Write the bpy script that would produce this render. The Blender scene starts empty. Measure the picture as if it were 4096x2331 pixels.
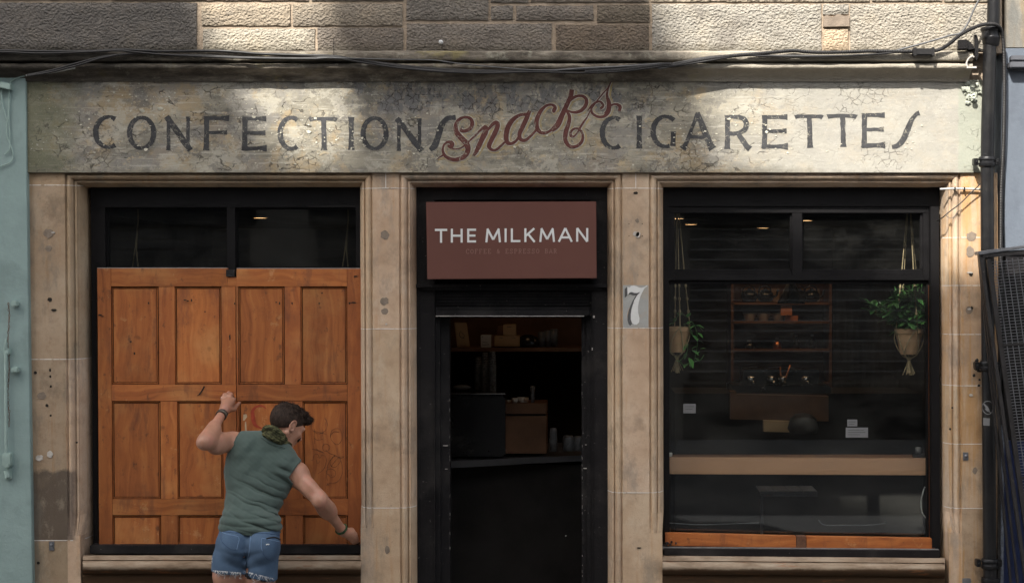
import bpy, bmesh, math, random
import numpy as np
from mathutils import Vector, Matrix, noise as mnoise
from mathutils.bvhtree import BVHTree
random.seed(7)
R = math.radians
scn = bpy.context.scene
col = scn.collection
# ---------------------------------------------------------------- camera and picture-to-place mapping
CX, HY, DIST, S, ZC = 2374.0, 1100.0, 9.0, 0.0014, 2.38
def W(px, py, y=0.0):
    """point at depth y (metres behind the pilaster faces) seen at photograph pixel px,py"""
    k = (DIST + y) / DIST
    return Vector(((px - CX) * S * k, y, ZC + (HY - py) * S * k))
def lean(px, py):
    xs = [0, 500, 1500, 2400, 3700, 3900]; ls = [18, 9, 5, 2, 5, 8]
    if px <= xs[0]: L = ls[0]
    elif px >= xs[-1]: L = ls[-1]
    else:
        for i in range(5):
            if px <= xs[i + 1]:
                t = (px - xs[i]) / (xs[i + 1] - xs[i]); L = ls[i] * (1 - t) + ls[i + 1] * t; break
    return (py - 700) / 1600.0 * L
def F(px, py, y=0.0):          # a facade line: px is read at the height of the lintels
    return W(px + lean(px, py), py, y)
def T(px, py, y=0.0):          # a TRUE position: px,py measured in the plane y=0, then set back to y
    v = W(px + lean(px, py), py, 0.0); v.y = y; return v

cam = bpy.data.cameras.new('camera'); camo = bpy.data.objects.new('camera', cam); col.objects.link(camo)
camo.location = (0, -DIST, ZC); camo.rotation_euler = (R(90), 0, 0)
cam.sensor_width = 36; cam.lens = 36 * DIST / (4096 * S)
cam.shift_x = (2048 - CX) / 4096; cam.shift_y = (HY - 1165.5) / 4096
cam.clip_end = 500
scn.camera = camo

# ---------------------------------------------------------------- objects
def tag(o, label=None, cat=None, group=None, kind=None):
    if label: o['label'] = label
    if cat: o['category'] = cat
    if group: o['group'] = group
    if kind: o['kind'] = kind
    return o
def empty(name, loc, label, cat, group=None):
    o = bpy.data.objects.new(name, None); col.objects.link(o); o.location = loc
    o.empty_display_size = .1
    return tag(o, label, cat, group)
class MB:
    def __init__(s): s.v = []; s.f = []; s.t = []; s.m = []; s.tint = (1, 1, 1); s.mi = 0; s.g = []
    def add(s, vs, fs):
        b = len(s.v); f0 = len(s.f); s.v += [tuple(v) for v in vs]
        for f in fs: s.f.append([b + i for i in f]); s.t.append(s.tint); s.m.append(s.mi)
        s.g.append((b, len(s.v), f0, len(s.f)))
    def build_each(s, name, mat, parent=None, **k):
        for (v0, v1, f0, f1) in s.g:
            q = MB(); q.v = s.v[v0:v1]; q.f = [[i - v0 for i in f] for f in s.f[f0:f1]]; q.t = s.t[f0:f1]; q.m = s.m[f0:f1]; q.build(name, mat, parent, **k)
    def hexa(s, p):            # 4 front (ccw seen from camera: bl br tr tl) + 4 back
        s.add(p, [(0, 1, 2, 3), (5, 4, 7, 6), (4, 0, 3, 7), (1, 5, 6, 2), (3, 2, 6, 7), (4, 5, 1, 0)])
    def box(s, x0, x1, y0, y1, z0, z1):
        s.hexa([(x0, y0, z0), (x1, y0, z0), (x1, y0, z1), (x0, y0, z1), (x0, y1, z0), (x1, y1, z0), (x1, y1, z1), (x0, y1, z1)])
    def pbox(s, x0, y0, x1, y1, yf, yb, fn=W, dy=0):
        """box whose front face fills the pixel rect at depth yf and that runs straight back to yb; dy: right end lower by dy px"""
        a = [fn(x0, y1, yf), fn(x1, y1 + dy, yf), fn(x1, y0 + dy, yf), fn(x0, y0, yf)]
        s.hexa(a + [Vector((v.x, yb, v.z)) for v in a])
    def prism(s, pts, yf, yb, fn=W):
        """closed outline in pixels extruded in depth; fan caps via ngon"""
        a = [fn(x, y, yf) for x, y in pts]; n = len(a)
        ar = sum(a[i].x * a[(i + 1) % n].z - a[(i + 1) % n].x * a[i].z for i in range(n))
        if ar < 0: a.reverse()
        b = [Vector((v.x, yb, v.z)) for v in a]
        s.add(a + b, [tuple(range(n)), tuple(range(2 * n - 1, n - 1, -1))] + [(i, i + n, (i + 1) % n + n, (i + 1) % n) for i in range(n)])
    def tube(s, pts, r, seg=8, cap=True):
        pts = [Vector(p) for p in pts]; n = len(pts); rs = r if isinstance(r, (list, tuple)) else [r] * n
        rings = []; up = None
        for i, p in enumerate(pts):
            t = (pts[min(i + 1, n - 1)] - pts[max(i - 1, 0)])
            if t.length < 1e-9: t = Vector((0, 0, 1))
            t.normalize()
            if up is None: up = t.orthogonal().normalized()
            up = (up - t * up.dot(t))
            up = up.normalized() if up.length > 1e-6 else t.orthogonal().normalized()
            w = t.cross(up)
            rings.append([p + (up * math.cos(2 * math.pi * k / seg) + w * math.sin(2 * math.pi * k / seg)) * rs[i] for k in range(seg)])
        vs = [v for g in rings for v in g]; fs = []
        for i in range(n - 1):
            for k in range(seg): fs.append((i * seg + k, i * seg + (k + 1) % seg, (i + 1) * seg + (k + 1) % seg, (i + 1) * seg + k))
        if cap: fs += [tuple(range(seg - 1, -1, -1)), tuple((n - 1) * seg + k for k in range(seg))]
        s.add(vs, fs)
    def lathe(s, c, prof, seg=20, ax='z'):
        """prof: list of (radius, height) about c"""
        c = Vector(c); vs = []; fs = []; n = len(prof)
        for r, h in prof:
            for k in range(seg):
                a = 2 * math.pi * k / seg
                if ax == 'z': vs.append(c + Vector((r * math.cos(a), r * math.sin(a), h)))
                elif ax == 'y': vs.append(c + Vector((r * math.cos(a), -h, r * math.sin(a))))
                else: vs.append(c + Vector((h, r * math.cos(a), r * math.sin(a))))
        for i in range(n - 1):
            for k in range(seg): fs.append((i * seg + k, i * seg + (k + 1) % seg, (i + 1) * seg + (k + 1) % seg, (i + 1) * seg + k))
        fs += [tuple(range(seg - 1, -1, -1)), tuple((n - 1) * seg + k for k in range(seg))]
        s.add(vs, fs)
    def blob(s, c, r, seg=10, amp=.0, squash=(1, 1, 1), seed=0):
        c = Vector(c); vs = []; fs = []; n = seg // 2 + 1
        for i in range(n + 1):
            th = math.pi * i / n
            for k in range(seg):
                a = 2 * math.pi * k / seg
                d = Vector((math.sin(th) * math.cos(a), math.sin(th) * math.sin(a), math.cos(th)))
                q = r * (1 + amp * mnoise.noise(d * 2.3 + Vector((seed, 0, 0))))
                vs.append(c + Vector((d.x * squash[0], d.y * squash[1], d.z * squash[2])) * q)
        for i in range(n):
            for k in range(seg): fs.append((i * seg + k, (i + 1) * seg + k, (i + 1) * seg + (k + 1) % seg, i * seg + (k + 1) % seg))
        s.add(vs, fs)
    def build(s, name, mat, parent=None, smooth=False, bevel=0, autosmooth=None, weld=False):
        me = bpy.data.meshes.new(name)
        me.from_pydata(s.v, [], s.f)
        for m in (mat if isinstance(mat, (list, tuple)) else [mat]): me.materials.append(m)
        ca = me.color_attributes.new('tint', 'FLOAT_COLOR', 'CORNER')
        arr = np.ones((len(me.loops), 4), np.float32); k = 0
        for i, f in enumerate(s.f):
            arr[k:k + len(f), :3] = s.t[i]; k += len(f)
        ca.data.foreach_set('color', arr.ravel())
        me.polygons.foreach_set('material_index', s.m)
        bm = bmesh.new(); bm.from_mesh(me)
        if weld: bmesh.ops.remove_doubles(bm, verts=bm.verts, dist=1e-5)
        bmesh.ops.recalc_face_normals(bm, faces=bm.faces) if not getattr(s, 'keepn', False) else None
        if bevel:
            ed = [e for e in bm.edges if e.is_manifold and len(e.link_faces) == 2 and e.calc_face_angle(0) > .5]
            bmesh.ops.bevel(bm, geom=ed, offset=bevel, segments=2, affect='EDGES', clamp_overlap=True)
        bm.to_mesh(me); bm.free()
        if smooth: me.shade_smooth()
        if autosmooth is not None:
            me.shade_smooth(); me.set_sharp_from_angle(angle=R(autosmooth))
        o = bpy.data.objects.new(name, me); col.objects.link(o)
        if parent is not None:
            o.parent = parent
            o.matrix_parent_inverse = Matrix.Translation(-wloc(parent))
        return o
def wloc(o):
    v = Vector(o.location)
    if o.parent is not None: v = v  # parts sit at the origin of their thing by inverse
    return v
def cr(pts, n=8):
    """Catmull-Rom through tuples of any length"""
    P = [pts[0]] + list(pts) + [pts[-1]]; out = []
    for i in range(1, len(P) - 2):
        a, b, c, d = P[i - 1], P[i], P[i + 1], P[i + 2]
        for k in range(n):
            t = k / n
            out.append(tuple(.5 * (2 * b[j] + (c[j] - a[j]) * t + (2 * a[j] - 5 * b[j] + 4 * c[j] - d[j]) * t * t + (3 * b[j] - a[j] - 3 * c[j] + d[j]) * t ** 3) for j in range(len(b))))
    out.append(tuple(pts[-1])); return out
LAY = [0]
def ribbon(mb, pts, y, fn=W, smooth=6, jag=0, th=.0006, scale=1.0):
    """flat painted stroke: pts (x,y,width) in pixels; thickness th, each stroke a hair prouder than the last"""
    LAY[0] = (LAY[0] + 1) % 7; y = y - LAY[0] * .00009
    p = cr(pts, smooth) if smooth else list(pts)
    n = len(p); L = []; Rr = []
    for i in range(n):
        a = p[max(i - 1, 0)]; b = p[min(i + 1, n - 1)]
        dx, dy = b[0] - a[0], b[1] - a[1]; l = math.hypot(dx, dy) or 1
        nx, ny = -dy / l, dx / l; w = p[i][2] / 2 * scale
        j1 = random.uniform(-jag, jag); j2 = random.uniform(-jag, jag)
        L.append((p[i][0] + nx * (w + j1), p[i][1] + ny * (w + j1))); Rr.append((p[i][0] - nx * (w + j2), p[i][1] - ny * (w + j2)))
    vs = [fn(x, yy, y) for x, yy in L] + [fn(x, yy, y) for x, yy in Rr]
    vb = [Vector((v.x, v.y + th, v.z)) for v in vs]; m = 2 * n
    fs = []
    for i in range(n - 1):
        fs += [(i, i + 1, n + i + 1, n + i), (m + i + 1, m + i, m + n + i, m + n + i + 1), (i + 1, i, m + i, m + i + 1), (n + i, n + i + 1, m + n + i + 1, m + n + i)]
    fs += [(0, n, m + n, m), (n - 1, m + n - 1, m + 2 * n - 1, 2 * n - 1)]
    mb.add(vs + vb, fs)

# ---------------------------------------------------------------- materials
class G:
    def __init__(s, name, rough=.8, spec=.3, metal=0):
        s.m = bpy.data.materials.new(name); s.m.use_nodes = True; s.t = s.m.node_tree
        s.b = s.t.nodes['Principled BSDF']; s.b.inputs['Roughness'].default_value = rough
        s.b.inputs['Specular IOR Level'].default_value = spec; s.b.inputs['Metallic'].default_value = metal
        s.co = s.n('ShaderNodeTexCoord').outputs['Object']
    def n(s, ty, props={}, ins={}):
        d = s.t.nodes.new(ty)
        for k, v in props.items(): setattr(d, k, v)
        for k, v in ins.items(): s.put(d.inputs[k], v)
        return d
    def put(s, sock, v):
        if hasattr(v, 'is_output') or isinstance(v, bpy.types.NodeSocket): s.t.links.new(v, sock)
        elif sock.type == 'RGBA' and not isinstance(v, (int, float)) and len(v) == 3: sock.default_value = (*v, 1)
        else: sock.default_value = v
    def mp(s, scale=(1, 1, 1), loc=(0, 0, 0), rot=(0, 0, 0), vec=None):
        return s.n('ShaderNodeMapping', ins={'Vector': vec or s.co, 'Location': loc, 'Rotation': rot, 'Scale': scale}).outputs[0]
    def noise(s, scale, detail=4, rough=.55, vec=None, dist=0, out=0):
        return s.n('ShaderNodeTexNoise', ins={'Vector': vec or s.co, 'Scale': scale, 'Detail': detail, 'Roughness': rough, 'Distortion': dist}).outputs[out]
    def vor(s, scale, feature='F1', vec=None, rnd=1, out='Distance'):
        return s.n('ShaderNodeTexVoronoi', {'feature': feature}, {'Vector': vec or s.co, 'Scale': scale, 'Randomness': rnd}).outputs[out]
    def ramp(s, fac, stops, interp='LINEAR'):
        d = s.n('ShaderNodeValToRGB', ins={0: fac}); r = d.color_ramp; r.interpolation = interp
        while len(r.elements) < len(stops): r.elements.new(.5)
        for e, (p, c) in zip(r.elements, stops):
            e.position = p; e.color = (c, c, c, 1) if isinstance(c, (int, float)) else (*c, 1)
        return d.outputs[0]
    def mix(s, fac, a, b, mode='MIX'):
        d = s.n('ShaderNodeMix', {'data_type': 'RGBA', 'blend_type': mode})
        s.put(d.inputs[0], fac); s.put(d.inputs[6], a); s.put(d.inputs[7], b); return d.outputs[2]
    def ma(s, op, a, b=0.0, c=None):
        d = s.n('ShaderNodeMath', {'operation': op}); s.put(d.inputs[0], a); s.put(d.inputs[1], b)
        if c is not None: s.put(d.inputs[2], c)
        return d.outputs[0]
    def sep(s, vec=None):
        d = s.n('ShaderNodeSeparateXYZ', ins={0: vec or s.co}); return d.outputs
    def rng(s, v, a, b, c=0., d_=1.):
        return s.n('ShaderNodeMapRange', {'interpolation_type': 'SMOOTHSTEP'}, {0: v, 1: a, 2: b, 3: c, 4: d_}).outputs[0]
    def warp(s, scale, amt, vec=None, detail=2):
        c = s.n('ShaderNodeTexNoise', ins={'Vector': vec or s.co, 'Scale': scale, 'Detail': detail}).outputs[1]
        sub = s.n('ShaderNodeVectorMath', {'operation': 'SUBTRACT'}, {0: c, 1: (.5, .5, .5)}).outputs[0]
        scl = s.n('ShaderNodeVectorMath', {'operation': 'SCALE'}, {0: sub, 'Scale': amt}).outputs[0]
        return s.n('ShaderNodeVectorMath', {'operation': 'ADD'}, {0: vec or s.co, 1: scl}).outputs[0]
    def tint(s): return s.n('ShaderNodeAttribute', {'attribute_name': 'tint'}).outputs['Color']
    def col(s, c): s.put(s.b.inputs['Base Color'], c); return s
    def bump(s, h, strength=.5, dist=.01, prev=None):
        d = s.n('ShaderNodeBump', ins={'Strength': strength, 'Distance': dist, 'Height': h})
        if prev is not None: s.put(d.inputs['Normal'], prev)
        s.t.links.new(d.outputs[0], s.b.inputs['Normal']); return d.outputs[0]
    def rough(s, v): s.put(s.b.inputs['Roughness'], v); return s
def paint(name, c, rough=.55, var=.15, bump=.15, scale=12, spec=.4, metal=0, chips=None, dirt=None):
    g = G(name, rough, spec, metal)
    n = g.noise(scale, 5, .6); c2 = tuple(min(1, x * (1 + var)) for x in c); c1 = tuple(x * (1 - var) for x in c)
    k = g.ramp(n, [(.3, c1), (.7, c2)])
    if dirt: k = g.mix(g.rng(g.noise(3.1, 6, .65), .48, .68), k, dirt)
    if chips:
        m = g.rng(g.noise(46, 5, .75), .655, .675); k = g.mix(m, k, chips)
    g.col(k)
    if bump: g.bump(g.noise(scale * 6, 4, .6), bump, .004)
    g.rough(g.ramp(g.noise(scale * .7, 3), [(.3, rough * .85), (.7, min(1, rough * 1.2))]))
    return g.m
MAT = {}
def mats():
    # dressed sandstone of the pilasters
    g = G('dressed_sandstone', .9, .15)
    n1 = g.noise(2.2, 6, .6); n2 = g.noise(14, 6, .65)
    c = g.ramp(n1, [(.30, (.40, .288, .196)), (.48, (.485, .366, .260)), (.68, (.56, .45, .34))])
    c = g.mix(g.ma('MULTIPLY', g.rng(n2, .45, .7), .35), c, (.30, .21, .14))
    streak = g.noise(1, 5, .6, vec=g.mp((26, 26, 1.6)))
    c = g.mix(g.ma('MULTIPLY', g.rng(streak, .56, .72), .45), c, (.42, .23, .10))
    c = g.mix(g.ma('MULTIPLY', g.ma('MULTIPLY', g.rng(streak, .44, .60), g.rng(g.sep()[0], 1.90, 2.02)), .65), c, (.46, .27, .11))
    x, y, z = g.sep()
    sx_ = g.ma('ADD', x, g.ma('MULTIPLY', g.noise(9, 6, .7), .05)); sz_ = g.ma('ADD', z, g.ma('MULTIPLY', g.noise(11, 6, .7, vec=g.mp(loc=(4, 1, 1))), .10))
    soot = g.ma('MULTIPLY', g.ma('MULTIPLY', g.rng(sx_, -2.86, -2.90), g.rng(sz_, 1.35, 1.32)), g.rng(z, .89, .905))
    c = g.mix(g.ma('MULTIPLY', soot, .82), c, (.10, .085, .075))
    rsoot = g.ma('MULTIPLY', g.rng(g.ma('ADD', x, g.ma('MULTIPLY', g.noise(8, 6, .7), .14)), 2.20, 2.27), g.rng(g.ma('ADD', z, g.ma('MULTIPLY', g.noise(5, 6, .7), .5)), 2.35, 1.9))
    c = g.mix(g.ma('MULTIPLY', rsoot, .55), c, (.13, .095, .065))
    blot = g.noise(3.3, 7, .7, vec=g.mp(loc=(7, 3, 2)))
    c = g.mix(g.ma('MULTIPLY', g.rng(blot, .53, .66), .55), c, (.25, .195, .145))
    c = g.mix(g.ma('MULTIPLY', g.rng(g.noise(7, 7, .75, vec=g.mp((1, 1, .6), (1, 6, 2))), .52, .66), .40), c, (.55, .47, .37))
    c = g.mix(g.ma('MULTIPLY', g.rng(g.noise(90, 3, .7), .58, .75), .35), c, (.20, .14, .10))
    gw = g.ma('MULTIPLY', g.rng(g.noise(1, 7, .72, vec=g.mp((5, 5, 1.8), (9, 9, 9))), .50, .64), .55); c = g.mix(gw, c, (.235, .215, .185))
    c = g.mix(g.ma('MULTIPLY', g.rng(g.noise(26, 6, .8, vec=g.mp(loc=(2, 4, 4))), .60, .70), .5), c, (.16, .12, .085))
    c = g.mix(1.0, c, g.tint(), 'MULTIPLY')
    g.col(c); g.bump(g.ma('ADD', g.ma('MULTIPLY', g.noise(9, 5, .6), 1.2), g.ma('MULTIPLY', g.noise(130, 4, .7), .6)), .5, .007)
    MAT['sand'] = g.m
    # picked rubble blocks of the upper wall
    g = G('picked_sandstone', .95, .1)
    w = g.warp(30, .018)
    pk = g.vor(70, 'SMOOTH_F1', vec=g.mp((1, 1, 1.25), vec=w)); pk2 = g.noise(75, 5, .7)
    hgt = g.ma('ADD', g.ma('MULTIPLY', pk, .9), g.ma('MULTIPLY', pk2, .8))
    c = g.ramp(g.noise(6, 6, .65), [(.3, (.78, .76, .74)), (.5, (1, .98, .95)), (.72, (1.12, 1.05, .95))])
    c = g.mix(1.0, c, g.tint(), 'MULTIPLY')
    c = g.mix(g.ma('MULTIPLY', g.rng(g.ma('ADD', pk2, g.ma('MULTIPLY', pk, .0)), .53, .64), .40), c, (.10, .085, .07))
    c = g.mix(g.ma('MULTIPLY', g.rng(g.noise(2.4, 6, .7, vec=g.mp(loc=(1, 5, 9))), .55, .68), .5), c, (.17, .15, .13))
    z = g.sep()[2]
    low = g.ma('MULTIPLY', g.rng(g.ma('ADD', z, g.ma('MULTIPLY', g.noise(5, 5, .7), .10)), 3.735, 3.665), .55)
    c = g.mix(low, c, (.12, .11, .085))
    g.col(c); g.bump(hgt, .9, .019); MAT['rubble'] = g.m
    g = G('lime_mortar', .95, .1)
    g.col(g.ramp(g.noise(12, 6, .7), [(.3, (.24, .19, .14)), (.6, (.40, .32, .24)), (.75, (.46, .38, .30))]))
    g.bump(g.noise(60, 5, .7), .6, .01); MAT['mortar'] = g.m
    g = G('white_pointing', .9, .2)
    g.col(g.ramp(g.noise(40, 5, .7), [(.33, (.30, .23, .16)), (.45, (.66, .64, .60)), (.7, (.74, .73, .70))])); MAT['pointing'] = g.m
    # cornice stone: sooty, lichen
    g = G('weathered_cornice_stone', .92, .15)
    c = g.ramp(g.noise(1, 6, .7, vec=g.mp((7, 7, 30))), [(.32, (.06, .051, .042)), (.5, (.15, .129, .103)), (.7, (.30, .262, .208))])
    c = g.mix(g.ma('MULTIPLY', g.rng(g.noise(9, 6, .75, vec=g.mp(loc=(4, 4, 4))), .54, .66), .6), c, (.36, .34, .27))
    c = g.mix(g.ma('MULTIPLY', g.rng(g.noise(3, 4, .7, vec=g.mp(loc=(9, 2, 1))), .58, .7), .6), c, (.24, .20, .08))
    x = g.sep()[0]
    c = g.mix(g.ma('MULTIPLY', g.rng(g.ma('ADD', x, g.ma('MULTIPLY', g.noise(2.2, 5), 1.2)), -1.2, -2.6), .8), c, (.040, .036, .031))
    rr = g.rng(g.ma('ADD', x, g.ma('MULTIPLY', g.noise(2.2, 5), .8)), .6, 1.1)
    c = g.mix(g.ma('MULTIPLY', rr, .65), c, (.42, .38, .31))  # paler towards the right: sunlit look painted into the stone colour
    g.col(c); g.bump(g.noise(34, 7, .7), .8, .014); MAT['cornice'] = g.m
    # painted fascia: cracked, flaking
    g = G('cracked_painted_plaster', .75, .25)
    x, y, z = g.sep()
    wv = g.warp(9, .09, detail=4)
    c = g.ramp(g.noise(1, 7, .68, vec=g.mp((2.6, 2.6, 6.5), vec=wv)), [(.30, (.115, .107, .088)), (.45, (.215, .198, .157)), (.56, (.305, .278, .215)), (.72, (.43, .40, .325))])
    c = g.mix(g.ma('MULTIPLY', g.rng(g.noise(4.5, 6, .7, vec=g.mp(loc=(3, 1, 8))), .48, .60), .62), c, (.36, .265, .145))
    c = g.mix(g.ma('MULTIPLY', g.rng(g.noise(3.7, 7, .7, vec=g.mp(loc=(13, 1, 5))), .50, .60), .62), c, (.205, .195, .18))
    c = g.mix(g.ma('MULTIPLY', g.rng(g.noise(1, 6, .7, vec=g.mp((4, 4, 60), (0, 0, 3))), .53, .64), .45), c, (.53, .50, .43))
    pe = g.noise(4.2, 8, .78, vec=g.warp(6, .08, vec=g.mp((1, 1, 1.4), (4, 7, 7))))
    c = g.mix(g.ma('MULTIPLY', g.rng(pe, .555, .565), .6), c, (.40, .375, .31))
    pf = g.noise(5.5, 8, .8, vec=g.warp(8, .06, vec=g.mp((1, 1, 1.3), (1, 3, 8))))
    c = g.mix(g.ma('MULTIPLY', g.rng(pf, .560, .568), .6), c, (.12, .112, .10))
    pg = g.noise(9, 8, .8, vec=g.mp((1, 1, 2), (6, 6, 1)))
    c = g.mix(g.ma('MULTIPLY', g.rng(pg, .60, .61), .55), c, (.46, .36, .22))
    # the rubbed-out older lettering: a row of sooty blots in the upper middle
    zone = g.ma('MULTIPLY', g.ma('MULTIPLY', g.rng(x, -1.50, -1.25), g.rng(x, .42, .2)), g.ma('MULTIPLY', g.rng(z, 3.26, 3.31), g.rng(z, 3.48, 3.43)))
    gh = g.ma('MULTIPLY', zone, g.rng(g.noise(1, 5, .75, vec=g.mp((11, 11, 4.5), (2, 2, 2), vec=g.warp(14, .05))), .46, .54))
    c = g.mix(g.ma('MULTIPLY', gh, .75), c, (.125, .125, .13))
    # green-grey left end and pale right end
    c = g.mix(g.ma('MULTIPLY', g.rng(g.ma('ADD', x, g.ma('MULTIPLY', g.noise(6, 6, .7), .5)), -2.55, -2.85), .75), c, (.13, .135, .08))
    c = g.mix(g.ma('MULTIPLY', g.rng(g.ma('ADD', x, g.ma('MULTIPLY', g.noise(5, 6, .7), .9)), .95, 1.7), .75), c, (.345, .33, .29))
    c = g.mix(g.ma('MULTIPLY', g.rng(g.ma('ADD', x, g.ma('MULTIPLY', g.noise(20, 4, .7), .03)), 2.048, 2.060), .6), c, (.30, .325, .26))
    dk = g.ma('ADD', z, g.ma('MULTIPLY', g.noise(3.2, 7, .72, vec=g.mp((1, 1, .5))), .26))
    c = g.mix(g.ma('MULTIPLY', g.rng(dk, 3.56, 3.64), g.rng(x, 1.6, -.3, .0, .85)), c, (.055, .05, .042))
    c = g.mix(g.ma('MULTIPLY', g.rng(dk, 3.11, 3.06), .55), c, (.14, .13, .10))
    # crackle
    wc = g.warp(13, .10, vec=g.mp((1, 1, 1.5)), detail=5)
    e1 = g.vor(9, 'DISTANCE_TO_EDGE', vec=wc); e2 = g.vor(26, 'DISTANCE_TO_EDGE', vec=g.warp(22, .03, detail=3))
    msk = g.rng(g.noise(2.6, 6, .7, vec=g.mp(loc=(5, 7, 1))), .43, .60)
    msk2 = g.rng(g.noise(3.4, 5, .7, vec=g.mp(loc=(1, 9, 6))), .50, .62)
    msk = g.ma('MULTIPLY', msk, g.rng(x, 1.3, .7, .25, 1.)); brk = g.rng(g.noise(15, 4, .65, vec=g.mp(loc=(8, 8, 2))), .47, .56); brk2 = g.rng(g.noise(24, 4, .65, vec=g.mp(loc=(1, 2, 7))), .42, .54)
    cr1 = g.ma('MULTIPLY', g.ma('MULTIPLY', g.rng(e1, .040, .008), msk), brk); cr2 = g.ma('MULTIPLY', g.ma('MULTIPLY', g.rng(e2, .07, .02), brk2), g.ma('MAXIMUM', g.ma('MULTIPLY', msk2, .8), gh))
    ck = g.ma('MAXIMUM', cr1, cr2)
    c = g.mix(g.ma('MULTIPLY', ck, g.rng(x, 1.0, .6, .55, .88)), c, (.045, .038, .03))
    # chipped flecks down to chalky undercoat
    fl = g.ma('MULTIPLY', g.rng(g.noise(55, 5, .7, vec=g.warp(40, .02)), .64, .66), g.rng(g.noise(3, 5, .7, vec=g.mp(loc=(2, 8, 3))), .47, .60))
    c = g.mix(g.ma('MULTIPLY', fl, .8), c, (.60, .57, .49))
    c = g.mix(g.ma('MULTIPLY', g.rng(g.noise(150, 3, .7), .62, .7), .35), c, (.62, .60, .52))
    g.col(c)
    h = g.ma('ADD', g.ma('MULTIPLY', g.noise(28, 7, .7, vec=wv), 1.1), g.ma('MULTIPLY', ck, -1.0))
    h = g.ma('ADD', h, g.ma('MULTIPLY', fl, -.5)); h = g.ma('ADD', h, g.ma('MULTIPLY', g.noise(6, 4), 1.6))
    g.bump(h, .7, .0045); MAT['fascia'] = g.m
    def sign_paint(name, c1, c2, thr=.60):
        g = G(name, .75, .2)
        c = g.ramp(g.noise(14, 6, .7), [(.3, c1), (.7, c2)])
        wear = g.ma('MULTIPLY', g.rng(g.noise(38, 7, .8, vec=g.warp(30, .03)), thr - .04, thr), g.rng(g.noise(4, 4, .6, vec=g.mp(loc=(3, 3, 3))), .35, .55))
        c = g.mix(g.ma('MULTIPLY', wear, .8), c, (.29, .27, .215))
        e2 = g.vor(30, 'DISTANCE_TO_EDGE', vec=g.warp(22, .03, detail=3))
        c = g.mix(g.ma('MULTIPLY', g.ma('MULTIPLY', g.rng(e2, .045, .015), g.rng(g.noise(5, 4), .5, .6)), g.rng(g.noise(30, 4), .45, .6)), c, (.24, .22, .18))
        g.col(c); g.bump(g.noise(60, 6, .7), .5, .004); return g.m
    MAT['ink'] = sign_paint('faded_black_lettering', (.030, .030, .031), (.068, .068, .07))
    MAT['maroon'] = sign_paint('oxblood_lettering', (.085, .030, .026), (.125, .05, .042), .62)
    MAT['ochre'] = sign_paint('ochre_outline_paint', (.30, .22, .10), (.36, .29, .15), .50)
    MAT['chalk'] = sign_paint('chalky_outline_paint', (.42, .40, .34), (.50, .48, .42), .55)
    # orange pine
    def pine(name, hor=False):
        g = G(name, .48, .35)
        rnd = g.n('ShaderNodeObjectInfo').outputs['Random']; off = g.n('ShaderNodeCombineXYZ', ins={0: g.ma('MULTIPLY', rnd, 7.3), 1: g.ma('MULTIPLY', rnd, 3.1), 2: g.ma('MULTIPLY', rnd, 5.7)}).outputs[0]
        g.co = g.n('ShaderNodeVectorMath', {'operation': 'ADD'}, {0: g.co, 1: off}).outputs[0]
        sc = (1.6, 14, 26) if hor else (26, 14, 1.6)
        gr = g.noise(1, 6, .62, vec=g.mp(sc, vec=g.warp(3, .12)), dist=.6)
        c = g.ramp(gr, [(.28, (.20, .058, .016)), (.45, (.315, .098, .026)), (.6, (.385, .128, .034)), (.78, (.46, .18, .058))])
        c = g.mix(g.ma('MULTIPLY', g.rng(g.noise(3.2, 6, .68, vec=g.mp(loc=(4, 9, 2))), .50, .68), .55), c, (.22, .068, .020))
        c = g.mix(g.ma('MULTIPLY', g.rng(g.noise(1.9, 5, .6, vec=g.mp(loc=(8, 1, 7))), .52, .7), .45), c, (.50, .25, .09))
        kn = g.ma('MULTIPLY', g.rng(g.vor(5.5, vec=g.warp(7, .08)), .115, .04), g.rng(g.noise(1.7, 2, vec=g.mp(loc=(2, 2, 2))), .45, .6))
        c = g.mix(g.ma('MULTIPLY', kn, .75), c, (.085, .032, .014))
        c = g.mix(g.ma('MULTIPLY', g.rng(g.noise(17, 6, .75, vec=g.mp((1, 1, .7), (5, 5, 5))), .59, .68), .65), c, (.08, .035, .018))
        c = g.mix(g.ma('MULTIPLY', g.rng(g.noise(1, 6, .7, vec=g.mp((9, 9, 2.2), (3, 3, 1))), .54, .66), .55), c, (.15, .055, .025))
        c = g.mix(g.ma('MULTIPLY', g.rng(g.noise(60, 4, .8), .62, .68), .5), c, (.12, .05, .025))
        c = g.mix(g.ma('MULTIPLY', g.rng(g.noise(6, 7, .8, vec=g.mp(loc=(6, 2, 9))), .60, .66), .35), c, (.52, .30, .14))
        c = g.mix(1.0, c, g.tint(), 'MULTIPLY')
        g.col(c); g.bump(g.ma('ADD', gr, g.ma('MULTIPLY', g.noise(40, 5, .7), .4)), .25, .004)
        g.rough(g.ramp(g.noise(5, 4), [(.3, .48), (.7, .78)])); return g.m
    MAT['pine'] = pine('varnished_pine_upright_grain'); MAT['pineh'] = pine('varnished_pine_level_grain', True)
    g = G('panel_groove_grime', .9, .1)
    g.col(g.ramp(g.noise(25, 6, .7), [(.35, (.018, .011, .008)), (.62, (.05, .024, .012)), (.8, (.30, .22, .14))])); MAT['groove'] = g.m
    MAT['black'] = paint('black_gloss_joinery', (.005, .0045, .005), .5, .3, .25, 10, .22, chips=(.03, .028, .026))
    MAT['blackworn'] = paint('worn_black_paint', (.007, .0062, .007), .6, .3, .4, 9, .25, chips=(.13, .12, .11), dirt=(.022, .020, .019))
    MAT['iron'] = paint('black_cast_iron_paint', (.008, .008, .009), .38, .3, .4, 14, .35, chips=(.03, .026, .024), dirt=(.018, .017, .016))
    MAT['rubber'] = paint('black_cable_sheath', (.013, .012, .012), .5, .2, 0, 20)
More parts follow.
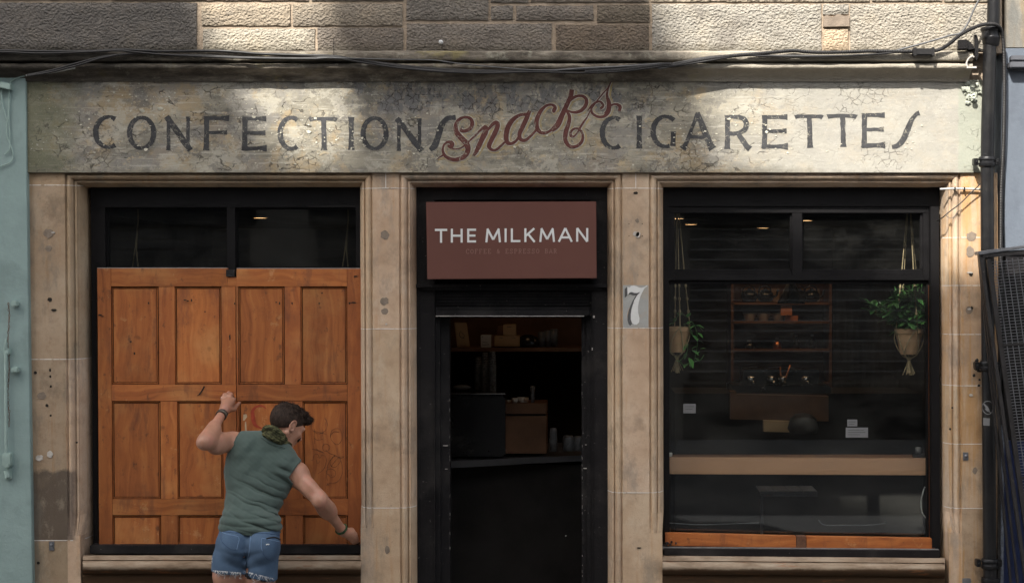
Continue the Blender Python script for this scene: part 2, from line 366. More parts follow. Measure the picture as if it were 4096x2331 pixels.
    MAT['greycable'] = paint('weathered_grey_cable', (.10, .10, .10), .5, .2, 0, 20)
    MAT['palewire'] = paint('pale_insulated_wire', (.40, .40, .38), .5, .1, 0, 20)
    MAT['mint'] = paint('mint_green_masonry_paint', (.245, .33, .315), .5, .09, .6, 5, .4, dirt=(.20, .27, .255))
    MAT['mintiron'] = paint('mint_painted_iron', (.30, .40, .365), .45, .12, .4, 22, .4)
    MAT['sign'] = paint('brown_sign_panel', (.110, .044, .033), .62, .05, .10, 3, .3)
    MAT['white'] = paint('white_sign_lettering', (.62, .63, .62), .5, .03, 0, 8)
    MAT['emboss'] = paint('brown_raised_lettering', (.20, .11, .09), .5, .05, 0, 8)
    MAT['slate'] = paint('slate_blue_masonry_paint', (.115, .135, .165), .55, .10, .4, 6, dirt=(.09, .105, .13))
    MAT['navy'] = paint('navy_blue_gloss_paint', (.012, .022, .07), .4, .15, .1, 8)
    MAT['steel'] = paint('galvanised_wire', (.20, .205, .22), .4, .15, 0, 30, .5, .6)
    MAT['darksteel'] = paint('dark_worn_steel', (.022, .020, .020), .42, .3, .4, 14, .5, chips=(.09, .075, .06))
    MAT['grey7'] = paint('grey_number_panel_paint', (.33, .33, .31), .7, .1, .4, 14, dirt=(.36, .29, .21))
    MAT['white7'] = paint('chipped_white_paint', (.62, .62, .60), .7, .06, .5, 14, chips=(.20, .19, .17))
    MAT['dark7'] = paint('grey_shadow_paint', (.075, .075, .075), .7, .2, .4, 18, chips=(.4, .4, .38))
    MAT['filler'] = paint('grey_cement_filler', (.22, .175, .135), .95, .2, .8, 30)
    MAT['whitefiller'] = paint('white_plaster_scrap', (.46, .43, .39), .95, .2, .8, 30)
    MAT['hole'] = paint('dark_hole', (.02, .016, .012), .95, .2, 0)
    MAT['rust'] = paint('rusty_iron', (.12, .055, .03), .8, .4, .5, 25)
    MAT['tarmac'] = paint('asphalt', (.05, .05, .052), .85, .25, .8, 60)
    MAT['slab'] = paint('pavement_slabs', (.20, .19, .175), .85, .2, .5, 14, dirt=(.14, .13, .12))
    MAT['kerb'] = paint('granite_kerb', (.26, .25, .24), .8, .2, .5, 40)
    MAT['cream'] = paint('pale_sandstone', (.30, .26, .21), .9, .2, .4, 6)
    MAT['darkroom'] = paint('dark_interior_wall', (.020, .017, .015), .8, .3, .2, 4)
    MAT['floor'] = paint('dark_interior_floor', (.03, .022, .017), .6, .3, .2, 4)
    MAT['brownwood'] = paint('stained_brown_board', (.16, .075, .035), .55, .3, .2, 5)
    MAT['ply'] = paint('oiled_beech_board', (.42, .235, .135), .42, .06, .05, 3)
    MAT['card'] = paint('kraft_card', (.42, .27, .14), .8, .08, .1, 9)
    MAT['paper'] = paint('white_paper', (.55, .53, .48), .8, .05, 0, 9)
    MAT['greypaper'] = paint('faded_notice_paper', (.15, .152, .155), .8, .08, 0, 12)
    MAT['porcelain'] = paint('glazed_cup', (.6, .55, .48), .2, .05, 0, 9, .5)
    MAT['blackmetal'] = paint('black_machine_enamel', (.012, .011, .011), .25, .2, 0, 9, .6)
    MAT['chrome'] = paint('brushed_chrome', (.5, .48, .45), .2, .1, 0, 9, .5, 1.0)
    MAT['copper'] = paint('warm_copper', (.55, .22, .10), .35, .1, 0, 9, .5, 1.0)
    MAT['orangecard'] = paint('orange_card', (.55, .20, .08), .7, .05, 0, 9)
    MAT['terracotta'] = paint('tan_plant_pot', (.40, .24, .13), .75, .10, .2, 10)
    MAT['soil'] = paint('dark_soil', (.03, .02, .012), .95, .3, .5, 40)
    MAT['rope'] = paint('cotton_macrame_cord', (.30, .225, .13), .9, .15, .5, 60)
    g = G('glossy_leaf', .4, .4)
    g.col(g.mix(1.0, g.ramp(g.noise(20, 4), [(.3, (.040, .115, .030)), (.7, (.085, .20, .055))]), g.tint(), 'MULTIPLY'))
    g.b.inputs['Transmission Weight'].default_value = 0
    MAT['leaf'] = g.m
    g = G('lamp_diffuser', .5)
    g.b.inputs['Emission Color'].default_value = (1, .62, .30, 1); g.b.inputs['Emission Strength'].default_value = 2.2; g.col((.8, .6, .4)); MAT['glow'] = g.m
    # window glass, thin: mirror share by Schlick, rest clear
    m = bpy.data.materials.new('window_glass'); m.use_nodes = True; t = m.node_tree; t.nodes.clear()
    o = t.nodes.new('ShaderNodeOutputMaterial'); mx = t.nodes.new('ShaderNodeMixShader'); tr = t.nodes.new('ShaderNodeBsdfTransparent'); gl = t.nodes.new('ShaderNodeBsdfGlossy')
    tr.inputs[0].default_value = (.93, .95, .94, 1); gl.inputs['Roughness'].default_value = .015; gl.inputs[0].default_value = (.95, .97, 1, 1)
    lw = t.nodes.new('ShaderNodeLayerWeight'); lw.inputs[0].default_value = .5
    p = t.nodes.new('ShaderNodeMath'); p.operation = 'POWER'; p.inputs[1].default_value = 5
    q = t.nodes.new('ShaderNodeMath'); q.operation = 'MULTIPLY_ADD'; q.inputs[1].default_value = .95; q.inputs[2].default_value = .05
    t.links.new(lw.outputs['Facing'], p.inputs[0]); t.links.new(p.outputs[0], q.inputs[0]); t.links.new(q.outputs[0], mx.inputs[0])
    t.links.new(tr.outputs[0], mx.inputs[1]); t.links.new(gl.outputs[0], mx.inputs[2])
    df = t.nodes.new('ShaderNodeBsdfDiffuse'); df.inputs[0].default_value = (.5, .48, .44, 1); m3 = t.nodes.new('ShaderNodeMixShader')
    tc = t.nodes.new('ShaderNodeTexCoord'); mpn = t.nodes.new('ShaderNodeMapping'); mpn.inputs['Scale'].default_value = (.5, 1, 1.3); nz = t.nodes.new('ShaderNodeTexNoise'); nz.inputs['Scale'].default_value = 7; nz.inputs['Detail'].default_value = 7; nz.inputs['Roughness'].default_value = .75
    mr = t.nodes.new('ShaderNodeMapRange'); mr.inputs[1].default_value = .42; mr.inputs[2].default_value = .75; mr.inputs[3].default_value = .002; mr.inputs[4].default_value = .018
    t.links.new(tc.outputs['Object'], mpn.inputs[0]); t.links.new(mpn.outputs[0], nz.inputs['Vector']); t.links.new(nz.outputs[0], mr.inputs[0]); t.links.new(mr.outputs[0], m3.inputs[0])
    t.links.new(mx.outputs[0], m3.inputs[1]); t.links.new(df.outputs[0], m3.inputs[2]); t.links.new(m3.outputs[0], o.inputs[0])
    MAT['glass'] = m
mats()
# ================================================================ the shop building
shop = empty('shop_building', (0, 0, 0), 'sandstone shopfront with painted name band above a boarded window, a doorway and a glazed window', 'building')
def zt(py): return ZC + (HY - py) * S       # true height of a pixel row in the plane y=0
def xt(px): return (px - CX) * S

# ---- upper wall: picked stones with mortar behind
stones = MB(); 
def stone(x0, y0, x1, y1, t, jag=3):
    stones.tint = t
    g = 3.5; x0 += g; x1 -= g; y0 += g; y1 -= g
    n = max(4, int((x1 - x0) / 16)); m = max(3, int((y1 - y0) / 16)); b = 10
    vs = []; fs = []
    sx = random.random() * 50
    for j in range(m + 1):
        for i in range(n + 1):
            px = x0 + (x1 - x0) * i / n; py = y0 + (y1 - y0) * j / m
            ed = min(px - x0, x1 - px, py - y0, y1 - py)
            d = -.008 * min(1, ed / 9.0)
            wob = mnoise.noise(Vector((px * .02 + sx, py * .02, 0)))
            if ed < 1e-3:
                px += mnoise.noise(Vector((py * .03, px * .03 + sx, 1))) * jag; py += mnoise.noise(Vector((px * .03, py * .03 + sx, 5))) * jag
            v = T(px, py, 0); v.y = .004 + d + wob * .006 * min(1, ed / 9)
            vs.append(v)
    for j in range(m):
        for i in range(n):
            a = j * (n + 1) + i; fs.append((a, a + n + 1, a + n + 2, a + 1))
    k = len(vs); ring = [i for i in range(n + 1)] + [j * (n + 1) + n for j in range(1, m + 1)] + [m * (n + 1) + i for i in range(n - 1, -1, -1)] + [j * (n + 1) for j in range(m - 1, 0, -1)]
    back = [Vector((vs[i].x, .05, vs[i].z)) for i in ring]
    for q in range(len(ring)):
        fs.append((ring[q], ring[(q + 1) % len(ring)], k + (q + 1) % len(ring), k + q))
    stones.add(vs + back, fs)
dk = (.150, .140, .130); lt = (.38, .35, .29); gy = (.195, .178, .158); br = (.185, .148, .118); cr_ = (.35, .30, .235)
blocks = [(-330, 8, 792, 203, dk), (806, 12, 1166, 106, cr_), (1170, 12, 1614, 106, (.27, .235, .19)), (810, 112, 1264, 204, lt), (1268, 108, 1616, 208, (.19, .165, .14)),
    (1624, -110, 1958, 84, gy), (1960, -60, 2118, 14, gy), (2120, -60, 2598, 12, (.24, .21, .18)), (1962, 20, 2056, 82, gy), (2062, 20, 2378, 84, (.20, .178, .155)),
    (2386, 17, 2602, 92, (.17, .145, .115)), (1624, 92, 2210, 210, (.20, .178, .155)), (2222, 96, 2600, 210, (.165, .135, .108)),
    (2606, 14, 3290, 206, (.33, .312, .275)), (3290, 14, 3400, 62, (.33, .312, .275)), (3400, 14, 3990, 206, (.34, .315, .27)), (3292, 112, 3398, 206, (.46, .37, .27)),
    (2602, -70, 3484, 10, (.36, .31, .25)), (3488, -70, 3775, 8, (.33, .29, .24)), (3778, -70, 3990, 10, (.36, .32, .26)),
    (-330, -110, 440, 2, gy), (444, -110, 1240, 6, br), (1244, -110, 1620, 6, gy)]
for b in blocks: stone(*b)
random.seed(3)
for r, (ya, yb) in enumerate([(-230, -116), (-400, -236), (-560, -406)]):
    x = -330 - 90 * r
    while x < 3990:
        w = random.uniform(240, 720); k = random.uniform(.16, .38)
        stone(x, ya if r else (-230 if x < 1500 else -240), min(x + w, 3990), yb, (k, k * .88, k * .75)); x += w + 4
for x0 in (1960, 2602):
    stone(x0, -232, x0 + 640, -76 if x0 > 2000 else -66, (.25, .22, .19))
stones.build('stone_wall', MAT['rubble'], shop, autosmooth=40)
m = MB(); m.box(xt(-330), xt(4010), .012, .30, zt(212), zt(-600)); m.box(xt(-330), xt(3995), .10, .30, zt(735), zt(213)); m.build('mortar_backing', MAT['mortar'], shop)
m = MB(); m.box(xt(-2500), xt(4010), .006, .32, zt(-600) , 13.0); m.box(xt(-2500), xt(-335), .006, .32, zt(280), zt(-600)); m.build('upper_storeys', MAT['cream'], shop)
m = MB(); m.prism([(3298, 66), (3308, 62), (3330, 70), (3352, 58), (3380, 66), (3398, 62), (3400, 108), (3294, 110)], -.010, .02, T); m.build('cement_patch', MAT['filler'], shop, bevel=.002)

# ---- cornice, swept along the front
prof = [(.004, 203), (-.060, 211), (-.105, 217), (-.118, 222), (-.120, 236), (-.118, 250), (-.112, 254), (-.072, 257), (-.070, 261), (-.100, 264), (-.112, 268), (-.116, 275), (-.113, 282), (-.102, 288), (-.080, 290), (-.068, 298), (-.045, 308), (-.034, 316), (-.030, 330)]
def cornice(x0, x1, name, parent, mat, drop=0.0, step=26):
    m = MB(); n = int((x1 - x0) / step); vs = []; fs = []; k = len(prof)
    for i in range(n + 1):
        px = x0 + (x1 - x0) * i / n
        for j, (d, py) in enumerate(prof):
            e = mnoise.noise(Vector((px * .021, j * .35, 3))) * .0045 + mnoise.noise(Vector((px * .11, j * .8, 8))) * .003
            big = 0
            if j in (2, 3, 4, 5, 6) or 9 <= j <= 14:
                big = max(0, mnoise.noise(Vector((px * .013, j // 8 * 7, 20))) - .35) * .045
            vs.append(Vector((xt(px), d * 1.0 + e + big, zt(py + mnoise.noise(Vector((px * .018, j * .2, 12))) * 1.6 - drop))))
    for i in range(n):
        for j in range(k - 1): fs.append((i * k + j, i * k + j + 1, (i + 1) * k + j + 1, (i + 1) * k + j))
    q = len(vs)
    vs += [Vector((xt(x0), .05, zt(203))), Vector((xt(x0), .05, zt(330))), Vector((xt(x1), .05, zt(203))), Vector((xt(x1), .05, zt(330)))]
    fs.append(tuple([q] + list(range(0, k)) + [q + 1])[::-1]); fs.append(tuple([q + 2] + [n * k + j for j in range(k)] + [q + 3]))
    m.add(vs, fs); return m.build(name, mat, parent, autosmooth=50)
cornice(-330, 3872, 'cornice', shop, MAT['cornice'])

# ---- fascia (the painted name band)
def surf(px, py): return -.022 + mnoise.noise(Vector((px * .006, py * .01, 4))) * .004 + mnoise.noise(Vector((px * .03, py * .04, 9))) * .0008 + (.004 if px > 3826 else 0)
def FW(px, py, d): return W(px, py, surf(px, py) + d)
m = MB(); n = 150; mm_ = 16; vs = []; fs = []
for j in range(mm_ + 1):
    for i in range(n + 1):
        px = 108 + (3926 - 108) * i / n; py = 322 + (691 - 322) * j / mm_
        v = T(px + (0 if i else mnoise.noise(Vector((0, py * .05, 0))) * 4), py, 0)
        v.y = surf(px, py)
        vs.append(v)
for j in range(mm_):
    for i in range(n):
        a = j * (n + 1) + i; fs.append((a, a + n + 1, a + n + 2, a + 1))
ring = [i for i in range(n + 1)] + [j * (n + 1) + n for j in range(1, mm_ + 1)] + [mm_ * (n + 1) + i for i in range(n - 1, -1, -1)] + [j * (n + 1) for j in range(mm_ - 1, 0, -1)]
k = len(vs); vs += [Vector((vs[i].x, .10, vs[i].z)) for i in ring]
for q in range(len(ring)): fs.append((ring[q], ring[(q + 1) % len(ring)], k + (q + 1) % len(ring), k + q))
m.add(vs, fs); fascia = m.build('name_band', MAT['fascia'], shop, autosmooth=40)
FY = -.0285
# real curling flakes
m = MB(); random.seed(11)
def flake(px, py, s, dark=False):
    c = T(px, py, 0); c.y = surf(px, py) - .001; a = random.uniform(0, 6.28); n = random.randint(4, 6); pts = []
    lift = random.uniform(.25, .9) * s; la = random.uniform(0, 6.28)
    for i in range(n):
        t = a + 6.283 * i / n; r = s * random.uniform(.5, 1.1)
        x, z = r * math.cos(t) * 1.2, r * math.sin(t) * .8
        d = max(0, (x * math.cos(la) + z * math.sin(la)) / s)
        pts.append(Vector((c.x + x, c.y - lift * d * d - .0008, c.z + z)))
    b = [p + Vector((0, .0009, 0)) for p in pts]
    m.tint = (1, 1, 1)
    m.add(pts + b, [tuple(range(n)), tuple(range(2 * n - 1, n - 1, -1))] + [(i, i + n, (i + 1) % n + n, (i + 1) % n) for i in range(n)])
for cx_, cy_, nn, sp in [(610, 430, 26, 110), (650, 400, 14, 60), (1060, 470, 22, 120), (1300, 520, 30, 110), (1400, 560, 30, 60), (2720, 560, 50, 90), (3000, 480, 26, 60), (3080, 520, 22, 70), (2800, 640, 24, 130), (900, 610, 30, 260), (1700, 520, 40, 260), (2250, 620, 26, 300), (400, 520, 24, 150), (3300, 640, 10, 260), (3640, 560, 14, 60), (500, 380, 20, 160), (1150, 630, 26, 120), (1950, 560, 30, 220)]:
    for _ in range(nn):
        px = cx_ + random.gauss(0, sp * .6); py = cy_ + random.gauss(0, min(sp, 90) * .5)
        if 335 < py < 682 and 130 < px < 3800: flake(px, py, random.choice([.003, .004, .005, .007]))
for px, py, s in [(575, 445, .017), (650, 436, .018), (440, 405, .010), (590, 600, .012), (1240, 530, .014), (1020, 470, .012), (1265, 475, .010), (705, 585, .009), (2060, 590, .012), (2915, 478, .012), (3065, 530, .013)]: flake(px, py, s)
fm = paint('lifted_paint_flake', (.50, .47, .38), .7, .2, 0, 9)
tag(m.build('paint_flakes', fm, shop), kind='stuff')

# ---- the writing on the name band
def arc(cx, cy, rx, ry, a0, a1, w0, w1, n=14, pw=1.0):
    """ellipse arc, angles in degrees clockwise from the top; width runs between w0 (top/bottom) and w1 (sides)"""
    o = []
    for i in range(n + 1):
        a = R(a0 + (a1 - a0) * i / n); s = abs(math.sin(a)) ** pw
        o.append((cx + rx * math.sin(a), cy - ry * math.cos(a), w0 + (w1 - w0) * s))
    return o
def stem(x0, y0, x1, y1, w, fl=1.3):
    return [(x0 + (x1 - x0) * t, y0 + (y1 - y0) * t, w * f) for t, f in ((0, fl), (.06, 1.1), (.2, 1), (.5, .93), (.8, 1), (.94, 1.1), (1, fl))]
def bar(x0, y0, x1, y1, w, f0=1, f1=1.5):
    return [(x0 + (x1 - x0) * t, y0 + (y1 - y0) * t, w * f) for t, f in ((0, f0), (.3, 1), (.7, 1), (1, f1))]
def glyph(ch, x0, y0, x1, y1, k=1.0):
    w, h = x1 - x0, y1 - y0; st = .155 * h * k; th = .10 * h * k; hv = .115 * h * k
    X = lambda u: x0 + w * u; Y = lambda v: y0 + h * v; e = st * .6
    if ch == 'O': return [arc(X(.5), Y(.5), w / 2 - st * .45, h / 2 - th * .5, 0, 360, th, st, 30)]
    if ch == 'C':
        a = arc(X(.60), Y(.5), w * .60 - st * .5, h / 2 - th * .55, 32, -212 , th, st * 1.05, 24)
        a = [(x, y, q * (1.15 if i in (0, 24) else 1)) for i, (x, y, q) in enumerate(a)]; return [a]
    if ch == 'G':
        return [arc(X(.58), Y(.5), w * .58 - st * .5, h / 2 - th * .55, 42, -200, th, st * 1.05, 24), stem(X(.92) - st * .2, Y(.50), X(.90) - st * .2, Y(.93), st * .95, 1.2)]
    if ch == 'I': return [stem(X(.5), y0, X(.5), y1, st * 1.02)]
    if ch == 'N': return [stem(X(0) + e, y0, X(0) + e * .9, y1, st * .72), stem(X(1) - e, y0, X(1) - e, y1, st * .72), [(X(.03), y0, st * 1.1), (X(.35), Y(.33), st * 1.15), (X(.7), Y(.72), st * 1.15), (X(.97), y1, st * 1.1)]]
    if ch == 'F': return [stem(X(0) + e * 1.3, y0, X(0) + e * 1.1, y1, st), bar(X(.04), Y(.045), X(.98), Y(.05), hv, 1, 1.6), bar(X(.2), Y(.47), X(.9), Y(.47), hv * .85)]
    if ch == 'E': return [stem(X(0) + e * 1.2, y0, X(0) + e * 1.1, y1, st), bar(X(.04), Y(.05), X(.97), Y(.05), hv, 1, 1.5), bar(X(.2), Y(.48), X(.94), Y(.47), hv * .9), bar(X(.04), Y(.95), X(.99), Y(.935), hv * 1.1, 1, 1.7)]
    if ch == 'T': return [stem(X(.52), y0, X(.55), y1, st), [(x0, Y(.08), hv * 1.3), (X(.1), Y(.06), hv), (X(.5), Y(.05), hv * .95), (X(.9), Y(.06), hv), (x1, Y(.09), hv * 1.3)]]
    if ch == 'R': return [stem(X(0) + e * 1.1, y0, X(0) + e, y1, st), [(X(.1), Y(.05), hv), (X(.42), Y(.04), hv), (X(.70), Y(.10), st * .9), (X(.80), Y(.28), st * 1.05), (X(.70), Y(.45), st * .9), (X(.45), Y(.53), hv), (X(.15), Y(.535), hv)], [(X(.46), Y(.50), st * .8), (X(.62), Y(.68), st), (X(.80), Y(.9), st), (X(.93), y1, st * 1.25)]]
    if ch == 'A': return [[(X(.50), y0, st * .7), (X(.32), Y(.45), st * .65), (X(.16), Y(.85), st * .75), (X(.06), y1, st * 1.3)], [(X(.48), y0, st * .9), (X(.68), Y(.45), st * 1.15), (X(.86), Y(.88), st * 1.15), (X(.93), y1, st * 1.5)], bar(X(.24), Y(.66), X(.78), Y(.68), hv * .8, 1, 1)]
    return []
word1 = [('C', 372, 461, 475, 597), ('O', 509, 464, 624, 600), ('N', 662, 467, 765, 602), ('F', 811, 467, 919, 602), ('E', 965, 468, 1068, 602), ('C', 1110, 463, 1202, 603), ('T', 1237, 469, 1346, 601), ('I', 1386, 469, 1424, 600), ('O', 1443, 466, 1554, 602), ('N', 1584, 474, 1690, 604)]
word2 = [('C', 2399, 464, 2492, 600), ('I', 2538, 463, 2576, 594), ('G', 2602, 459, 2706, 594), ('A', 2722, 452, 2860, 597), ('R', 2897, 462, 3008, 597), ('E', 3044, 462, 3153, 594), ('T', 3180, 459, 3290, 592), ('T', 3310, 457, 3426, 588), ('E', 3443, 454, 3542, 590)]
def word(gl, name, extra, mat, y, jag=1.0):
    mb = MB()
    for ch, *bb in gl:
        for s in glyph(ch, *bb): ribbon(mb, s, y, fn=FW, smooth=3, jag=jag, th=.0004)
    for s in extra: ribbon(mb, s, y, fn=FW, smooth=8, jag=.6, th=.0004)
    o = mb.build(name, mat, shop); o['label'] = {'confections_lettering': 'faded black painted word CONFECTIONS', 'cigarettes_lettering': 'faded black painted word CIGARETTES'}[name]
word(word1, 'confections_lettering', [[(1720, 600, 16), (1738, 584, 26), (1753, 545, 24), (1765, 505, 24), (1785, 478, 20), (1800, 472, 19), (1823, 470, 22)]], MAT['ink'], -.0010)
word(word2, 'cigarettes_lettering', [[(3568, 588, 16), (3590, 583, 20), (3612, 560, 24), (3630, 520, 24), (3648, 478, 18), (3665, 458, 16), (3678, 452, 20)]], MAT['ink'], -.0010)
# "snacks": strokes traced in a 3.199x enlargement whose corner is (1720,320)
def Q(l): return [(1720 + x / 3.199, 320 + y / 3.199, w / 3.199) for x, y, w in l]
sn = [
 # S
 [(400, 610, 14), (395, 645, 40), (440, 655, 44), (510, 625, 50), (540, 560, 52), (520, 500, 44), (450, 475, 32), (370, 510, 42), (330, 590, 58), (340, 670, 66), (400, 745, 72), (465, 815, 74), (485, 900, 68), (430, 985, 60), (320, 1020, 50), (215, 990, 44), (165, 920, 34), (175, 840, 26), (225, 795, 34), (280, 810, 56), (270, 855, 52), (225, 840, 30)],
 [(265, 870, 10), (320, 885, 16), (390, 872, 20), (445, 835, 22), (520, 765, 24), (600, 690, 26), (665, 625, 34), (720, 590, 46)],
 [(85, 1022, 5), (120, 990, 14), (165, 965, 24)],
 # n
 [(720, 585, 26), (715, 650, 70), (660, 770, 66), (600, 900, 56), (560, 968, 34)],
 [(690, 700, 20), (740, 640, 30), (800, 570, 44), (850, 545, 54), (865, 590, 60), (830, 680, 62), (785, 770, 60), (755, 850, 56), (790, 893, 36), (850, 890, 34), (910, 840, 30), (965, 790, 26)],
 # a
 [(1245, 440, 44), (1150, 450, 40), (1060, 510, 56), (1000, 600, 66), (975, 700, 66), (985, 790, 58), (1040, 815, 42), (1100, 780, 36), (1145, 720, 30)],
 [(1275, 395, 46), (1240, 480, 58), (1190, 590, 60), (1145, 690, 56), (1160, 760, 50), (1220, 770, 40), (1290, 715, 34), (1360, 640, 28)],
 # c
 [(1600, 415, 26), (1585, 395, 52), (1600, 350, 44), (1560, 318, 32), (1490, 330, 34), (1415, 400, 48), (1370, 500, 58), (1365, 590, 56), (1400, 660, 50), (1470, 680, 38), (1550, 640, 34), (1620, 560, 34)],
 # k
 [(1815, 125, 60), (1800, 210, 60), (1750, 320, 58), (1690, 450, 66), (1630, 580, 70), (1560, 655, 36)],
 [(1690, 400, 14), (1760, 300, 30), (1850, 220, 36), (1940, 205, 34), (2000, 250, 44), (1990, 330, 48), (1920, 400, 44), (1830, 415, 32), (1750, 385, 20)],
 [(1745, 395, 26), (1785, 470, 46), (1770, 570, 52), (1735, 680, 60), (1735, 780, 56), (1790, 850, 44), (1870, 850, 42), (1940, 790, 40), (1955, 710, 34), (1920, 640, 30), (1860, 620, 28), (1805, 660, 32), (1805, 720, 36), (1850, 715, 24), (1900, 650, 22), (1950, 560, 28), (2010, 480, 18)],
 # s
 [(2015, 400, 10), (2060, 340, 26), (2120, 290, 28), (2180, 280, 28), (2215, 330, 36), (2180, 370, 30)],
 [(2010, 480, 14), (2060, 380, 14), (2130, 280, 18), (2200, 190, 18), (2270, 110, 14), (2310, 30, 8)],
 [(2320, 25, 8), (2280, 110, 22), (2265, 200, 34), (2290, 300, 56), (2280, 400, 62), (2230, 465, 40), (2150, 470, 34), (2080, 430, 32), (2065, 370, 26), (2100, 320, 20)],
 [(2230, 430, 14), (2300, 340, 22), (2370, 310, 28), (2430, 340, 46), (2420, 400, 38)],
]
for nm, mt, sc_, off, yy in (('snacks_ochre_outline', 'ochre', 1.0, 40, -.0004), ('snacks_pale_outline', 'chalk', 1.0, 16, -.0012)):
    mb = MB()
    for i, s in enumerate(sn):
        if i in (11, 12, 13, 14) and nm == 'snacks_ochre_outline' and i != 13: continue
        sh = 16 if nm == 'snacks_ochre_outline' else 3
        ribbon(mb, [(x + sh / 3.2, y + sh * .6 / 3.2, (w + off / 3.199) if w * 3.2 > 11 else w) for x, y, w in Q(s)], yy, fn=FW, smooth=6, jag=.8, th=.0003)
    mb.build(nm, MAT[mt], shop)
mb = MB()
for s in sn: ribbon(mb, Q(s), -.0032, fn=FW, smooth=6, jag=.4, th=.0003)
o = mb.build('snacks_lettering', MAT['maroon'], shop); o['label'] = 'dark red script word snacks rising to the right'

# ---- openings: true rectangles in the plane y=0 (px) and the moulded surrounds
OP = [(318, 1430, 2140, 2030, 2055, 2040), (1655, 2430, None, None, None, None), (2655, 3782, 2131, 2131, 2068, 2044)]
TOPY = 744
pro = []   # (offset from the opening's arris 60..0, depth)
pro += [(60, 0), (59, .008), (57, .010)]
for i in range(9):
    a = math.pi * i / 8; pro.append((56 - 26 * i / 8, .014 - .016 * math.sin(a)))
pro += [(29, .030), (26, .034), (24, .022), (17, .024), (15, .040), (13, .043), (10, .052), (4, .078), (0, .098), (0, .24)]
squ = [(60, 0)] + [(60 - 48 * i / (len(pro) - 3), 0) for i in range(1, len(pro) - 2)] + [(8, 0), (0, .24)]
squ = squ[:len(pro)]
def surround(x0, x1, stops, joints, name, tints):
    """jambs and lintel mouldings; one mesh per opening; stops: (left stop y, right stop y) or None"""
    m = MB(); YB = 2800
    for side, xe, sg in (('L', x0, -1), ('R', x1, 1)):
        stop = stops[0 if side == 'L' else 1]
        ys = [TOPY] + [j for j in joints[side]] + ([stop - 80, stop] if stop else []) + [YB]
        ys = sorted(set(ys)); prev = None
        for q in range(len(ys) - 1):
            ya, yb = ys[q], ys[q + 1]; m.tint = random.choice(tints) if not (stop and ya >= stop - 81) else m.tint
            sa = 0 if (not stop or ya < stop - 1) else 1; sb = 0 if (not stop or yb < stop - 1) else 1
            A = []; B = []
            for (o, d), (o2, d2) in zip(pro, squ):
                oa, da = (o, d) if not sa else (o2, d2); ob, db = (o, d) if not sb else (o2, d2)
                ta = ya - (oa * 52 / 60 if ya == TOPY else 0)
                A.append(T(xe + sg * oa, ta, da)); B.append(T(xe + sg * ob, yb, db))
            n = len(A); m.add(A + B, [(i, i + 1, n + i + 1, n + i) for i in range(n - 1)])
    m.tint = tints[0]
    A = [T(x0 - o, TOPY - o * 52 / 60, d) for o, d in pro]; B = [T(x1 + o, TOPY - o * 52 / 60, d) for o, d in pro]; n = len(A)
    k = 14; vs = []
    for s in range(k + 1):
        for i in range(n):
            v = A[i].lerp(B[i], s / k)
            if 0 < s < k: v.z += mnoise.noise(Vector((v.x * 3, i * .1, 0))) * .0015; v.y += mnoise.noise(Vector((v.x * 5, i * .2, 4))) * .0015
            vs.append(v)
    m.add(vs, [(s * n + i, s * n + i + 1, (s + 1) * n + i + 1, (s + 1) * n + i) for s in range(k) for i in range(n - 1)])
    return m.build(name, MAT['sand'], shop, autosmooth=35)
tt = [(1, 1, 1), (.94, .92, .90), (1.06, 1.02, 1.0), (.98, .95, .9), (1.03, 1.0, .94)]
t1 = [(.74, .72, .66), (.80, .78, .70), (.70, .68, .62)]
surround(318, 1430, (2142, 2110), {'L': [1436], 'R': [1315, 2030]}, 'window_surround', t1[:1] + tt)
surround(1655, 2430, (None, None), {'L': [1315, 2030], 'R': [1312, 1969]}, 'door_surround', tt)
surround(2655, 3782, (2132, 2131), {'L': [1312, 1969], 'R': [950, 1142, 1337, 1542, 1775, 2032]}, 'window_surround', tt)
# flats of the four pilasters
def flat(x0, x1, joints, tints, name, ytop=692, yb=2800):
    m = MB(); ys = [ytop] + joints + [yb]
    for q in range(len(ys) - 1):
        m.tint = tints[q % len(tints)]
        n = 4; k = max(3, int((ys[q + 1] - ys[q]) / 40)); vs = []
        for j in range(k + 1):
            for i in range(n + 1):
                px = x0 + (x1 - x0) * i / n; py = ys[q] + (ys[q + 1] - ys[q]) * j / k
                v = T(px, py, 0); v.y = mnoise.noise(Vector((px * .02, py * .01, q))) * .0025 if 0 < i < n else 0; vs.append(v)
        m.add(vs, [(j * (n + 1) + i, (j + 1) * (n + 1) + i, (j + 1) * (n + 1) + i + 1, j * (n + 1) + i + 1) for j in range(k) for i in range(n)])
    m.tint = tints[0]
    for j in range(1, len(ys) - 1): pass
    o = m.build(name, MAT['sand'], shop, autosmooth=40)
    return o
flat(112, 258, [741, 1436, 2160], [(.78, .74, .66), (.76, .74, .70), (.70, .68, .64), (.66, .66, .62)], 'pilaster')
flat(1490, 1595, [753, 1315, 2030], tt[1:] + tt[:1], 'pilaster')
flat(2490, 2595, [753, 1312, 1969], tt, 'pilaster')
flat(3842, 3990, [950, 1142, 1337, 1542, 1775, 2032], [(1.05, .98, .9), (1.0, .92, .84), (.98, .9, .82), (.92, .86, .8), (.9, .84, .76), (.95, .9, .84), (.78, .74, .68)], 'pilaster')
# body of the piers behind the mouldings
m = MB()
for a, b in ((112, 318), (1430, 1655), (2430, 2655), (3782, 3990)):
    e = 0.001
    m.box(T(a, 1400).x + (0.02 if a != 112 else 0), T(b, 1400).x - (.02 if b != 3990 else 0), .105, .34, -.02, zt(690))
m.box(xt(112), xt(3990), .19, .34, zt(744) + .004, zt(650))
m.build('pier_masonry', MAT['cream'], shop)
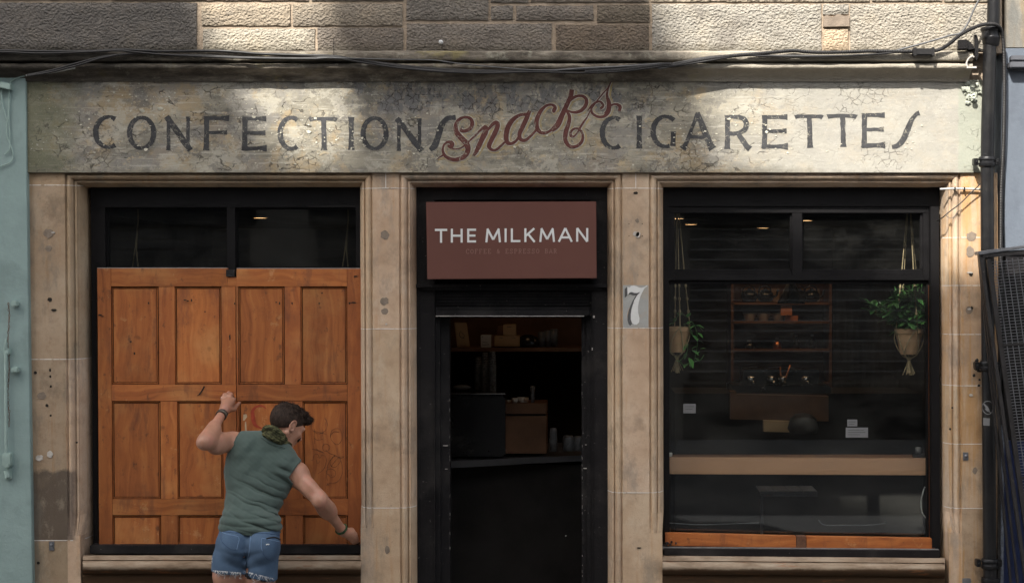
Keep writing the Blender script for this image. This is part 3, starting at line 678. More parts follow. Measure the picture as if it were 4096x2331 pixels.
# pointing: thin bead of white lime at each joint following the profile
def pointing(x0, x1, joints, left=None, right=None, vert=None):
    m = MB()
    for j in joints:
        pts = []
        if left is not None: pts += [(left + (o if 0 else 0) - 0, 0) for o in []]
        P = []
        if left is not None:     # moulding to the left of the flat: offsets grow to the right
            P += [(left + o, d) for o, d in reversed(pro)]
        P += [(x0, 0), (x1, 0)]
        if right is not None: P += [(right - o, d) for o, d in pro]
        wob = [mnoise.noise(Vector((p[0] * .03, j * .1, 0))) * 1.5 for p in P]
        A = []; B = []; hw = 1.2
        for i, (px, d) in enumerate(P):
            A.append(T(px, j - hw + wob[i] * .7, d - .0015)); B.append(T(px, j + hw + wob[i] * .7, d - .0015))
        n = len(A); C = [Vector((v.x, v.y + .003, v.z)) for v in A]; D = [Vector((v.x, v.y + .003, v.z)) for v in B]
        fs = []
        for i in range(n - 1): fs += [(i, n + i, n + i + 1, i + 1), (2 * n + i, i, i + 1, 2 * n + i + 1), (n + i, 3 * n + i, 3 * n + i + 1, n + i + 1)]
        m.add(A + B + C + D, fs)
    if vert: m.pbox(vert - 1, 694, vert + 1.2, 751, -.0015, .002, T)
    return m
for args in ((112, 258, [741, 1436, 2160], None, 318, None), (1490, 1595, [753, 1315, 2030], 1430, 1655, 1543), (2490, 2595, [753, 1312, 1969], 2430, 2655, 2543), (3842, 3930, [950, 1142, 1337, 1542, 1775, 2032], 3782, None, None)):
    pointing(*args).build_each('pointing', MAT['pointing'], shop)
# worn arris chips and plugged holes in the stone
def spots(name, mat, lst, y=-.002, seed=1, th=.006):
    m = MB(); random.seed(seed)
    for px, py, rx, ry in lst:
        n = 12; pts = [(px + rx * math.cos(6.283 * i / n) * random.uniform(.8, 1.15), py + ry * math.sin(6.283 * i / n) * random.uniform(.8, 1.15)) for i in range(n)]
        m.prism(pts, y, y + th, W)
    return m.build_each(name, mat, shop)
spots('filled_fixing_hole', MAT['filler'], [(193, 933, 19, 19), (194, 995, 13, 14), (1539, 940, 18, 19), (1537, 1204, 17, 16), (1538, 1245, 14, 13), (1549, 2198, 11, 18), (2552, 1100, 2, 2), (2549, 883, 8, 8), (3886, 946, 21, 19), (3882, 1007, 17, 24), (167, 1582, 17, 17), (3900, 1880, 10, 14), (3876, 1240, 14, 16)], -.0022)
spots('open_fixing_hole', MAT['hole'], [(199, 1198, 9, 9), (215, 1240, 11, 5), (187, 1621, 6, 6), (202, 1661, 4, 4), (306, 1769, 4, 4), (141, 1490, 7, 7), (200, 1480, 4, 7), (201, 1505, 4, 5), (203, 1545, 4, 5), (153, 2250, 6, 6), (2543, 772, 9, 6), (2516, 895, 2, 2), (2569, 895, 2, 2), (2516, 944, 2, 2), (2569, 944, 2, 2), (3884, 1096, 8, 9), (3888, 1232, 5, 7), (3801, 1715, 4, 5), (3810, 1630, 4, 4), (2556, 2190, 9, 3)], -.0026)
spots('plaster_scrap', MAT['whitefiller'], [(2545, 936, 13, 11), (2553, 940, 9, 13), (199, 1816, 12, 14), (157, 1830, 15, 12), (1545, 1296, 4, 4), (3884, 1580, 8, 6), (3880, 1090, 14, 3), (212, 930, 8, 3), (3878, 1236, 8, 4)], -.004)
spots('soot_patch', paint('soot_blackened_stone', (.15, .13, .115), .95, .3, .5, 8, dirt=(.25, .2, .15)), [], 0) if False else None
# fixings on the piers
m = MB(); m.pbox(196, 2164, 216, 2200, -.006, .002); m.lathe(W(206, 2178, -.006), [(.006, 0), (.006, .006), (.002, .009)], 10, 'y'); m.build('wall_bracket', MAT['steel'], shop, bevel=.001)
m = MB(); m.pbox(3852, 1808, 3874, 1840, -.006, .002); m.lathe(W(3864, 1822, -.006), [(.009, 0), (.009, .008), (.003, .014)], 12, 'y'); m.build('wall_bracket', MAT['steel'], shop, bevel=.001)
m = MB(); m.pbox(3850, 2312, 3884, 2345, -.008, .002); m.build('wall_bracket', MAT['steel'], shop, bevel=.002)
# carved/plaster lump at the right end of the name band and sooty base of the left pier
m = MB(); random.seed(5)
for i in range(60): m.blob(W(3885 + random.gauss(0, 15), 372 + random.gauss(0, 15), -.026), random.uniform(.005, .014), 8, 1.1, (random.uniform(.6, 1.3), .7, random.uniform(.6, 1.3)), i)
m.lathe(W(3893, 388, -.05), [(.006, 0), (.014, .004), (.016, .010), (.010, .014), (.005, .008)], 14, 'y')
m.build('plaster_lump', paint('pale_green_plaster', (.40, .42, .35), .9, .2, .5, 30), shop, autosmooth=60)
g = G('sooty_stone_wash', .95, .1); g.col(g.ramp(g.noise(9, 6, .7, vec=g.mp((1, 1, .6))), [(.35, (.085, .07, .06)), (.6, (.15, .12, .10)), (.75, (.27, .19, .12))])); g.bump(g.noise(60, 5), .4, .004)
m = MB(); pts = [(132, 1872), (160, 1880), (185, 1874), (215, 1884), (240, 1872), (262, 1868), (266, 1905), (258, 1960), (270, 2010), (268, 2090), (290, 2120), (320, 2154), (230, 2156), (140, 2155)]

# stone sills: swept bull-nosed profile
def sill(x0, x1, py0, name, tints, slope=0):
    m = MB(); pf = [(.20, 0), (.02, 6), (.004, 12), (-.002, 24), (.010, 27), (-.035, 32), (-.050, 38), (-.058, 47), (-.058, 56), (-.050, 66), (-.035, 73), (-.016, 77), (.010, 80), (.000, 92), (.004, 96), (.006, 128), (.02, 132), (.03, 180), (.03, 260)]
    n = 60; vs = []
    for i in range(n + 1):
        px = x0 + (x1 - x0) * i / n
        for j, (d, o) in enumerate(pf):
            q = .003 * mnoise.noise(Vector((px * .02, j * .4, 0))) + .002 * mnoise.noise(Vector((px * .09, j * .6, 7)))
            v = W(px, py0 + slope * (px - x0) / (x1 - x0) + o + q * 300, d); v.y += q; vs.append(v)
    k = len(pf); fs = [(i * k + j, i * k + j + 1, (i + 1) * k + j + 1, (i + 1) * k + j) for i in range(n) for j in range(k - 1)]
    q = len(vs); vs += [Vector((vs[0].x, .3, vs[k - 1].z)), Vector((vs[n * k].x, .3, vs[k - 1].z))]
    fs += [tuple(list(range(k))[::-1] + [q])[::-1], tuple([n * k + j for j in range(k)] + [q + 1])]
    m.tint = tints; m.add(vs, fs); return m.build(name, MAT['sandsill'], shop, autosmooth=50)
g = G('stained_sill_stone', .9, .15)
c = g.ramp(g.noise(1, 6, .65, vec=g.mp((5, 5, 22))), [(.3, (.17, .12, .08)), (.5, (.30, .23, .165)), (.7, (.40, .33, .25))])
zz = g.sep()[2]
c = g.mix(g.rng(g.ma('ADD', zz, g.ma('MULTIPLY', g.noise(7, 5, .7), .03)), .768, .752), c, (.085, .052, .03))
c = g.mix(g.ma('MULTIPLY', g.rng(g.noise(8, 5, .7, vec=g.mp((.5, 1, 3), (2, 2, 2))), .58, .68), .5), c, (.30, .12, .05))
g.col(g.mix(1.0, c, g.tint(), 'MULTIPLY')); g.bump(g.noise(40, 6, .7), .5, .006); MAT['sandsill'] = g.m
sill(331, 1443, 2214, 'window_sill', (.92, .9, .88)); sill(2650, 3780, 2216, 'window_sill', (1, 1, 1), 10)
# dado under the sills and black plinth
m = MB(); m.box(W(331, 2300).x, xt(1440), .05, .3, -.02, zt(2420)); m.box(xt(2650), xt(3790), .05, .3, -.02, zt(2420)); m.build('stall_riser', MAT['blackworn'], shop)

# ================================================================ joinery
# --- left window: black frame and dark panes over the shutter
win = empty('display_window', (0, 0, 0), '', '')
bpy.data.objects.remove(win)
m = MB(); YF = .15
def fr(m, x0, y0, x1, y1, yf, yb): m.pbox(x0, y0, x1, y1, yf, yb, F)
fr(m, 362, 748, 1446, 830, .13, .22); fr(m, 362, 830, 420, 1200, .132, .22); fr(m, 1422, 830, 1446, 1200, .132, .22); fr(m, 906, 830, 940, 1120, .128, .22)
fr(m, 420, 822, 906, 836, .15, .2); fr(m, 940, 824, 1422, 838, .15, .2); fr(m, 362, 1066, 1446, 1200, .15, .22); fr(m, 420, 836, 432, 1066, .16, .2); fr(m, 362, 1200, 384, 2200, .128, .22)
fr(m, 362, 1200, 1446, 2180, .19, .24)
wf = m.build('window_frame', MAT['black'], shop, bevel=.002)
m = MB(); fr(m, 432, 836, 906, 1066, .175, .181); m.build('pane', MAT['glass'], wf)
m = MB(); fr(m, 940, 838, 1422, 1066, .175, .181); m.build('pane', MAT['glass'], wf)
m = MB(); m.pbox(358, 2180, 1442, 2214, .045, .2); m.build('black_sub_sill', MAT['blackworn'], shop, bevel=.003)

# --- right window
m = MB()
fr(m, 2655, 748, 3756, 826, .14, .25); fr(m, 2655, 826, 2674, 2160, .138, .25); fr(m, 3722, 826, 3756, 2215, .10, .25)
m2 = m; m2.pbox(3722, 826, 3756, 2190, .098, .14, F)
fr(m, 2674, 826, 3722, 852, .15, .22); fr(m, 2674, 852, 2696, 1121, .15, .22); fr(m, 3168, 852, 3208, 1098, .15, .22); fr(m, 3692, 852, 3722, 1121, .15, .22)
fr(m, 2696, 1098, 3692, 1121, .148, .22); fr(m, 2674, 1121, 3722, 1136, .17, .22)
fr(m, 2696, 1077, 3168, 1086, .168, .2); fr(m, 3208, 1077, 3692, 1086, .168, .2); fr(m, 2690, 1086, 3172, 1098, .158, .2); fr(m, 3204, 1086, 3698, 1098, .158, .2)
fr(m, 3160, 852, 3168, 1077, .168, .2); fr(m, 3208, 852, 3212, 1077, .168, .2); fr(m, 3680, 852, 3692, 1077, .165, .2)
fr(m, 2672, 1136, 2676, 2150, .17, .2); fr(m, 3704, 1136, 3722, 2160, .16, .2)
wf2 = m.build('window_frame', MAT['black'], shop, bevel=.002)
for a in ((2696, 852, 3168, 1077), (3208, 852, 3692, 1077), (2674, 1136, 3706, 2170)):
    m = MB(); fr(m, *a, .185, .191); m.build('pane', MAT['glass'], wf2)
m = MB(); m.pbox(3712, 1140, 3714.5, 2150, .157, .165, F); m.build('glazing_strip', MAT['copper'], wf2)
m = MB(); m.pbox(2656, 2193, 3762, 2222, .06, .2, W, 8); m.build('black_sub_sill', MAT['blackworn'], shop, bevel=.003)
m = MB(); m.pbox(2640, 2187, 3755, 2195, .085, .2, W, 8); m.build('sub_sill_edge', paint('chalky_grey_edge', (.20, .195, .19), .7, .3, .3, 30), shop)
# stickers and notices on the glass
def sheet(x0, y0, x1, y1, mt, name, y=.183, lines=0):
    m = MB(); m.pbox(x0, y0, x1, y1, y, y + .0012); o = m.build(name, MAT[mt], shop)
    return o
sheet(2733, 1614, 2783, 1652, 'greypaper', 'window_notice'); sheet(3389, 1677, 3429, 1704, 'greypaper', 'window_notice'); sheet(3383, 1709, 3472, 1749, 'greypaper', 'window_notice')
m = MB()
for i, (x0, x1, y) in enumerate([(3392, 3455, 1718), (3392, 3462, 1727), (3392, 3440, 1736), (2740, 2776, 1624), (2740, 2770, 1634), (3394, 3422, 1685), (3394, 3418, 1694)]): m.pbox(x0, y, x1, y + 2.4, .1822, .1829)
m.build_each('notice_print', MAT['dark7'], shop)

# --- doorway
m = MB()
fr(m, 1662, 748, 2440, 800, .13, .30); fr(m, 1662, 800, 1738, 2800, .128, .30); fr(m, 2364, 800, 2440, 2800, .128, .30)
fr(m, 1738, 800, 2364, 1142, .18, .30); fr(m, 1662, 1136, 2440, 1150, .095, .30); fr(m, 1690, 1150, 2410, 1160, .11, .3); fr(m, 1738, 1160, 2364, 1229, .16, .3)
for i in range(5): fr(m, 1742, 1168 + i * 12, 2360, 1174 + i * 12, .148, .17)
fr(m, 1741, 1228, 2362, 1262, .12, .30); fr(m, 1741, 1234, 2362, 1238, .116, .13)
fr(m, 1738, 1262, 1758, 2800, .17, .3); fr(m, 1758, 1262, 1796, 2800, .21, .3); fr(m, 2345, 1262, 2364, 2800, .17, .3); fr(m, 2325, 1262, 2345, 2800, .21, .3); fr(m, 1758, 1262, 2345, 1270, .2, .3)
fr(m, 1667, 752, 1674, 2800, .12, .14); fr(m, 1732, 1150, 1737, 2800, .118, .14); fr(m, 2366, 1150, 2370, 2800, .118, .14)
m.build('door_frame', MAT['blackworn'], shop, bevel=.002)
m = MB(); fr(m, 1741, 1262, 2336, 1265.5, .119, .125); random.seed(9)
for px in (1796, 2327):
    y = 1500
    while y < 2340:
        l = random.uniform(2, 14); 
        if random.random() < .45: m.pbox(px - .5, y, px + random.uniform(.2, 1.2), y + l, .2085, .212, F)
        y += l + random.uniform(3, 26)
for x, y, w, h in ((2334, 1871, 18, 3), (1772, 1780, 20, 3), (2372, 1262, 7, 9), (2367, 1390, 4, 10), (1780, 1874, 10, 2), (2340, 1777, 16, 2), (2262, 2140, 3, 4)): m.pbox(x, y, x + w, y + h, .117 if x > 2360 else .2, .21)
m.build('paint_chips', paint('bare_chipped_paint', (.34, .32, .30), .8, .3, 0, 30), shop)

# --- house number on the third pier
m = MB(); m.pbox(2492, 1140, 2594, 1310, -.0012, .003, W); num = m.build('number_panel', MAT['grey7'], shop)
def q7(l): return [(2460 + x / 7.28, 1120 + y / 7.28) for x, y in l]
m = MB(); m.prism(q7([(360, 190), (420, 215), (470, 170), (550, 158), (630, 180), (700, 215), (775, 222), (860, 200), (940, 145), (935, 180), (860, 235), (790, 360), (730, 500), (690, 650), (670, 800), (675, 950), (715, 1120), (700, 1230), (640, 1290), (560, 1295), (500, 1250), (460, 1150), (460, 1000), (480, 850), (520, 720), (560, 590), (640, 450), (730, 345), (640, 375), (560, 370), (490, 345), (430, 360), (372, 430)]), -.0020, .002)
m.build('number_seven', MAT['white7'], num)
m = MB(); m.prism(q7([(280, 262), (355, 195), (357, 450), (285, 515)]), -.0026, .001); m.prism(q7([(372, 440), (430, 360), (490, 348), (560, 378), (640, 382), (735, 345), (690, 400), (600, 445), (520, 445), (450, 415), (400, 425)]), -.0026, .001)
m.prism(q7([(715, 360), (640, 450), (560, 590), (520, 720), (480, 850), (458, 1000), (460, 1150), (498, 1270), (440, 1330), (395, 1275), (365, 1170), (365, 1050), (400, 880), (450, 740), (520, 590), (600, 460)]), -.0024, .001)
m.build('number_shadow', MAT['dark7'], num)
# ================================================================ sign over the door
c = W(2046, 1117, -.03)
sg = empty('hanging_sign', c, 'flat brown sign panel reading THE MILKMAN above the doorway', 'sign')
m = MB(); yf, yb = -.035, .10
A = [W(1709, 1117, yf), W(2387, 1113, yf), W(2385, 806, yf), W(1704, 808, yf)]
m.hexa(A + [Vector((v.x, yb, v.z)) for v in A]); m.build('sign_panel', MAT['sign'], sg, bevel=.002)
def sans(ch, x0, y0, x1, y1, w):
    X = lambda u: x0 + (x1 - x0) * u; Y = lambda v: y0 + (y1 - y0) * v; e = w / 2
    S_ = {'T': [[(x0, y0 + e), (x1, y0 + e)], [(X(.5), y0), (X(.5), y1)]],
     'H': [[(x0 + e, y0), (x0 + e, y1)], [(x1 - e, y0), (x1 - e, y1)], [(x0, Y(.5)), (x1, Y(.5))]],
     'E': [[(x0 + e, y0), (x0 + e, y1)], [(x0, y0 + e), (x1, y0 + e)], [(x0, Y(.5)), (X(.93), Y(.5))], [(x0, y1 - e), (x1, y1 - e)]],
     'M': [[(X(.03), y1), (X(.13), y0 + 2)], [(X(.10), y0), (X(.5), Y(.80))], [(X(.5), Y(.80)), (X(.90), y0)], [(X(.87), y0 + 2), (X(.97), y1)]],
     'I': [[(X(.5), y0), (X(.5), y1)]], 'L': [[(x0 + e, y0), (x0 + e, y1)], [(x0, y1 - e), (x1, y1 - e)]],
     'K': [[(x0 + e, y0), (x0 + e, y1)], [(x0 + e, Y(.58)), (X(.92), y0)], [(X(.34), Y(.40)), (X(.95), y1)]],
     'A': [[(X(.03), y1), (X(.5), y0)], [(X(.5), y0), (X(.97), y1)], [(X(.2), Y(.68)), (X(.8), Y(.68))]],
     'N': [[(x0 + e, y1), (x0 + e, y0)], [(x0 + e, y0), (x1 - e, y1)], [(x1 - e, y1), (x1 - e, y0)]]}
    return [[(x, y, w) for x, y in s] for s in S_[ch]]
def b1(x, y): return (1400 + x / 1.7754, 680 + y / 1.7754)
m = MB()
for ch, x0, x1 in (('T', 603, 690), ('H', 716, 800), ('E', 832, 895), ('M', 965, 1068), ('I', 1096, 1114), ('L', 1142, 1210), ('K', 1238, 1315), ('M', 1348, 1452), ('A', 1480, 1578), ('N', 1606, 1692)):
    t = (x0 - 603) / 1090.; a = b1(x0, 418 - 6 * t); b = b1(x1, 516 - 8 * t)
    for s in sans(ch, a[0], a[1], b[0], b[1], 8.3): ribbon(m, s, yf - .0015, smooth=0, th=.0016)
m.build('shop_name_lettering', MAT['white'], sg)
sm = {'C': [[(.95, .2), (.7, .02), (.35, .02), (.08, .3), (.08, .7), (.35, .98), (.7, .98), (.95, .8)], [(.95, .02), (.95, .3)]], 'O': [[(.5, .02), (.15, .2), (.06, .5), (.15, .8), (.5, .98), (.85, .8), (.94, .5), (.85, .2), (.5, .02)]],
      'F': [[(.2, 0), (.2, 1)], [(0, .04), (.9, .04), (.9, .28)], [(.2, .5), (.65, .5)], [(0, .98), (.42, .98)]], 'E': [[(.2, 0), (.2, 1)], [(0, .04), (.9, .04), (.9, .26)], [(.2, .5), (.65, .5)], [(0, .97), (.92, .97), (.92, .72)]],
      '&': [[(.95, .45), (.6, .95), (.2, .95), (.1, .7), (.55, .3), (.5, .05), (.25, .1), (.3, .35), (.9, .98)]], 'S': [[(.85, .22), (.6, .02), (.2, .06), (.15, .35), (.8, .6), (.85, .9), (.4, 1.), (.1, .78)], [(.88, .02), (.88, .25)], [(.08, .75), (.08, 1)]],
      'P': [[(.2, 0), (.2, 1)], [(0, .04), (.7, .04), (.92, .25), (.7, .5), (.2, .52)], [(0, .98), (.42, .98)]], 'R': [[(.2, 0), (.2, 1)], [(0, .04), (.7, .04), (.9, .25), (.7, .48), (.2, .5)], [(.5, .5), (.85, .98), (1, .98)], [(0, .98), (.4, .98)]],
      'B': [[(.2, 0), (.2, 1)], [(0, .04), (.7, .04), (.88, .25), (.65, .48), (.2, .49)], [(.65, .48), (.95, .72), (.7, .97), (0, .97)]], 'A': [[(.05, .98), (.5, 0), (.95, .98)], [(.22, .65), (.78, .65)], [(-.08, .98), (.22, .98)], [(.78, .98), (1.08, .98)]]}
m = MB(); txt = 'COFFEE & ESPRESSO BAR'
for i, ch in enumerate(txt):
    if ch == ' ': continue
    x0, y0 = b1(824 + i * 31.1, 562 - 3 * i / 20.); sx, sy = 22 / 1.7754, 32 / 1.7754
    for s in sm[ch]: ribbon(m, [(x0 + sx * u, y0 + sy * v, 2.1) for u, v in s], yf - .0008, smooth=0, th=.001)
m.build('tagline_lettering', MAT['emboss'], sg)

# ================================================================ timber shutter over the left window
sh = empty('wooden_shutter', W(905, 2180, .1), 'orange varnished pine shutter of panelled boards covering the left window', 'window shutter')
YS = .088
def boards(mb, lst, yf, yb=.125):
    for x0, y0, x1, y1 in lst:
        k = random.uniform(.76, 1.12); mb.tint = (k, k * random.uniform(.95, 1.03), k); mb.pbox(x0, y0, x1, y1, yf + random.uniform(0, .0012), yb, F)
random.seed(21)
m = MB(); boards(m, [(386, 1073, 441, 2178), (632, 1146, 696, 1537), (883, 1146, 940, 1537), (942.5, 1146, 950, 1537), (1136, 1146, 1200, 1537), (1387, 1074, 1446, 2178), (637, 1604, 704, 1994), (888, 1604, 941, 1994), (943.5, 1604, 950, 1994), (1136, 1604, 1206, 1994), (637, 2060, 704, 2178), (888, 2060, 950, 2178), (1136, 2060, 1206, 2178)], YS)
m.build_each('stile', MAT['pine'], sh, bevel=.0012)
m = MB(); boards(m, [(441.5, 1073, 908, 1145.5), (944, 1075, 1386.5, 1145.5), (441.5, 1537.5, 940, 1603.5), (942.5, 1537.5, 1386.5, 1603.5), (441.5, 1994.5, 941, 2059.5), (943, 1994.5, 1386.5, 2059.5)], YS - .001)
m.tint = (.9, .9, .9); m.pbox(908, 1108, 944, 1145, YS + .001, .125, F)
m.build_each('rail', MAT['pineh'], sh, bevel=.0012)
PAN = [(442, 1146, 632, 1537), (696, 1146, 883, 1537), (950, 1146, 1136, 1537), (1200, 1146, 1387, 1537), (442, 1604, 637, 1994), (704, 1604, 888, 1994), (950, 1604, 1136, 1994), (1206, 1604, 1387, 1994), (442, 2060, 637, 2178), (704, 2060, 888, 2178), (950, 2060, 1136, 2178), (1206, 2060, 1387, 2178)]
gm = MB()
for p in PAN:
    m = MB(); k = random.uniform(.78, 1.14); m.tint = (k, k, k); m.pbox(p[0] + 9, p[1] + 9, p[2] - 9, p[3] + (0 if p[3] > 2150 else -9), YS + .009, .125, F)
    m.build('panel', MAT['pine'], sh, bevel=.001)
    gm.pbox(p[0] - 2, p[1] - 2, p[2] + 2, p[3] + 2, YS + .020, .126, F)
    for a in ((p[0], p[1], p[2], p[1] + 3.5), (p[0], p[3] - 3, p[2], p[3]), (p[0], p[1], p[0] + 3, p[3]), (p[2] - 3, p[1], p[2], p[3])): pass
gm.build_each('groove', MAT['groove'], sh)
m = MB()      # thin moulding bead round each panel
for p in PAN:
    for i, (a, b) in enumerate((((p[0] + 4.5, p[1] + 4.5), (p[2] - 4.5, p[1] + 4.5)), ((p[2] - 4.5, p[1] + 4.5), (p[2] - 4.5, p[3] - 4.5)), ((p[0] + 4.5, p[3] - 4.5), (p[2] - 4.5, p[3] - 4.5)), ((p[0] + 4.5, p[1] + 4.5), (p[0] + 4.5, p[3] - 4.5)))):
        m.tube([F(*a, YS + .011), F(*b, YS + .011)], .0026, 6)
m.build_each('panel_bead', MAT['pine'], sh)
def sp(name, mat, lst, y, seed=1, parent=sh):
    m = MB(); random.seed(seed)
    for px, py, rx, ry in lst:
        n = 9; m.prism([(px + rx * math.cos(6.283 * i / n) * random.uniform(.6, 1.2), py + ry * math.sin(6.283 * i / n) * random.uniform(.6, 1.2)) for i in range(n)], y, y + .004)
    return m.build_each(name, mat, parent)
sp('dent', MAT['hole'], [(919, 1348, 3.5, 13), (938, 1214, 3, 5), (1168, 1213, 2.5, 5), (1118, 1213, 3, 7), (594, 1212, 2.5, 5), (750, 1203, 5, 2.5), (766, 1201, 3, 6), (740, 1200, 7, 3), (1276, 1214, 3, 5), (1415, 1210, 14, 3), (1422, 1105, 8, 4), (400, 1260, 8, 4), (410, 1265, 5, 2), (1398, 1212, 4, 5), (1104, 1209, 4, 3), (537, 1413, 4, 6), (522, 1366, 4, 4), (820, 1246, 3, 3), (1288, 1172, 3, 3), (1100, 2200 - 300, 4, 6)], YS - .0022)
m = MB(); m.prism([(795, 1576), (806, 1560), (815, 1543), (820, 1545), (812, 1560), (800, 1578), (786, 1582)], YS - .003, YS + .001); m.build('knot', MAT['hole'], sh)
m = MB(); m.pbox(902, 1078, 936, 1106, YS - .006, .12, F); m.prism([(906, 1084), (932, 1090), (930, 1097), (905, 1092)], YS - .009, YS); m.build('iron_catch', MAT['darksteel'], sh, bevel=.001)
m = MB(); m.pbox(386, 1070.5, 906, 1073, YS + .001, .12, F); m.pbox(946, 1072, 1446, 1074.5, YS + .001, .12, F); m.build('top_edge', paint('pale_grey_edge', (.27, .26, .255), .7, .2, 0, 30), sh)
# marks on the boards: red stroke, pale scrapes, scribble
def z5(x, y): return (x / 1.564, 1400 + y / 1.564)
def z6(x, y): return (700 + x / 1.7525, 1500 + y / 1.7525)
m = MB()
ribbon(m, [z6(x, y) + (w,) for x, y, w in ((640, 235, 3), (610, 215, 6), (570, 222, 9), (545, 250, 12), (548, 300, 17), (560, 345, 13), (590, 365, 7), (610, 370, 4))], YS + .0078, jag=.8)
ribbon(m, [z6(x, y) + (w,) for x, y, w in ((535, 415, 5), (570, 408, 4), (605, 412, 3))], YS + .0078, jag=.8)
m.build('red_paint_stroke', paint('faint_red_paint', (.33, .048, .02), .6, .2, 0, 40, chips=(.40, .15, .05)), sh)
m = MB(); m.prism([z6(480, 275), z6(500, 272), z6(506, 290), z6(488, 316), z6(476, 318)], YS + .0075, YS + .010); m.prism([z6(490, 330), z6(498, 322), z6(502, 380), z6(506, 415), z6(490, 412)], YS + .0075, YS + .010)
m.build('pale_scrape', paint('scraped_pale_wood', (.50, .38, .24), .8, .2, 0, 30), sh)
scr = [[(975, 330), (955, 350), (965, 385), (1010, 410), (1055, 385), (1068, 340), (1050, 300)], [(978, 375), (980, 430), (978, 480)], [(975, 390), (1010, 400), (1060, 412)], [(975, 440), (1000, 455), (1040, 445)],
       [(960, 515), (1000, 528), (1045, 545)], [(985, 515), (1010, 527), (1040, 540)], [(1045, 480), (1035, 500), (1040, 525), (1070, 530), (1085, 500), (1060, 480), (1040, 490)],
       [(1090, 440), (1095, 395), (1130, 372), (1165, 390), (1170, 450), (1140, 485), (1110, 470), (1090, 430), (1115, 395), (1150, 400)], [(1055, 520), (1080, 545), (1120, 560), (1160, 580), (1185, 570), (1150, 575), (1115, 610), (1095, 640)],
       [(965, 600), (975, 560), (1000, 555), (1015, 580), (1030, 560), (1055, 570), (1060, 610), (1040, 660), (1000, 690)], [(990, 590), (1000, 620), (1015, 600)], [(1090, 600), (1110, 570), (1150, 575), (1160, 600), (1130, 640), (1100, 640), (1085, 610)],
       [(1100, 700), (1065, 690), (1065, 665), (1095, 655), (1125, 675), (1120, 705), (1095, 715), (1075, 695)], [(1075, 640), (1060, 690), (1070, 740)], [(1165, 600), (1175, 680), (1140, 745), (1085, 755)], [(1060, 770), (1085, 755)], [(1065, 755), (1080, 775)], [(1170, 345), (1175, 360)], [(1120, 560), (1080, 610), (1065, 650)]]
m = MB()
for s in scr: ribbon(m, [z6(*p) + (random.uniform(.9, 1.6),) for p in s], YS + .0078, smooth=6, jag=.3)
m.build('scribble', paint('dark_pencil_scribble', (.075, .032, .016), .7, .2, 0, 30), sh)
# black fixing block at the foot, by the pier
m = MB(); m.blob(W(1418, 2165, .06), .012, 8, .5, (1.6, .8, 1)); m.blob(W(1432, 2170, .06), .010, 8, .5); m.tube([W(1410, 2172, .055), W(1425, 2160, .05), W(1438, 2170, .055)], .003, 6); m.build('shutter_bolt', MAT['blackmetal'], sh, smooth=True)

# ---- its matching timber bead in front of the right window
bd = empty('timber_bottom_board', W(3200, 2190, .1), 'narrow orange pine board lying along the foot of the glazed window', 'board')
m = MB(); m.tint = (1.08, 1.05, 1.0)
for x0, x1, ya, yb2, yc, yd in ((2661, 3184, 2131, 2144, 2182, 2189), (3226, 3743, 2145, 2153, 2189, 2194)):
    A = [W(x0, yc, .10), W(x1, yd, .10), W(x1 - (10 if x1 > 3700 else 0), yb2, .10), W(x0, ya, .10)]; m.hexa(A + [Vector((v.x, .15, v.z)) for v in A])
m.build('board', MAT['pineh'], bd, bevel=.002)
m = MB(); A = [W(3184, 2189, .098), W(3226, 2190, .098), W(3224, 2144, .098), W(3187, 2143, .098)]; m.hexa(A + [Vector((v.x, .15, v.z)) for v in A]); m.lathe(W(3205, 2155, .098), [(.005, 0), (.005, .002)], 8, 'y'); m.build('iron_strap', MAT['rust'], bd, bevel=.001)
m = MB(); random.seed(2)
for i in range(7): m.blob(W(2676 + random.gauss(0, 12), 2175 + random.gauss(0, 6), .092), .007, 7, .5, (1, .6, 1), i)
m.build('rusty_fixing', MAT['blackmetal'], bd)

# ================================================================ left neighbour, mint green
nl = empty('mint_shopfront', (xt(0), 0, 0), 'mint green painted shopfront at the left edge of the street front', 'building')
m = MB(); m.prism([(-700, 288), (104, 290), (108, 700), (118, 1500), (131, 2331), (135, 2800), (-700, 2800)], -.035, .30)
m.build('painted_pier', MAT['mint'], nl, bevel=.004)
m = MB(); m.prism([(0, 328), (41, 334), (41, 360), (0, 351), (-40, 346), (-40, 324)], -.075, -.03); m.build('bracket_box', MAT['mintiron'], nl, bevel=.003)
for nm, pts in (('wire', [(100, 304), (70, 312), (45, 326), (38, 345), (36, 400), (30, 480), (12, 420), (5, 370), (14, 352)]), ('wire', [(30, 480), (28, 540), (42, 580), (52, 620), (40, 650), (0, 665), (-20, 680)]), ('wire', [(38, 400), (36, 470), (40, 560), (36, 600), (18, 618)])):
    m = MB(); m.tube([W(x, y, -.045) for x, y in cr(pts, 6)], .0032, 6); m.build(nm, MAT['mintiron'], nl, smooth=True)
bl = empty('shutter_bar', W(20, 1950, -.04), 'mint painted iron bar with lugs and rusty chain on the green pier', 'security bar')
def zL(x, y): return (x / 1.82, 1150 + y / 1.82)
m = MB(); m.tube([W(*zL(42, 470), -.062), W(*zL(45, 1210), -.062)], .0085, 12); m.tube([W(*zL(45, 1330), -.062), W(*zL(55, 1380), -.062)], .014, 10)
m.tube([W(*zL(44, 375), -.062), W(*zL(44, 400), -.062)], .007, 10); m.tube([W(*zL(42, 400), -.062), W(*zL(42, 445), -.062)], .010, 10); m.build('bar', MAT['mintiron'], bl, autosmooth=50)
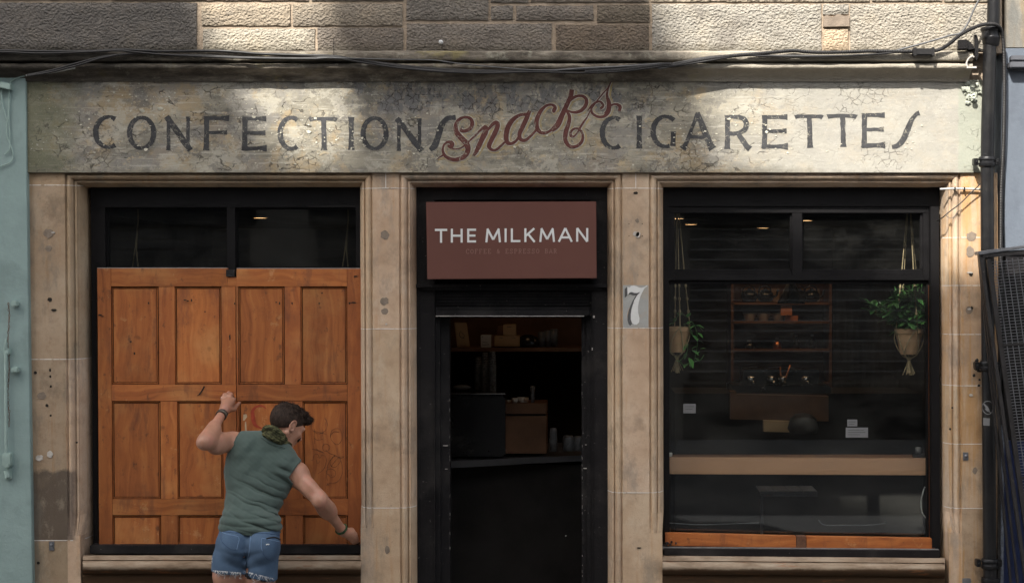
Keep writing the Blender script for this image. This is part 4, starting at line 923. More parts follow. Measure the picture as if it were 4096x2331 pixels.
for (x0, y0, x1, y1, dp) in ((18, 440, 66, 490, .03), (14, 1205, 78, 1300, .04), (28, 1275, 66, 1312, .045), (36, 1310, 80, 1396, .02)):
    m = MB(); a = zL(x0, y0); b = zL(x1, y1); m.pbox(a[0], a[1], b[0], b[1], -.035 - dp, -.03); m.build('clasp', MAT['mintiron'], bl, bevel=.005)
for (x0, y0, x1, y1) in ((78, 96, 122, 140), (78, 580, 130, 620)):
    m = MB(); a = zL(x0, y0); b = zL(x1, y1); m.pbox(a[0], a[1], b[0], b[1], -.075, -.03); m.build('lug', MAT['mintiron'], bl, bevel=.006)
m = MB(); random.seed(4)
for i in range(44):
    y = 120 + i * 20.5; a = zL(62 + 5 * math.sin(i * .35) + random.uniform(-2, 2), y); c0 = W(a[0], a[1], -.052)
    an = math.pi / 2 * (i % 2) + random.uniform(-.3, .3); pts = []
    for k in range(9):
        t = 2 * math.pi * k / 8; u = .0045 * math.cos(t); v = .0085 * math.sin(t); pts.append(c0 + Vector((u * math.cos(an), u * math.sin(an), v)))
    m.tube(pts, .0016, 5, cap=False)
m.build('chain', MAT['rust'], bl, smooth=True)

# ================================================================ right neighbour
nr = empty('slate_shopfront', (xt(4100), 0, 0), 'slate blue painted shopfront at the right edge beyond the drainpipe', 'building')
m = MB(); m.tint = (.50, .58, .66); m.pbox(4026, -600, 4700, 193, -.02, .3); m.build('upper_stone', MAT['sand'], nr, bevel=.004)
m = MB(); m.prism([(4022, 194), (4700, 194), (4700, 1016), (4024, 1016), (4020, 900)], -.03, .3); m.build('painted_pier', MAT['slate'], nr, bevel=.003)
m = MB(); m.pbox(4046, 222, 4700, 243, -.085, -.02); m.pbox(4040, 247, 4700, 272, -.10, -.02); m.pbox(4050, 274, 4700, 282, -.06, -.02); m.build('ledge', paint('slate_ledge_paint', (.085, .088, .10), .5, .15, .3, 9), nr, bevel=.006)
m = MB(); m.prism([(4024, 1018), (4700, 1018), (4700, 1760), (4012, 1760)], -.015, .3); m.build('black_panel', MAT['blackworn'], nr, bevel=.003)
m = MB(); m.prism([(4012, 1762), (4700, 1762), (4700, 2800), (4000, 2800)], -.02, .3); m.build('blue_stall_riser', MAT['navy'], nr, bevel=.003)
m = MB(); m.prism([(4008, 1700), (4018, 1700), (4014, 2331), (4013, 2700), (4000, 2700)], -.028, .0); m.build('flaking_edge', paint('flaking_blue_edge', (.15, .17, .21), .8, .3, .6, 40, chips=(.03, .03, .03)), nr)
# ================================================================ drainpipe
dp = empty('drainpipe', W(3960, 2800, -.09), 'black cast iron drainpipe with collars running down the right pier', 'drainpipe')
YP = -.085
def pp(a, b, y=YP): return W(a, b, y)
m = MB(); m.tube([pp(3976, -640), pp(3975, 0), pp(3973, 120)], .035, 24); m.build('upper_pipe', MAT['iron'], dp, autosmooth=60)
m = MB(); pts = [(3959, 150), (3957, 300), (3951, 500), (3948, 700), (3950, 1100), (3953, 1500), (3957, 2000), (3960, 2331), (3962, 2760)]
m.tube([pp(*p) for p in pts], .0365, 28); m.build('lower_pipe', MAT['iron'], dp, autosmooth=60)
def collar(px, py, prof, name='collar'):
    m = MB(); m.lathe(pp(px, py), prof, 28); return m.build(name, MAT['iron'], dp, autosmooth=40)
collar(3964, 172, [(.037, -.02), (.043, -.012), (.047, .0), (.049, .014), (.052, .022), (.052, .032), (.050, .036), (.052, .062), (.058, .068), (.059, .078), (.054, .084), (.040, .086)])
for x, y in ((3948, 647), (3952, 1462), (3958, 2252)):
    collar(x, y, [(.037, -.030), (.043, -.028), (.046, -.024), (.046, -.008), (.042, -.004), (.042, .006), (.046, .010), (.046, .022), (.042, .027), (.037, .029)])
    m = MB()
    for s in (-1, 1):
        m.pbox(x + s * 42 - 9, y - 14, x + s * 42 + 9, y + 14, -.095, -.04); m.lathe(pp(x + s * 42, y, -.095), [(.006, 0), (.006, .006), (.003, .008)], 8, 'y')
    m.build_each('bracket_ear', MAT['iron'], dp, bevel=.003)
m = MB(); random.seed(8)
for i in range(10): m.blob(pp(3912 + random.gauss(0, 9), 1465 + random.gauss(0, 30), -.04), random.uniform(.006, .014), 8, .6, (1, .7, 1), i)
m.build('corroded_lug', MAT['iron'], dp, autosmooth=60)
m = MB(); m.lathe(pp(3962, 2318), [(.037, -.03), (.05, -.02), (.052, 0), (.05, .012), (.037, .014)], 24); m.build('collar', MAT['iron'], dp, autosmooth=50)
# stickers on the pipe, wrapped round it
def wrap(lst, name, mat, smooth=4):
    m = MB(); rr = .0375
    for s in lst:
        p = cr(s, smooth); c0 = pp(3954, 1640)
        L = []; Rr = []
        for i in range(len(p)):
            a = p[max(i - 1, 0)]; b = p[min(i + 1, len(p) - 1)]; dx, dy = b[0] - a[0], b[1] - a[1]; l = math.hypot(dx, dy) or 1
            for sgn, q in ((1, L), (-1, Rr)):
                x = p[i][0] - dy / l * p[i][2] / 2 * sgn; y = p[i][1] + dx / l * p[i][2] / 2 * sgn
                q.append((x, y))
        vs = []
        for rad in (rr, rr - .001):
            for x, y in L + Rr:
                off = max(-.98, min(.98, (x - 3954) * S * .99 / rr)); th = math.asin(off)
                vs.append(Vector((c0.x + rad * math.sin(th), YP - rad * math.cos(th), W(x, y, YP - .03).z)))
        n = len(L); m2 = 2 * n; fs = []
        for i in range(n - 1): fs += [(i, i + 1, n + i + 1, n + i), (m2 + i + 1, m2 + i, m2 + n + i, m2 + n + i + 1), (i + 1, i, m2 + i, m2 + i + 1), (n + i, n + i + 1, m2 + n + i + 1, m2 + n + i)]
        m.add(vs, fs)
    return m.build(name, mat, dp)
def z4(x, y, w): return (2600 + x / 1.7106, 1500 + y / 1.7106, w)
circ = [z4(2303 + 34 * math.sin(6.283 * i / 16), 221 - 45 * math.cos(6.283 * i / 16), 2.6) for i in range(17)]
wrap([circ, [z4(2276, 195, 2), z4(2288, 210, 7), z4(2300, 230, 10), z4(2310, 245, 4), z4(2318, 258, 2)], [z4(2284, 228, 2), z4(2296, 240, 5), z4(2306, 250, 2)]], 'round_sticker', MAT['greypaper'])
wrap([[z4(2274, 318, 30), z4(2290, 318, 30), z4(2314, 319, 30)]], 'square_sticker', MAT['greypaper'], 2)
# ================================================================ cables
def cable(pts, r, name, label, mat='rubber', y=-.135, ribbed=False, group=None, seg=8, cat='cable'):
    r = r * (1.35 if r > .0035 and not ribbed else 1.15)
    p = cr([(a[0], a[1], a[2] if len(a) > 2 else y) for a in pts], 7); P = [W(a, b, d) for a, b, d in p]
    m = MB()
    if ribbed:
        Q2 = [P[0]]; step = .0045; acc = 0
        for i in range(1, len(P)):
            seglen = (P[i] - P[i - 1]).length; n = max(1, int(round(seglen / step)))
            for k in range(1, n + 1): Q2.append(P[i - 1].lerp(P[i], k / n))
        m.tube(Q2, [r * (1 if i % 2 else .84) for i in range(len(Q2))], seg)
    else: m.tube(P, r, seg)
    return tag(m.build(name, MAT[mat], None, smooth=not ribbed), label, cat, group)
def A1(l, dy=0): return [(x / 1.828, y / 1.828 + dy) for x, y in l]
def A2(l, dy=0): return [(1300 + x / 1.828, y / 1.828 + dy) for x, y in l]
def A3(l, dy=0): return [(2600 + x / 1.7106, y / 1.7106 + dy) for x, y in l]
cable(A1([(-300, 376), (0, 372), (350, 378), (700, 376), (880, 366), (1050, 372), (1200, 378), (1560, 374), (1750, 384), (1900, 396), (2200, 406), (2440, 413)]) + A2([(200, 435), (400, 462), (700, 498), (1000, 515), (1350, 522), (1650, 518), (2000, 505), (2350, 475)]) + A3([(40, 462), (200, 430), (380, 398), (520, 385)]), .0062, 'power_cable', 'thick black cable sagging along the cornice above the name band')
cable(A1([(-300, 388), (0, 382), (300, 392), (600, 384), (860, 372), (1000, 384), (1250, 404), (1600, 420), (1900, 428), (2300, 432)]) + A2([(60, 425), (300, 462), (560, 500), (900, 528), (1200, 536), (1500, 528), (1900, 535), (2200, 520), (2500, 482)]) + A3([(160, 456), (500, 400), (640, 378), (760, 384), (1000, 388), (1300, 384), (1600, 368), (1780, 345)]), .0042, 'thin_cable', 'thin black cable hanging lowest in the bundle below the cornice', y=-.145)
cable([(x, y + 2) for x, y in A1([(200, 548), (380, 512), (500, 478), (640, 440), (760, 412), (900, 396), (1050, 388), (1250, 400), (1500, 405), (1800, 418), (2200, 424)])] + A2([(60, 420), (250, 440), (430, 470), (700, 508), (1000, 524), (1400, 528), (1650, 520)]), .0048, 'branch_cable', 'black cable climbing from the green pier up onto the cornice at the left', y=-.14)
cable([(x, y + 1) for x, y in A1([(200, 555), (360, 530), (480, 500), (600, 468), (720, 430), (860, 402)])], .004, 'branch_cable', 'lower of two black cables climbing from the green pier', y=-.15)
cable([(104, 302, -.05), (150, 297, -.09), (210, 290, -.12), (300, 272, -.14)], .004, 'service_wire', 'short pale wire leaving the top of the green pier', 'palewire')
cable(A2([(-60, 424), (200, 428), (500, 436), (780, 440), (950, 462), (1200, 488), (1500, 512), (1700, 516)]), .0026, 'telephone_wire', 'fine grey wire drooping across the middle of the cornice', 'greycable', y=-.148)
cable(A2([(1640, 520), (1900, 500), (2200, 486), (2500, 466)]) + A3([(60, 470), (300, 425), (520, 390), (700, 380), (1000, 384), (1400, 380), (1600, 365), (1750, 330), (1900, 290), (2050, 245), (2120, 230)]) + [(2600 + 2170 / 1.7106, 170 / 1.7106), (2600 + 2215 / 1.7106, 70 / 1.7106), (2600 + 2260 / 1.7106, -10), (3950, -60), (3975, -200)], .0040, 'telephone_wire', 'thin grey wire rising from the cornice past the drainpipe top', 'greycable', y=-.14)
cable(A2([(1900, 528), (2200, 508), (2500, 470)]) + A3([(160, 452), (330, 416), (480, 395), (560, 384), (700, 372), (860, 358), (980, 348), (1060, 356), (1160, 360), (1330, 358), (1500, 352), (1700, 354), (1810, 352)]), .0095, 'ribbed_conduit', 'ribbed black conduit along the right half of the cornice', y=-.142, ribbed=True, seg=10, cat='conduit')
ve = [(2600 + x / 1.7106, y / 1.7106, d) for x, y, d in ((1950, 350, -.142), (1995, 335, -.142), (2050, 300, -.145), (2110, 250, -.15), (2180, 208, -.16), (2260, 175, -.17), (2330, 165, -.17), (2380, 178, -.15), (2408, 225, -.12), (2420, 320, -.10), (2424, 450, -.09), (2425, 700, -.085), (2418, 1000, -.08))]
cable(ve + [(4005, 760, -.07), (4003, 1000, -.07), (4000, 1300, -.07), (3998, 1700, -.07), (3996, 2100, -.07), (3994, 2331, -.07), (3994, 2780, -.07)], .0095, 'ribbed_conduit', 'ribbed black conduit looping over the drainpipe collar and down beside it', ribbed=True, seg=10, cat='conduit')
jb = empty('cable_joint_box', W(3695, 207, -.15), 'small black cable joint box clipped to the conduit near the drainpipe', 'junction box')
m = MB(); m.pbox(3652, 194, 3740, 220, -.165, -.13); m.build('box_body', MAT['rubber'], jb, bevel=.004)
for x in (3656, 3728):
    m = MB(); m.pbox(x, 190, x + 11, 224, -.170, -.126); m.build('end_clip', MAT['rubber'], jb, bevel=.002)
fl = empty('bracket_lamp', W(3900, 190, -.06), 'small black floodlight on a bracket beside the drainpipe top', 'floodlight')
m = MB(); A = [W(*p, -.17) for p in ((3830, 198), (3872, 196), (3870, 158), (3832, 160))]; m.hexa(A + [Vector((v.x + .01, -.10, v.z)) for v in A]); m.build('lamp_housing', MAT['blackmetal'], fl, bevel=.003)
m = MB(); m.prism([(3872, 160), (3892, 180), (3900, 196), (3872, 200)], -.14, -.12); m.prism([(3897, 140), (3906, 138), (3914, 160), (3914, 225), (3907, 244), (3900, 230)], -.135, -.11); m.pbox(3870, 196, 3925, 202, -.12, -.0); m.build('lamp_bracket', MAT['blackmetal'], fl, bevel=.001)
m = MB(); m.tube([W(x, y, -.13) for x, y in cr([(3870, 270), (3866, 255), (3874, 236), (3888, 226), (3896, 230)], 5)], .0045, 8); m.pbox(3868, 266, 3906, 273, -.135, -.12); m.build('pale_cable_hook', MAT['whitefiller'], fl)
m = MB(); m.pbox(1334, 155, 1336.4, 231, -.142, -.138); tag(m.build('wall_spike', MAT['blackmetal'], None), 'thin black upright spike standing on the cornice left of centre', 'spike')
m = MB(); m.lathe(W(1764, 170, -.012), [(.0125, 0), (.0125, .006), (.009, .012), (.003, .014)], 16, 'y'); tag(m.build('wall_disc', paint('white_plastic', (.6, .6, .6), .4, .03, 0), None, smooth=True), 'small round white disc on the dark stone above the cornice', 'disc')
# pale clip rod and wire crossing the right pier
cable([(3760, 757, -.012), (3800, 755, -.02), (3860, 755, -.02), (3916, 757, -.02), (3940, 756, -.03)], .0042, 'clipped_wire', 'pale wire in clips crossing the right pier under the name band', 'palewire')
m = MB()
for x in (3818, 3856): m.pbox(x, 748, x + 5, 762, -.028, -.0)
tag(m.build('wire_clip', MAT['blackmetal'], None), 'pair of black clips holding the pale wire on the right pier', 'clip')
cable([(3944, 708, -.05), (3915, 742, -.045), (3880, 775, -.04), (3840, 815, -.035), (3800, 845, -.03), (3770, 870, -.02), (3748, 884, .05)], .0028, 'slanting_wire', 'thin dark wire slanting down the right pier to the window', 'rubber')
cable([(3785, 862, -.02), (3800, 872, -.016), (3815, 868, -.012), (3830, 848, -.01), (3848, 838, -.01)], .0013, 'wire_shadow', 'shadow of the slanting wire on the right pier, modelled as a thin strand', 'greycable')  # cast shadow of the slanting wire, drawn as a grey strand

# ================================================================ folding security grille leaning at the right
gr = empty('security_grille', W(4150, 2800, -.25), 'folded black security grille with wire mesh leaning at the right edge', 'security grille')
def grille(ox, oy, y, tilt, mesh=True, lw=.020):
    """one leaf: origin is its top-left corner (px), leaning by tilt (dx/dy)"""
    o = W(ox, oy, y); kx = .97; 
    def L(u, v): return Vector((o.x + (u + v * tilt) * S * kx, y, o.z - (v - u * .075) * S * kx))
    m = MB()
    def bar(a, b, r=lw): 
        a, b = Vector(a), Vector(b); d = (b - a).normalized(); n = Vector((-d.z, 0, d.x)) * r / 2
        q = [a - n, b - n, b + n, a + n]; 
        m.hexa([Vector((v.x, y - .012, v.z)) for v in q] + [Vector((v.x, y + .010, v.z)) for v in q])
    bar(L(0, 0), L(0, 1800)); bar(L(0, 6), L(420, 6), .022); bar(L(420, 0), L(420, 1800)); bar(L(0, 1790), L(420, 1790))
    if mesh:
        bar(L(30, 20), L(30, 1790), .026); bar(L(30, 368), L(420, 368), .012); bar(L(30, 900), L(420, 900), .012); bar(L(30, 1300), L(420, 1300), .012)
    m.build('grille_frame', MAT['darksteel'], gr, bevel=.002)
    if mesh:
        m = MB()
        for i in range(16):
            u = 56 + i * 23; m.tube([L(u, 24), L(u, 1785)], .0026, 5)
        for j in range(147):
            v = 34 + j * 12
            m.tube([L(36, v) + Vector((0, -.004, 0)), L(416, v) + Vector((0, -.004, 0))], .0021, 4)
        m.build('wire_mesh', MAT['steel'], gr)
grille(3921, 1018, -.215, .140); grille(3916, 1018, -.185, .118, False, .012); grille(3914, 1014, -.155, .098, False, .012); grille(3925, 1020, -.245, .160, True, .012) if False else None
m = MB(); A = [W(3914, 1020, -.235), W(4110, 992, -.235), W(4110, 980, -.235), W(3914, 1006, -.235)]; m.hexa(A + [Vector((v.x, -.14, v.z)) for v in A]); m.build('top_cap', MAT['steel'], gr, bevel=.003)
MAT['dimglass'] = paint('dim_glazed_grey', (.12, .12, .125), .3, .25, 0, 20, .5)
# ================================================================ interior room
XL, XR, YB, ZT = xt(-200), xt(3990), 6.2, 2.82
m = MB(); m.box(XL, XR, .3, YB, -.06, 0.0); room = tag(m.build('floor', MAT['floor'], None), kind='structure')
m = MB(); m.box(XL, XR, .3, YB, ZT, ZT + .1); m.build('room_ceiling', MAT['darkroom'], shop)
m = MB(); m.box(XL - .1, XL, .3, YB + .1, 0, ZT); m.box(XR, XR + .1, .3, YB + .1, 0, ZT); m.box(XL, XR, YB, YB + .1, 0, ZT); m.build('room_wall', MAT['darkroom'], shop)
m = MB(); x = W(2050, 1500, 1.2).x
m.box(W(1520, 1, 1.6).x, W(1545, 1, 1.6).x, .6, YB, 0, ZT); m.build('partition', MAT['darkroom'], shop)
def lamp(px, py, label, power=0, warm=(1, .62, .32)):
    k = (ZT - .004 - ZC) / ((HY - py) * S); y = DIST * k - DIST; p = W(px, py, y)
    t = empty('ceiling_light', p, label, 'ceiling light', 'round downlights in the shop ceiling')
    m = MB(); m.lathe(p, [(.060, .004), (.060, -.006), (.050, -.010), (.050, .0)], 20); m.build('lamp_rim', MAT['porcelain'], t)
    m = MB(); m.lathe(p, [(.048, -.003), (.048, -.0075)], 20); m.build('lamp_diffuser', MAT['glow'], t)
    if power:
        l = bpy.data.lights.new('downlight', 'SPOT'); l.energy = power; l.color = warm; l.spot_size = R(110); l.spot_blend = .8; l.shadow_soft_size = .05
        o = bpy.data.objects.new('downlight', l); col.objects.link(o); o.parent = t; o.location = (0, 0, -.03)
    return p
def added_lamp(px, y, label, e):  # lamp added out of view to brighten what lies below it
    p = W(px, 900, y); p.z = ZT - .004; t = empty('ceiling_light', p, label, 'ceiling light', 'round downlights in the shop ceiling')
    m = MB(); m.lathe(p, [(.060, .004), (.060, -.006), (.050, -.010), (.050, .0)], 20); m.build('lamp_rim', MAT['porcelain'], t)
    m = MB(); m.lathe(p, [(.048, -.003), (.048, -.0075)], 20); m.build('lamp_diffuser', MAT['glow'], t)
    l = bpy.data.lights.new('downlight', 'SPOT'); l.energy = e; l.color = (1, .60, .32); l.spot_size = R(130); l.spot_blend = .9; l.shadow_soft_size = .05
    o = bpy.data.objects.new('downlight', l); col.objects.link(o); o.parent = t; o.location = (0, 0, -.03)
added_lamp(2990, 1.95, 'added unseen lamp brightening the left of the wall shelving', 2.0)
added_lamp(3270, 1.95, 'added unseen lamp brightening the right of the wall shelving', 2.0)
added_lamp(2060, 1.25, 'added unseen lamp brightening the coffee counter inside the doorway', .45)
lamp(1041, 867, 'glowing downlight seen over the wooden shutter', 3)
lamp(2763, 894, 'glowing downlight nearest the left edge of the right window', 6)
lamp(3052, 908, 'glowing downlight just left of the mullion of the right window', 2.6)
lamp(3224, 878, 'glowing downlight just right of the mullion of the right window', 2.6)
lamp(2708, 870, 'faint small downlight in the top left corner of the right window')
def l2(px, py, y, e, r=.05, c=(1, .6, .3)):
    return None
# --- shelf unit seen in the right window (depth 2.4)
YU = 2.4
def zr(x, y): return (2600 + x / 1.7106, 700 + y / 1.7106)
su = empty('wall_shelving', W(3125, 1640, YU), 'brown wooden wall shelving deep inside behind the right window', 'shelving')
m = MB(); a = zr(575, 740); b = zr(1240, 1454); m.pbox(a[0], a[1], b[0], b[1] + 30, YU + .30, YU + .33); m.build('back_board', MAT['brownwood'], su)
for y in (872, 1000, 1192, 1420):
    m = MB(); a = zr(560, y); b = zr(1245, y + 14); m.pbox(a[0], a[1], b[0], b[1], YU, YU + .30); m.build('shelf', MAT['brownwood'], su)
for x in (555, 1228):
    m = MB(); a = zr(x, 738); b = zr(x + 16, 1470); m.pbox(a[0], a[1], b[0], b[1], YU, YU + .33); m.build('side_board', MAT['brownwood'], su)
for (x0, x1) in ((628, 885), (1000, 1160)):
    m = MB(); a = zr(x0, 775); b = zr(x1, 868); m.pbox(a[0], a[1], b[0], b[1], YU + .22, YU + .25); m.build('light_panel', MAT['card'], su)
def thing1(name, mb, mat, label, cat, group=None, **k): return tag(mb.build(name, MAT[mat], None, **k), label, cat, group)
for i, (x, lb) in enumerate(((680, 'round black kettle at the left of the top shelf'), (790, 'round black kettle second along the top shelf'), (1020, 'round black kettle partly behind the pendant shade'), (1105, 'round black kettle at the right of the top shelf'))):
    p = W(*zr(x, 866), YU + .12); t = empty('kettle', p, lb, 'kettle', 'black kettles on the top shelf')
    m = MB(); m.lathe(p, [(.035, 0), (.052, .012), (.060, .035), (.055, .06), (.038, .076), (.02, .082), (.012, .09), (.012, .096), (.0, .098)], 20); m.build('body', MAT['blackmetal'], t, smooth=True)
    m = MB(); m.tube([p + Vector(v) for v in cr([(.05, 0, .03), (.078, 0, .045), (.085, 0, .07), (.092, 0, .085)], 4)], [.008] * 13, 8); m.build('spout', MAT['blackmetal'], t, smooth=True)
    m = MB(); m.tube([p + Vector(v) for v in cr([(-.05, 0, .06), (-.04, 0, .10), (0, 0, .115), (.03, 0, .10), (.04, 0, .07)], 5)], .005, 8); m.build('handle', MAT['blackmetal'], t, smooth=True)
for i, (x, lb) in enumerate(((682, 'pale cup at the left end of the cup row'), (776, 'pale cup in the middle of the cup row'), (880, 'pale cup at the right end of the cup row'))):
    p = W(*zr(x, 1000), YU + .1); t = empty('coffee_cup', p, lb, 'cup', 'cups in a row on the shelf')
    m = MB(); m.lathe(p, [(.028, 0), (.034, .006), (.048, .05), (.052, .062), (.049, .062), (.044, .045), (.03, .01)], 20); m.build('bowl', MAT['porcelain'], t, smooth=True)
    m = MB(); m.tube([p + Vector(v) for v in cr([(.045, 0, .05), (.07, 0, .048), (.068, 0, .028), (.04, 0, .022)], 4)], .005, 8); m.build('handle', MAT['porcelain'], t, smooth=True)
def cardm(x0, y0, x1, y1, y, name, mat, label, cat, th=.004, z=zr):
    m = MB(); a = z(x0, y0); b = z(x1, y1); m.pbox(a[0], a[1], b[0], b[1], y, y + th); return thing1(name, m, mat, label, cat, bevel=.001)
cardm(895, 893, 972, 960, YU + .02, 'price_card', 'orangecard', 'orange card standing above the dark box on the shelf', 'card')
cardm(925, 962, 1012, 998, YU + .05, 'price_card', 'orangecard', 'lower orange card on the shelf beside the cups', 'card')
for i, (x, h, r, mt, lb) in enumerate(((1000, 150, .026, 'blackmetal', 'tall black bottle on the lower shelf'), (1110, 150, .026, 'blackmetal', 'black bottle right of the tall one on the lower shelf'), (870, 110, .03, 'copper', 'copper coloured jug on the lower shelf'), (680, 90, .035, 'blackmetal', 'squat dark jar at the left of the lower shelf'))):
    p = W(*zr(x, 1192), YU + .1); hh = h / 1.7106 * S * 1.27 * .62; t = empty('bottle' if i < 2 else ('jug' if i == 2 else 'jar'), p, lb, 'bottle' if i < 2 else ('jug' if i == 2 else 'jar'))
    m = MB(); m.lathe(p, [(r, 0), (r * 1.05, hh * .3), (r, hh * .62), (r * .4, hh * .8), (r * .36, hh * .95)], 16); m.build('body', MAT[mt], t, smooth=True)
    m = MB(); m.lathe(p + Vector((0, 0, hh * .95)), [(r * .45, 0), (r * .45, .014)], 12); m.build('cap', MAT['porcelain'], t)
# coffee machine with chrome fittings under the shelves
cm = empty('coffee_machine', W(*zr(930, 1600), 1.9), 'dark espresso machine with bright chrome fittings behind the right window', 'coffee machine')
m = MB(); a = zr(560, 1440); b = zr(1240, 1500); m.pbox(a[0], a[1], b[0], b[1], 1.75, 2.2); a = zr(640, 1330); b = zr(1160, 1380); m.pbox(a[0], a[1], b[0], b[1] + 30, 1.9, 2.2); m.build('body', MAT['blackmetal'], cm, bevel=.01)
for x in (690, 830, 905, 1065):
    p = W(*zr(x, 1405), 1.86); m = MB(); m.lathe(p, [(.030, -.01), (.034, 0), (.034, .022), (.024, .03)], 14); m.tube([p, p + Vector((.012, -.08, -.012))], .009, 8); m.build('group_head', MAT['chrome'], cm, smooth=True)
m = MB(); a = zr(888, 1310); m.tube([W(*zr(890, 1310), 1.84), W(*zr(895, 1370), 1.84), W(*zr(930, 1390), 1.84), W(*zr(960, 1300), 1.84)], .006, 8); m.build('steam_pipe', MAT['copper'], cm, smooth=True)
def zq(x, y): return (2600 + x / 1.7106, 1500 + y / 1.7106)
ct = empty('serving_counter', W(*zq(890, 330), 1.5), 'brown timber counter front deep inside the right window', 'counter')
m = MB(); a = zq(575, 130); b = zq(1222, 250); m.pbox(a[0], a[1], b[0], b[1] + 30, 1.62, 1.70, W, 8); m.build('counter_front', MAT['brownwood'], ct)
m = MB(); a = zq(550, 112); b = zq(590, 300); m.pbox(a[0], a[1], b[0], b[1], 1.58, 1.70); m.build('end_board', MAT['brownwood'], ct)
m = MB(); a = zq(590, 310); b = zq(1130, 385); m.pbox(a[0] + 110, a[1], b[0], b[1], 1.5, 1.56, W, 6); m.build('low_board', MAT['card'], ct)
m = MB(); m.box(W(2700, 0, 1.72).x, W(3690, 0, 1.72).x, 1.72, 2.3, 0, W(3000, 1573, 1.72).z); m.build('counter_body', MAT['darkroom'], ct)
p = W(*zq(1048, 395), 1.3); m = MB(); m.lathe(p, [(.085, 0), (.10, .03), (.085, .09), (.05, .12), (.0, .13)], 18); thing1('black_basket', m, 'darkroom', 'round black basket in front of the brown counter inside', 'basket', smooth=True)
p = W(*zq(490, 300), 1.1); m = MB(); m.tube([p + Vector((0, 0, .0)), p + Vector((.0, 0, .10))], [.05, .035], 14); m.tube([W(*zq(445, 215), 1.1), W(*zq(445, 110), 1.1)], .06, 12); thing1('cushion_stool', m, 'greypaper', 'dim grey stool with a rolled cushion at the left inside', 'stool', smooth=True) if False else None
pl = W(3164, 1218, 1.7); t = empty('pendant_lamp', W(3164, 1135, 1.7), 'dark conical pendant lamp hanging before the shelving', 'pendant lamp')
m = MB(); m.lathe(W(*zr(965, 880), 1.7), [(.095, 0), (.085, .02), (.03, .13), (.012, .15)], 24); m.build('lamp_shade', MAT['blackmetal'], t, smooth=True)
m = MB(); q = W(*zr(965, 760), 1.7); m.tube([q, Vector((q.x, q.y, ZT))], .003, 6); m.build('flex', MAT['rubber'], t)
# window bench shelf: pale board right behind the glass, with things on it
wb = empty('window_shelf', W(3190, 1895, .3), 'pale beech shelf running across inside the right window', 'shelf')
m = MB(); A = [W(2660, 1895, .24), W(3716, 1900, .24), W(3716, 1835, .24), W(2660, 1830, .24)]; m.hexa(A + [Vector((v.x, .30, v.z)) for v in A]); m.build('front_board', MAT['ply'], wb, bevel=.002)
m = MB(); z0 = W(3000, 1836, .3).z; m.box(W(2660, 0, .3).x, W(3718, 0, .3).x, .302, .62, z0 - .03, z0 - .008); m.build('shelf_top', MAT['brownwood'], wb)
# posts holding the shelf
m = MB(); p = W(3674, 1828, .45); m.box(p.x - .035, p.x + .035, .42, .48, z0 - .008, z0 + .02); m.build('base', MAT['blackmetal'], wb, bevel=.004)
m = MB(); m.lathe(Vector((p.x, .45, z0 + .02)), [(.017, 0), (.019, .03), (.015, .034)], 14); thing1('glass_tealight', m, 'greypaper', 'small pale tealight glass standing at the right end of the window shelf', 'candle glass', smooth=True)
m = MB(); p = W(2678, 1826, .40); m.lathe(Vector((p.x, .4, z0 - .006)), [(.016, 0), (.018, .03), (.014, .034)], 14); thing1('glass_tealight', m, 'porcelain', 'small white tealight glass at the left end of the window shelf', 'candle glass', smooth=True)
# low metal bench under the shelf
bn = empty('metal_bench', W(3150, 2140, .8), 'grey metal framed bench under the window shelf', 'bench')
for i in range(4):
    m = MB(); m.pbox(3040 + i * 58, 1963, 3096 + i * 58, 1971, .80, 1.05); m.build('seat_slat', MAT['steel'], bn, bevel=.002)
m = MB(); m.pbox(3044, 1973, 3270, 1985, .81, .86); m.pbox(3044, 1985, 3053, 2160, .81, .84); m.build('bench_frame', MAT['steel'], bn, bevel=.002)
m = MB(); cw = [(3700, 1945), (3690, 1975), (3684, 2010), (3688, 2045), (3700, 2066), (3708, 2074)]; m.tube([W(x, y, .25) for x, y in cr(cw, 6)], .004, 6); thing1('hanging_flex', m, 'palewire', 'pale flex hanging in a curve at the lower right of the window', 'cable', smooth=True)
for nm, pts, lb in (('metal_rail', [(3274, 2078), (3298, 2098), (3380, 2099), (3480, 2098), (3540, 2092), (3541, 2082)], 'pale bent rod low behind the right half of the window'), ('metal_rail', [(2668, 2090), (2700, 2092), (2800, 2097), (2900, 2094), (3036, 2090)], 'pale bent rod low behind the left half of the window')):
    m = MB(); m.tube([W(x, y, .5) for x, y in cr(pts, 6)], .0035, 6); thing1(nm, m, 'steel', lb, 'rod', smooth=True)
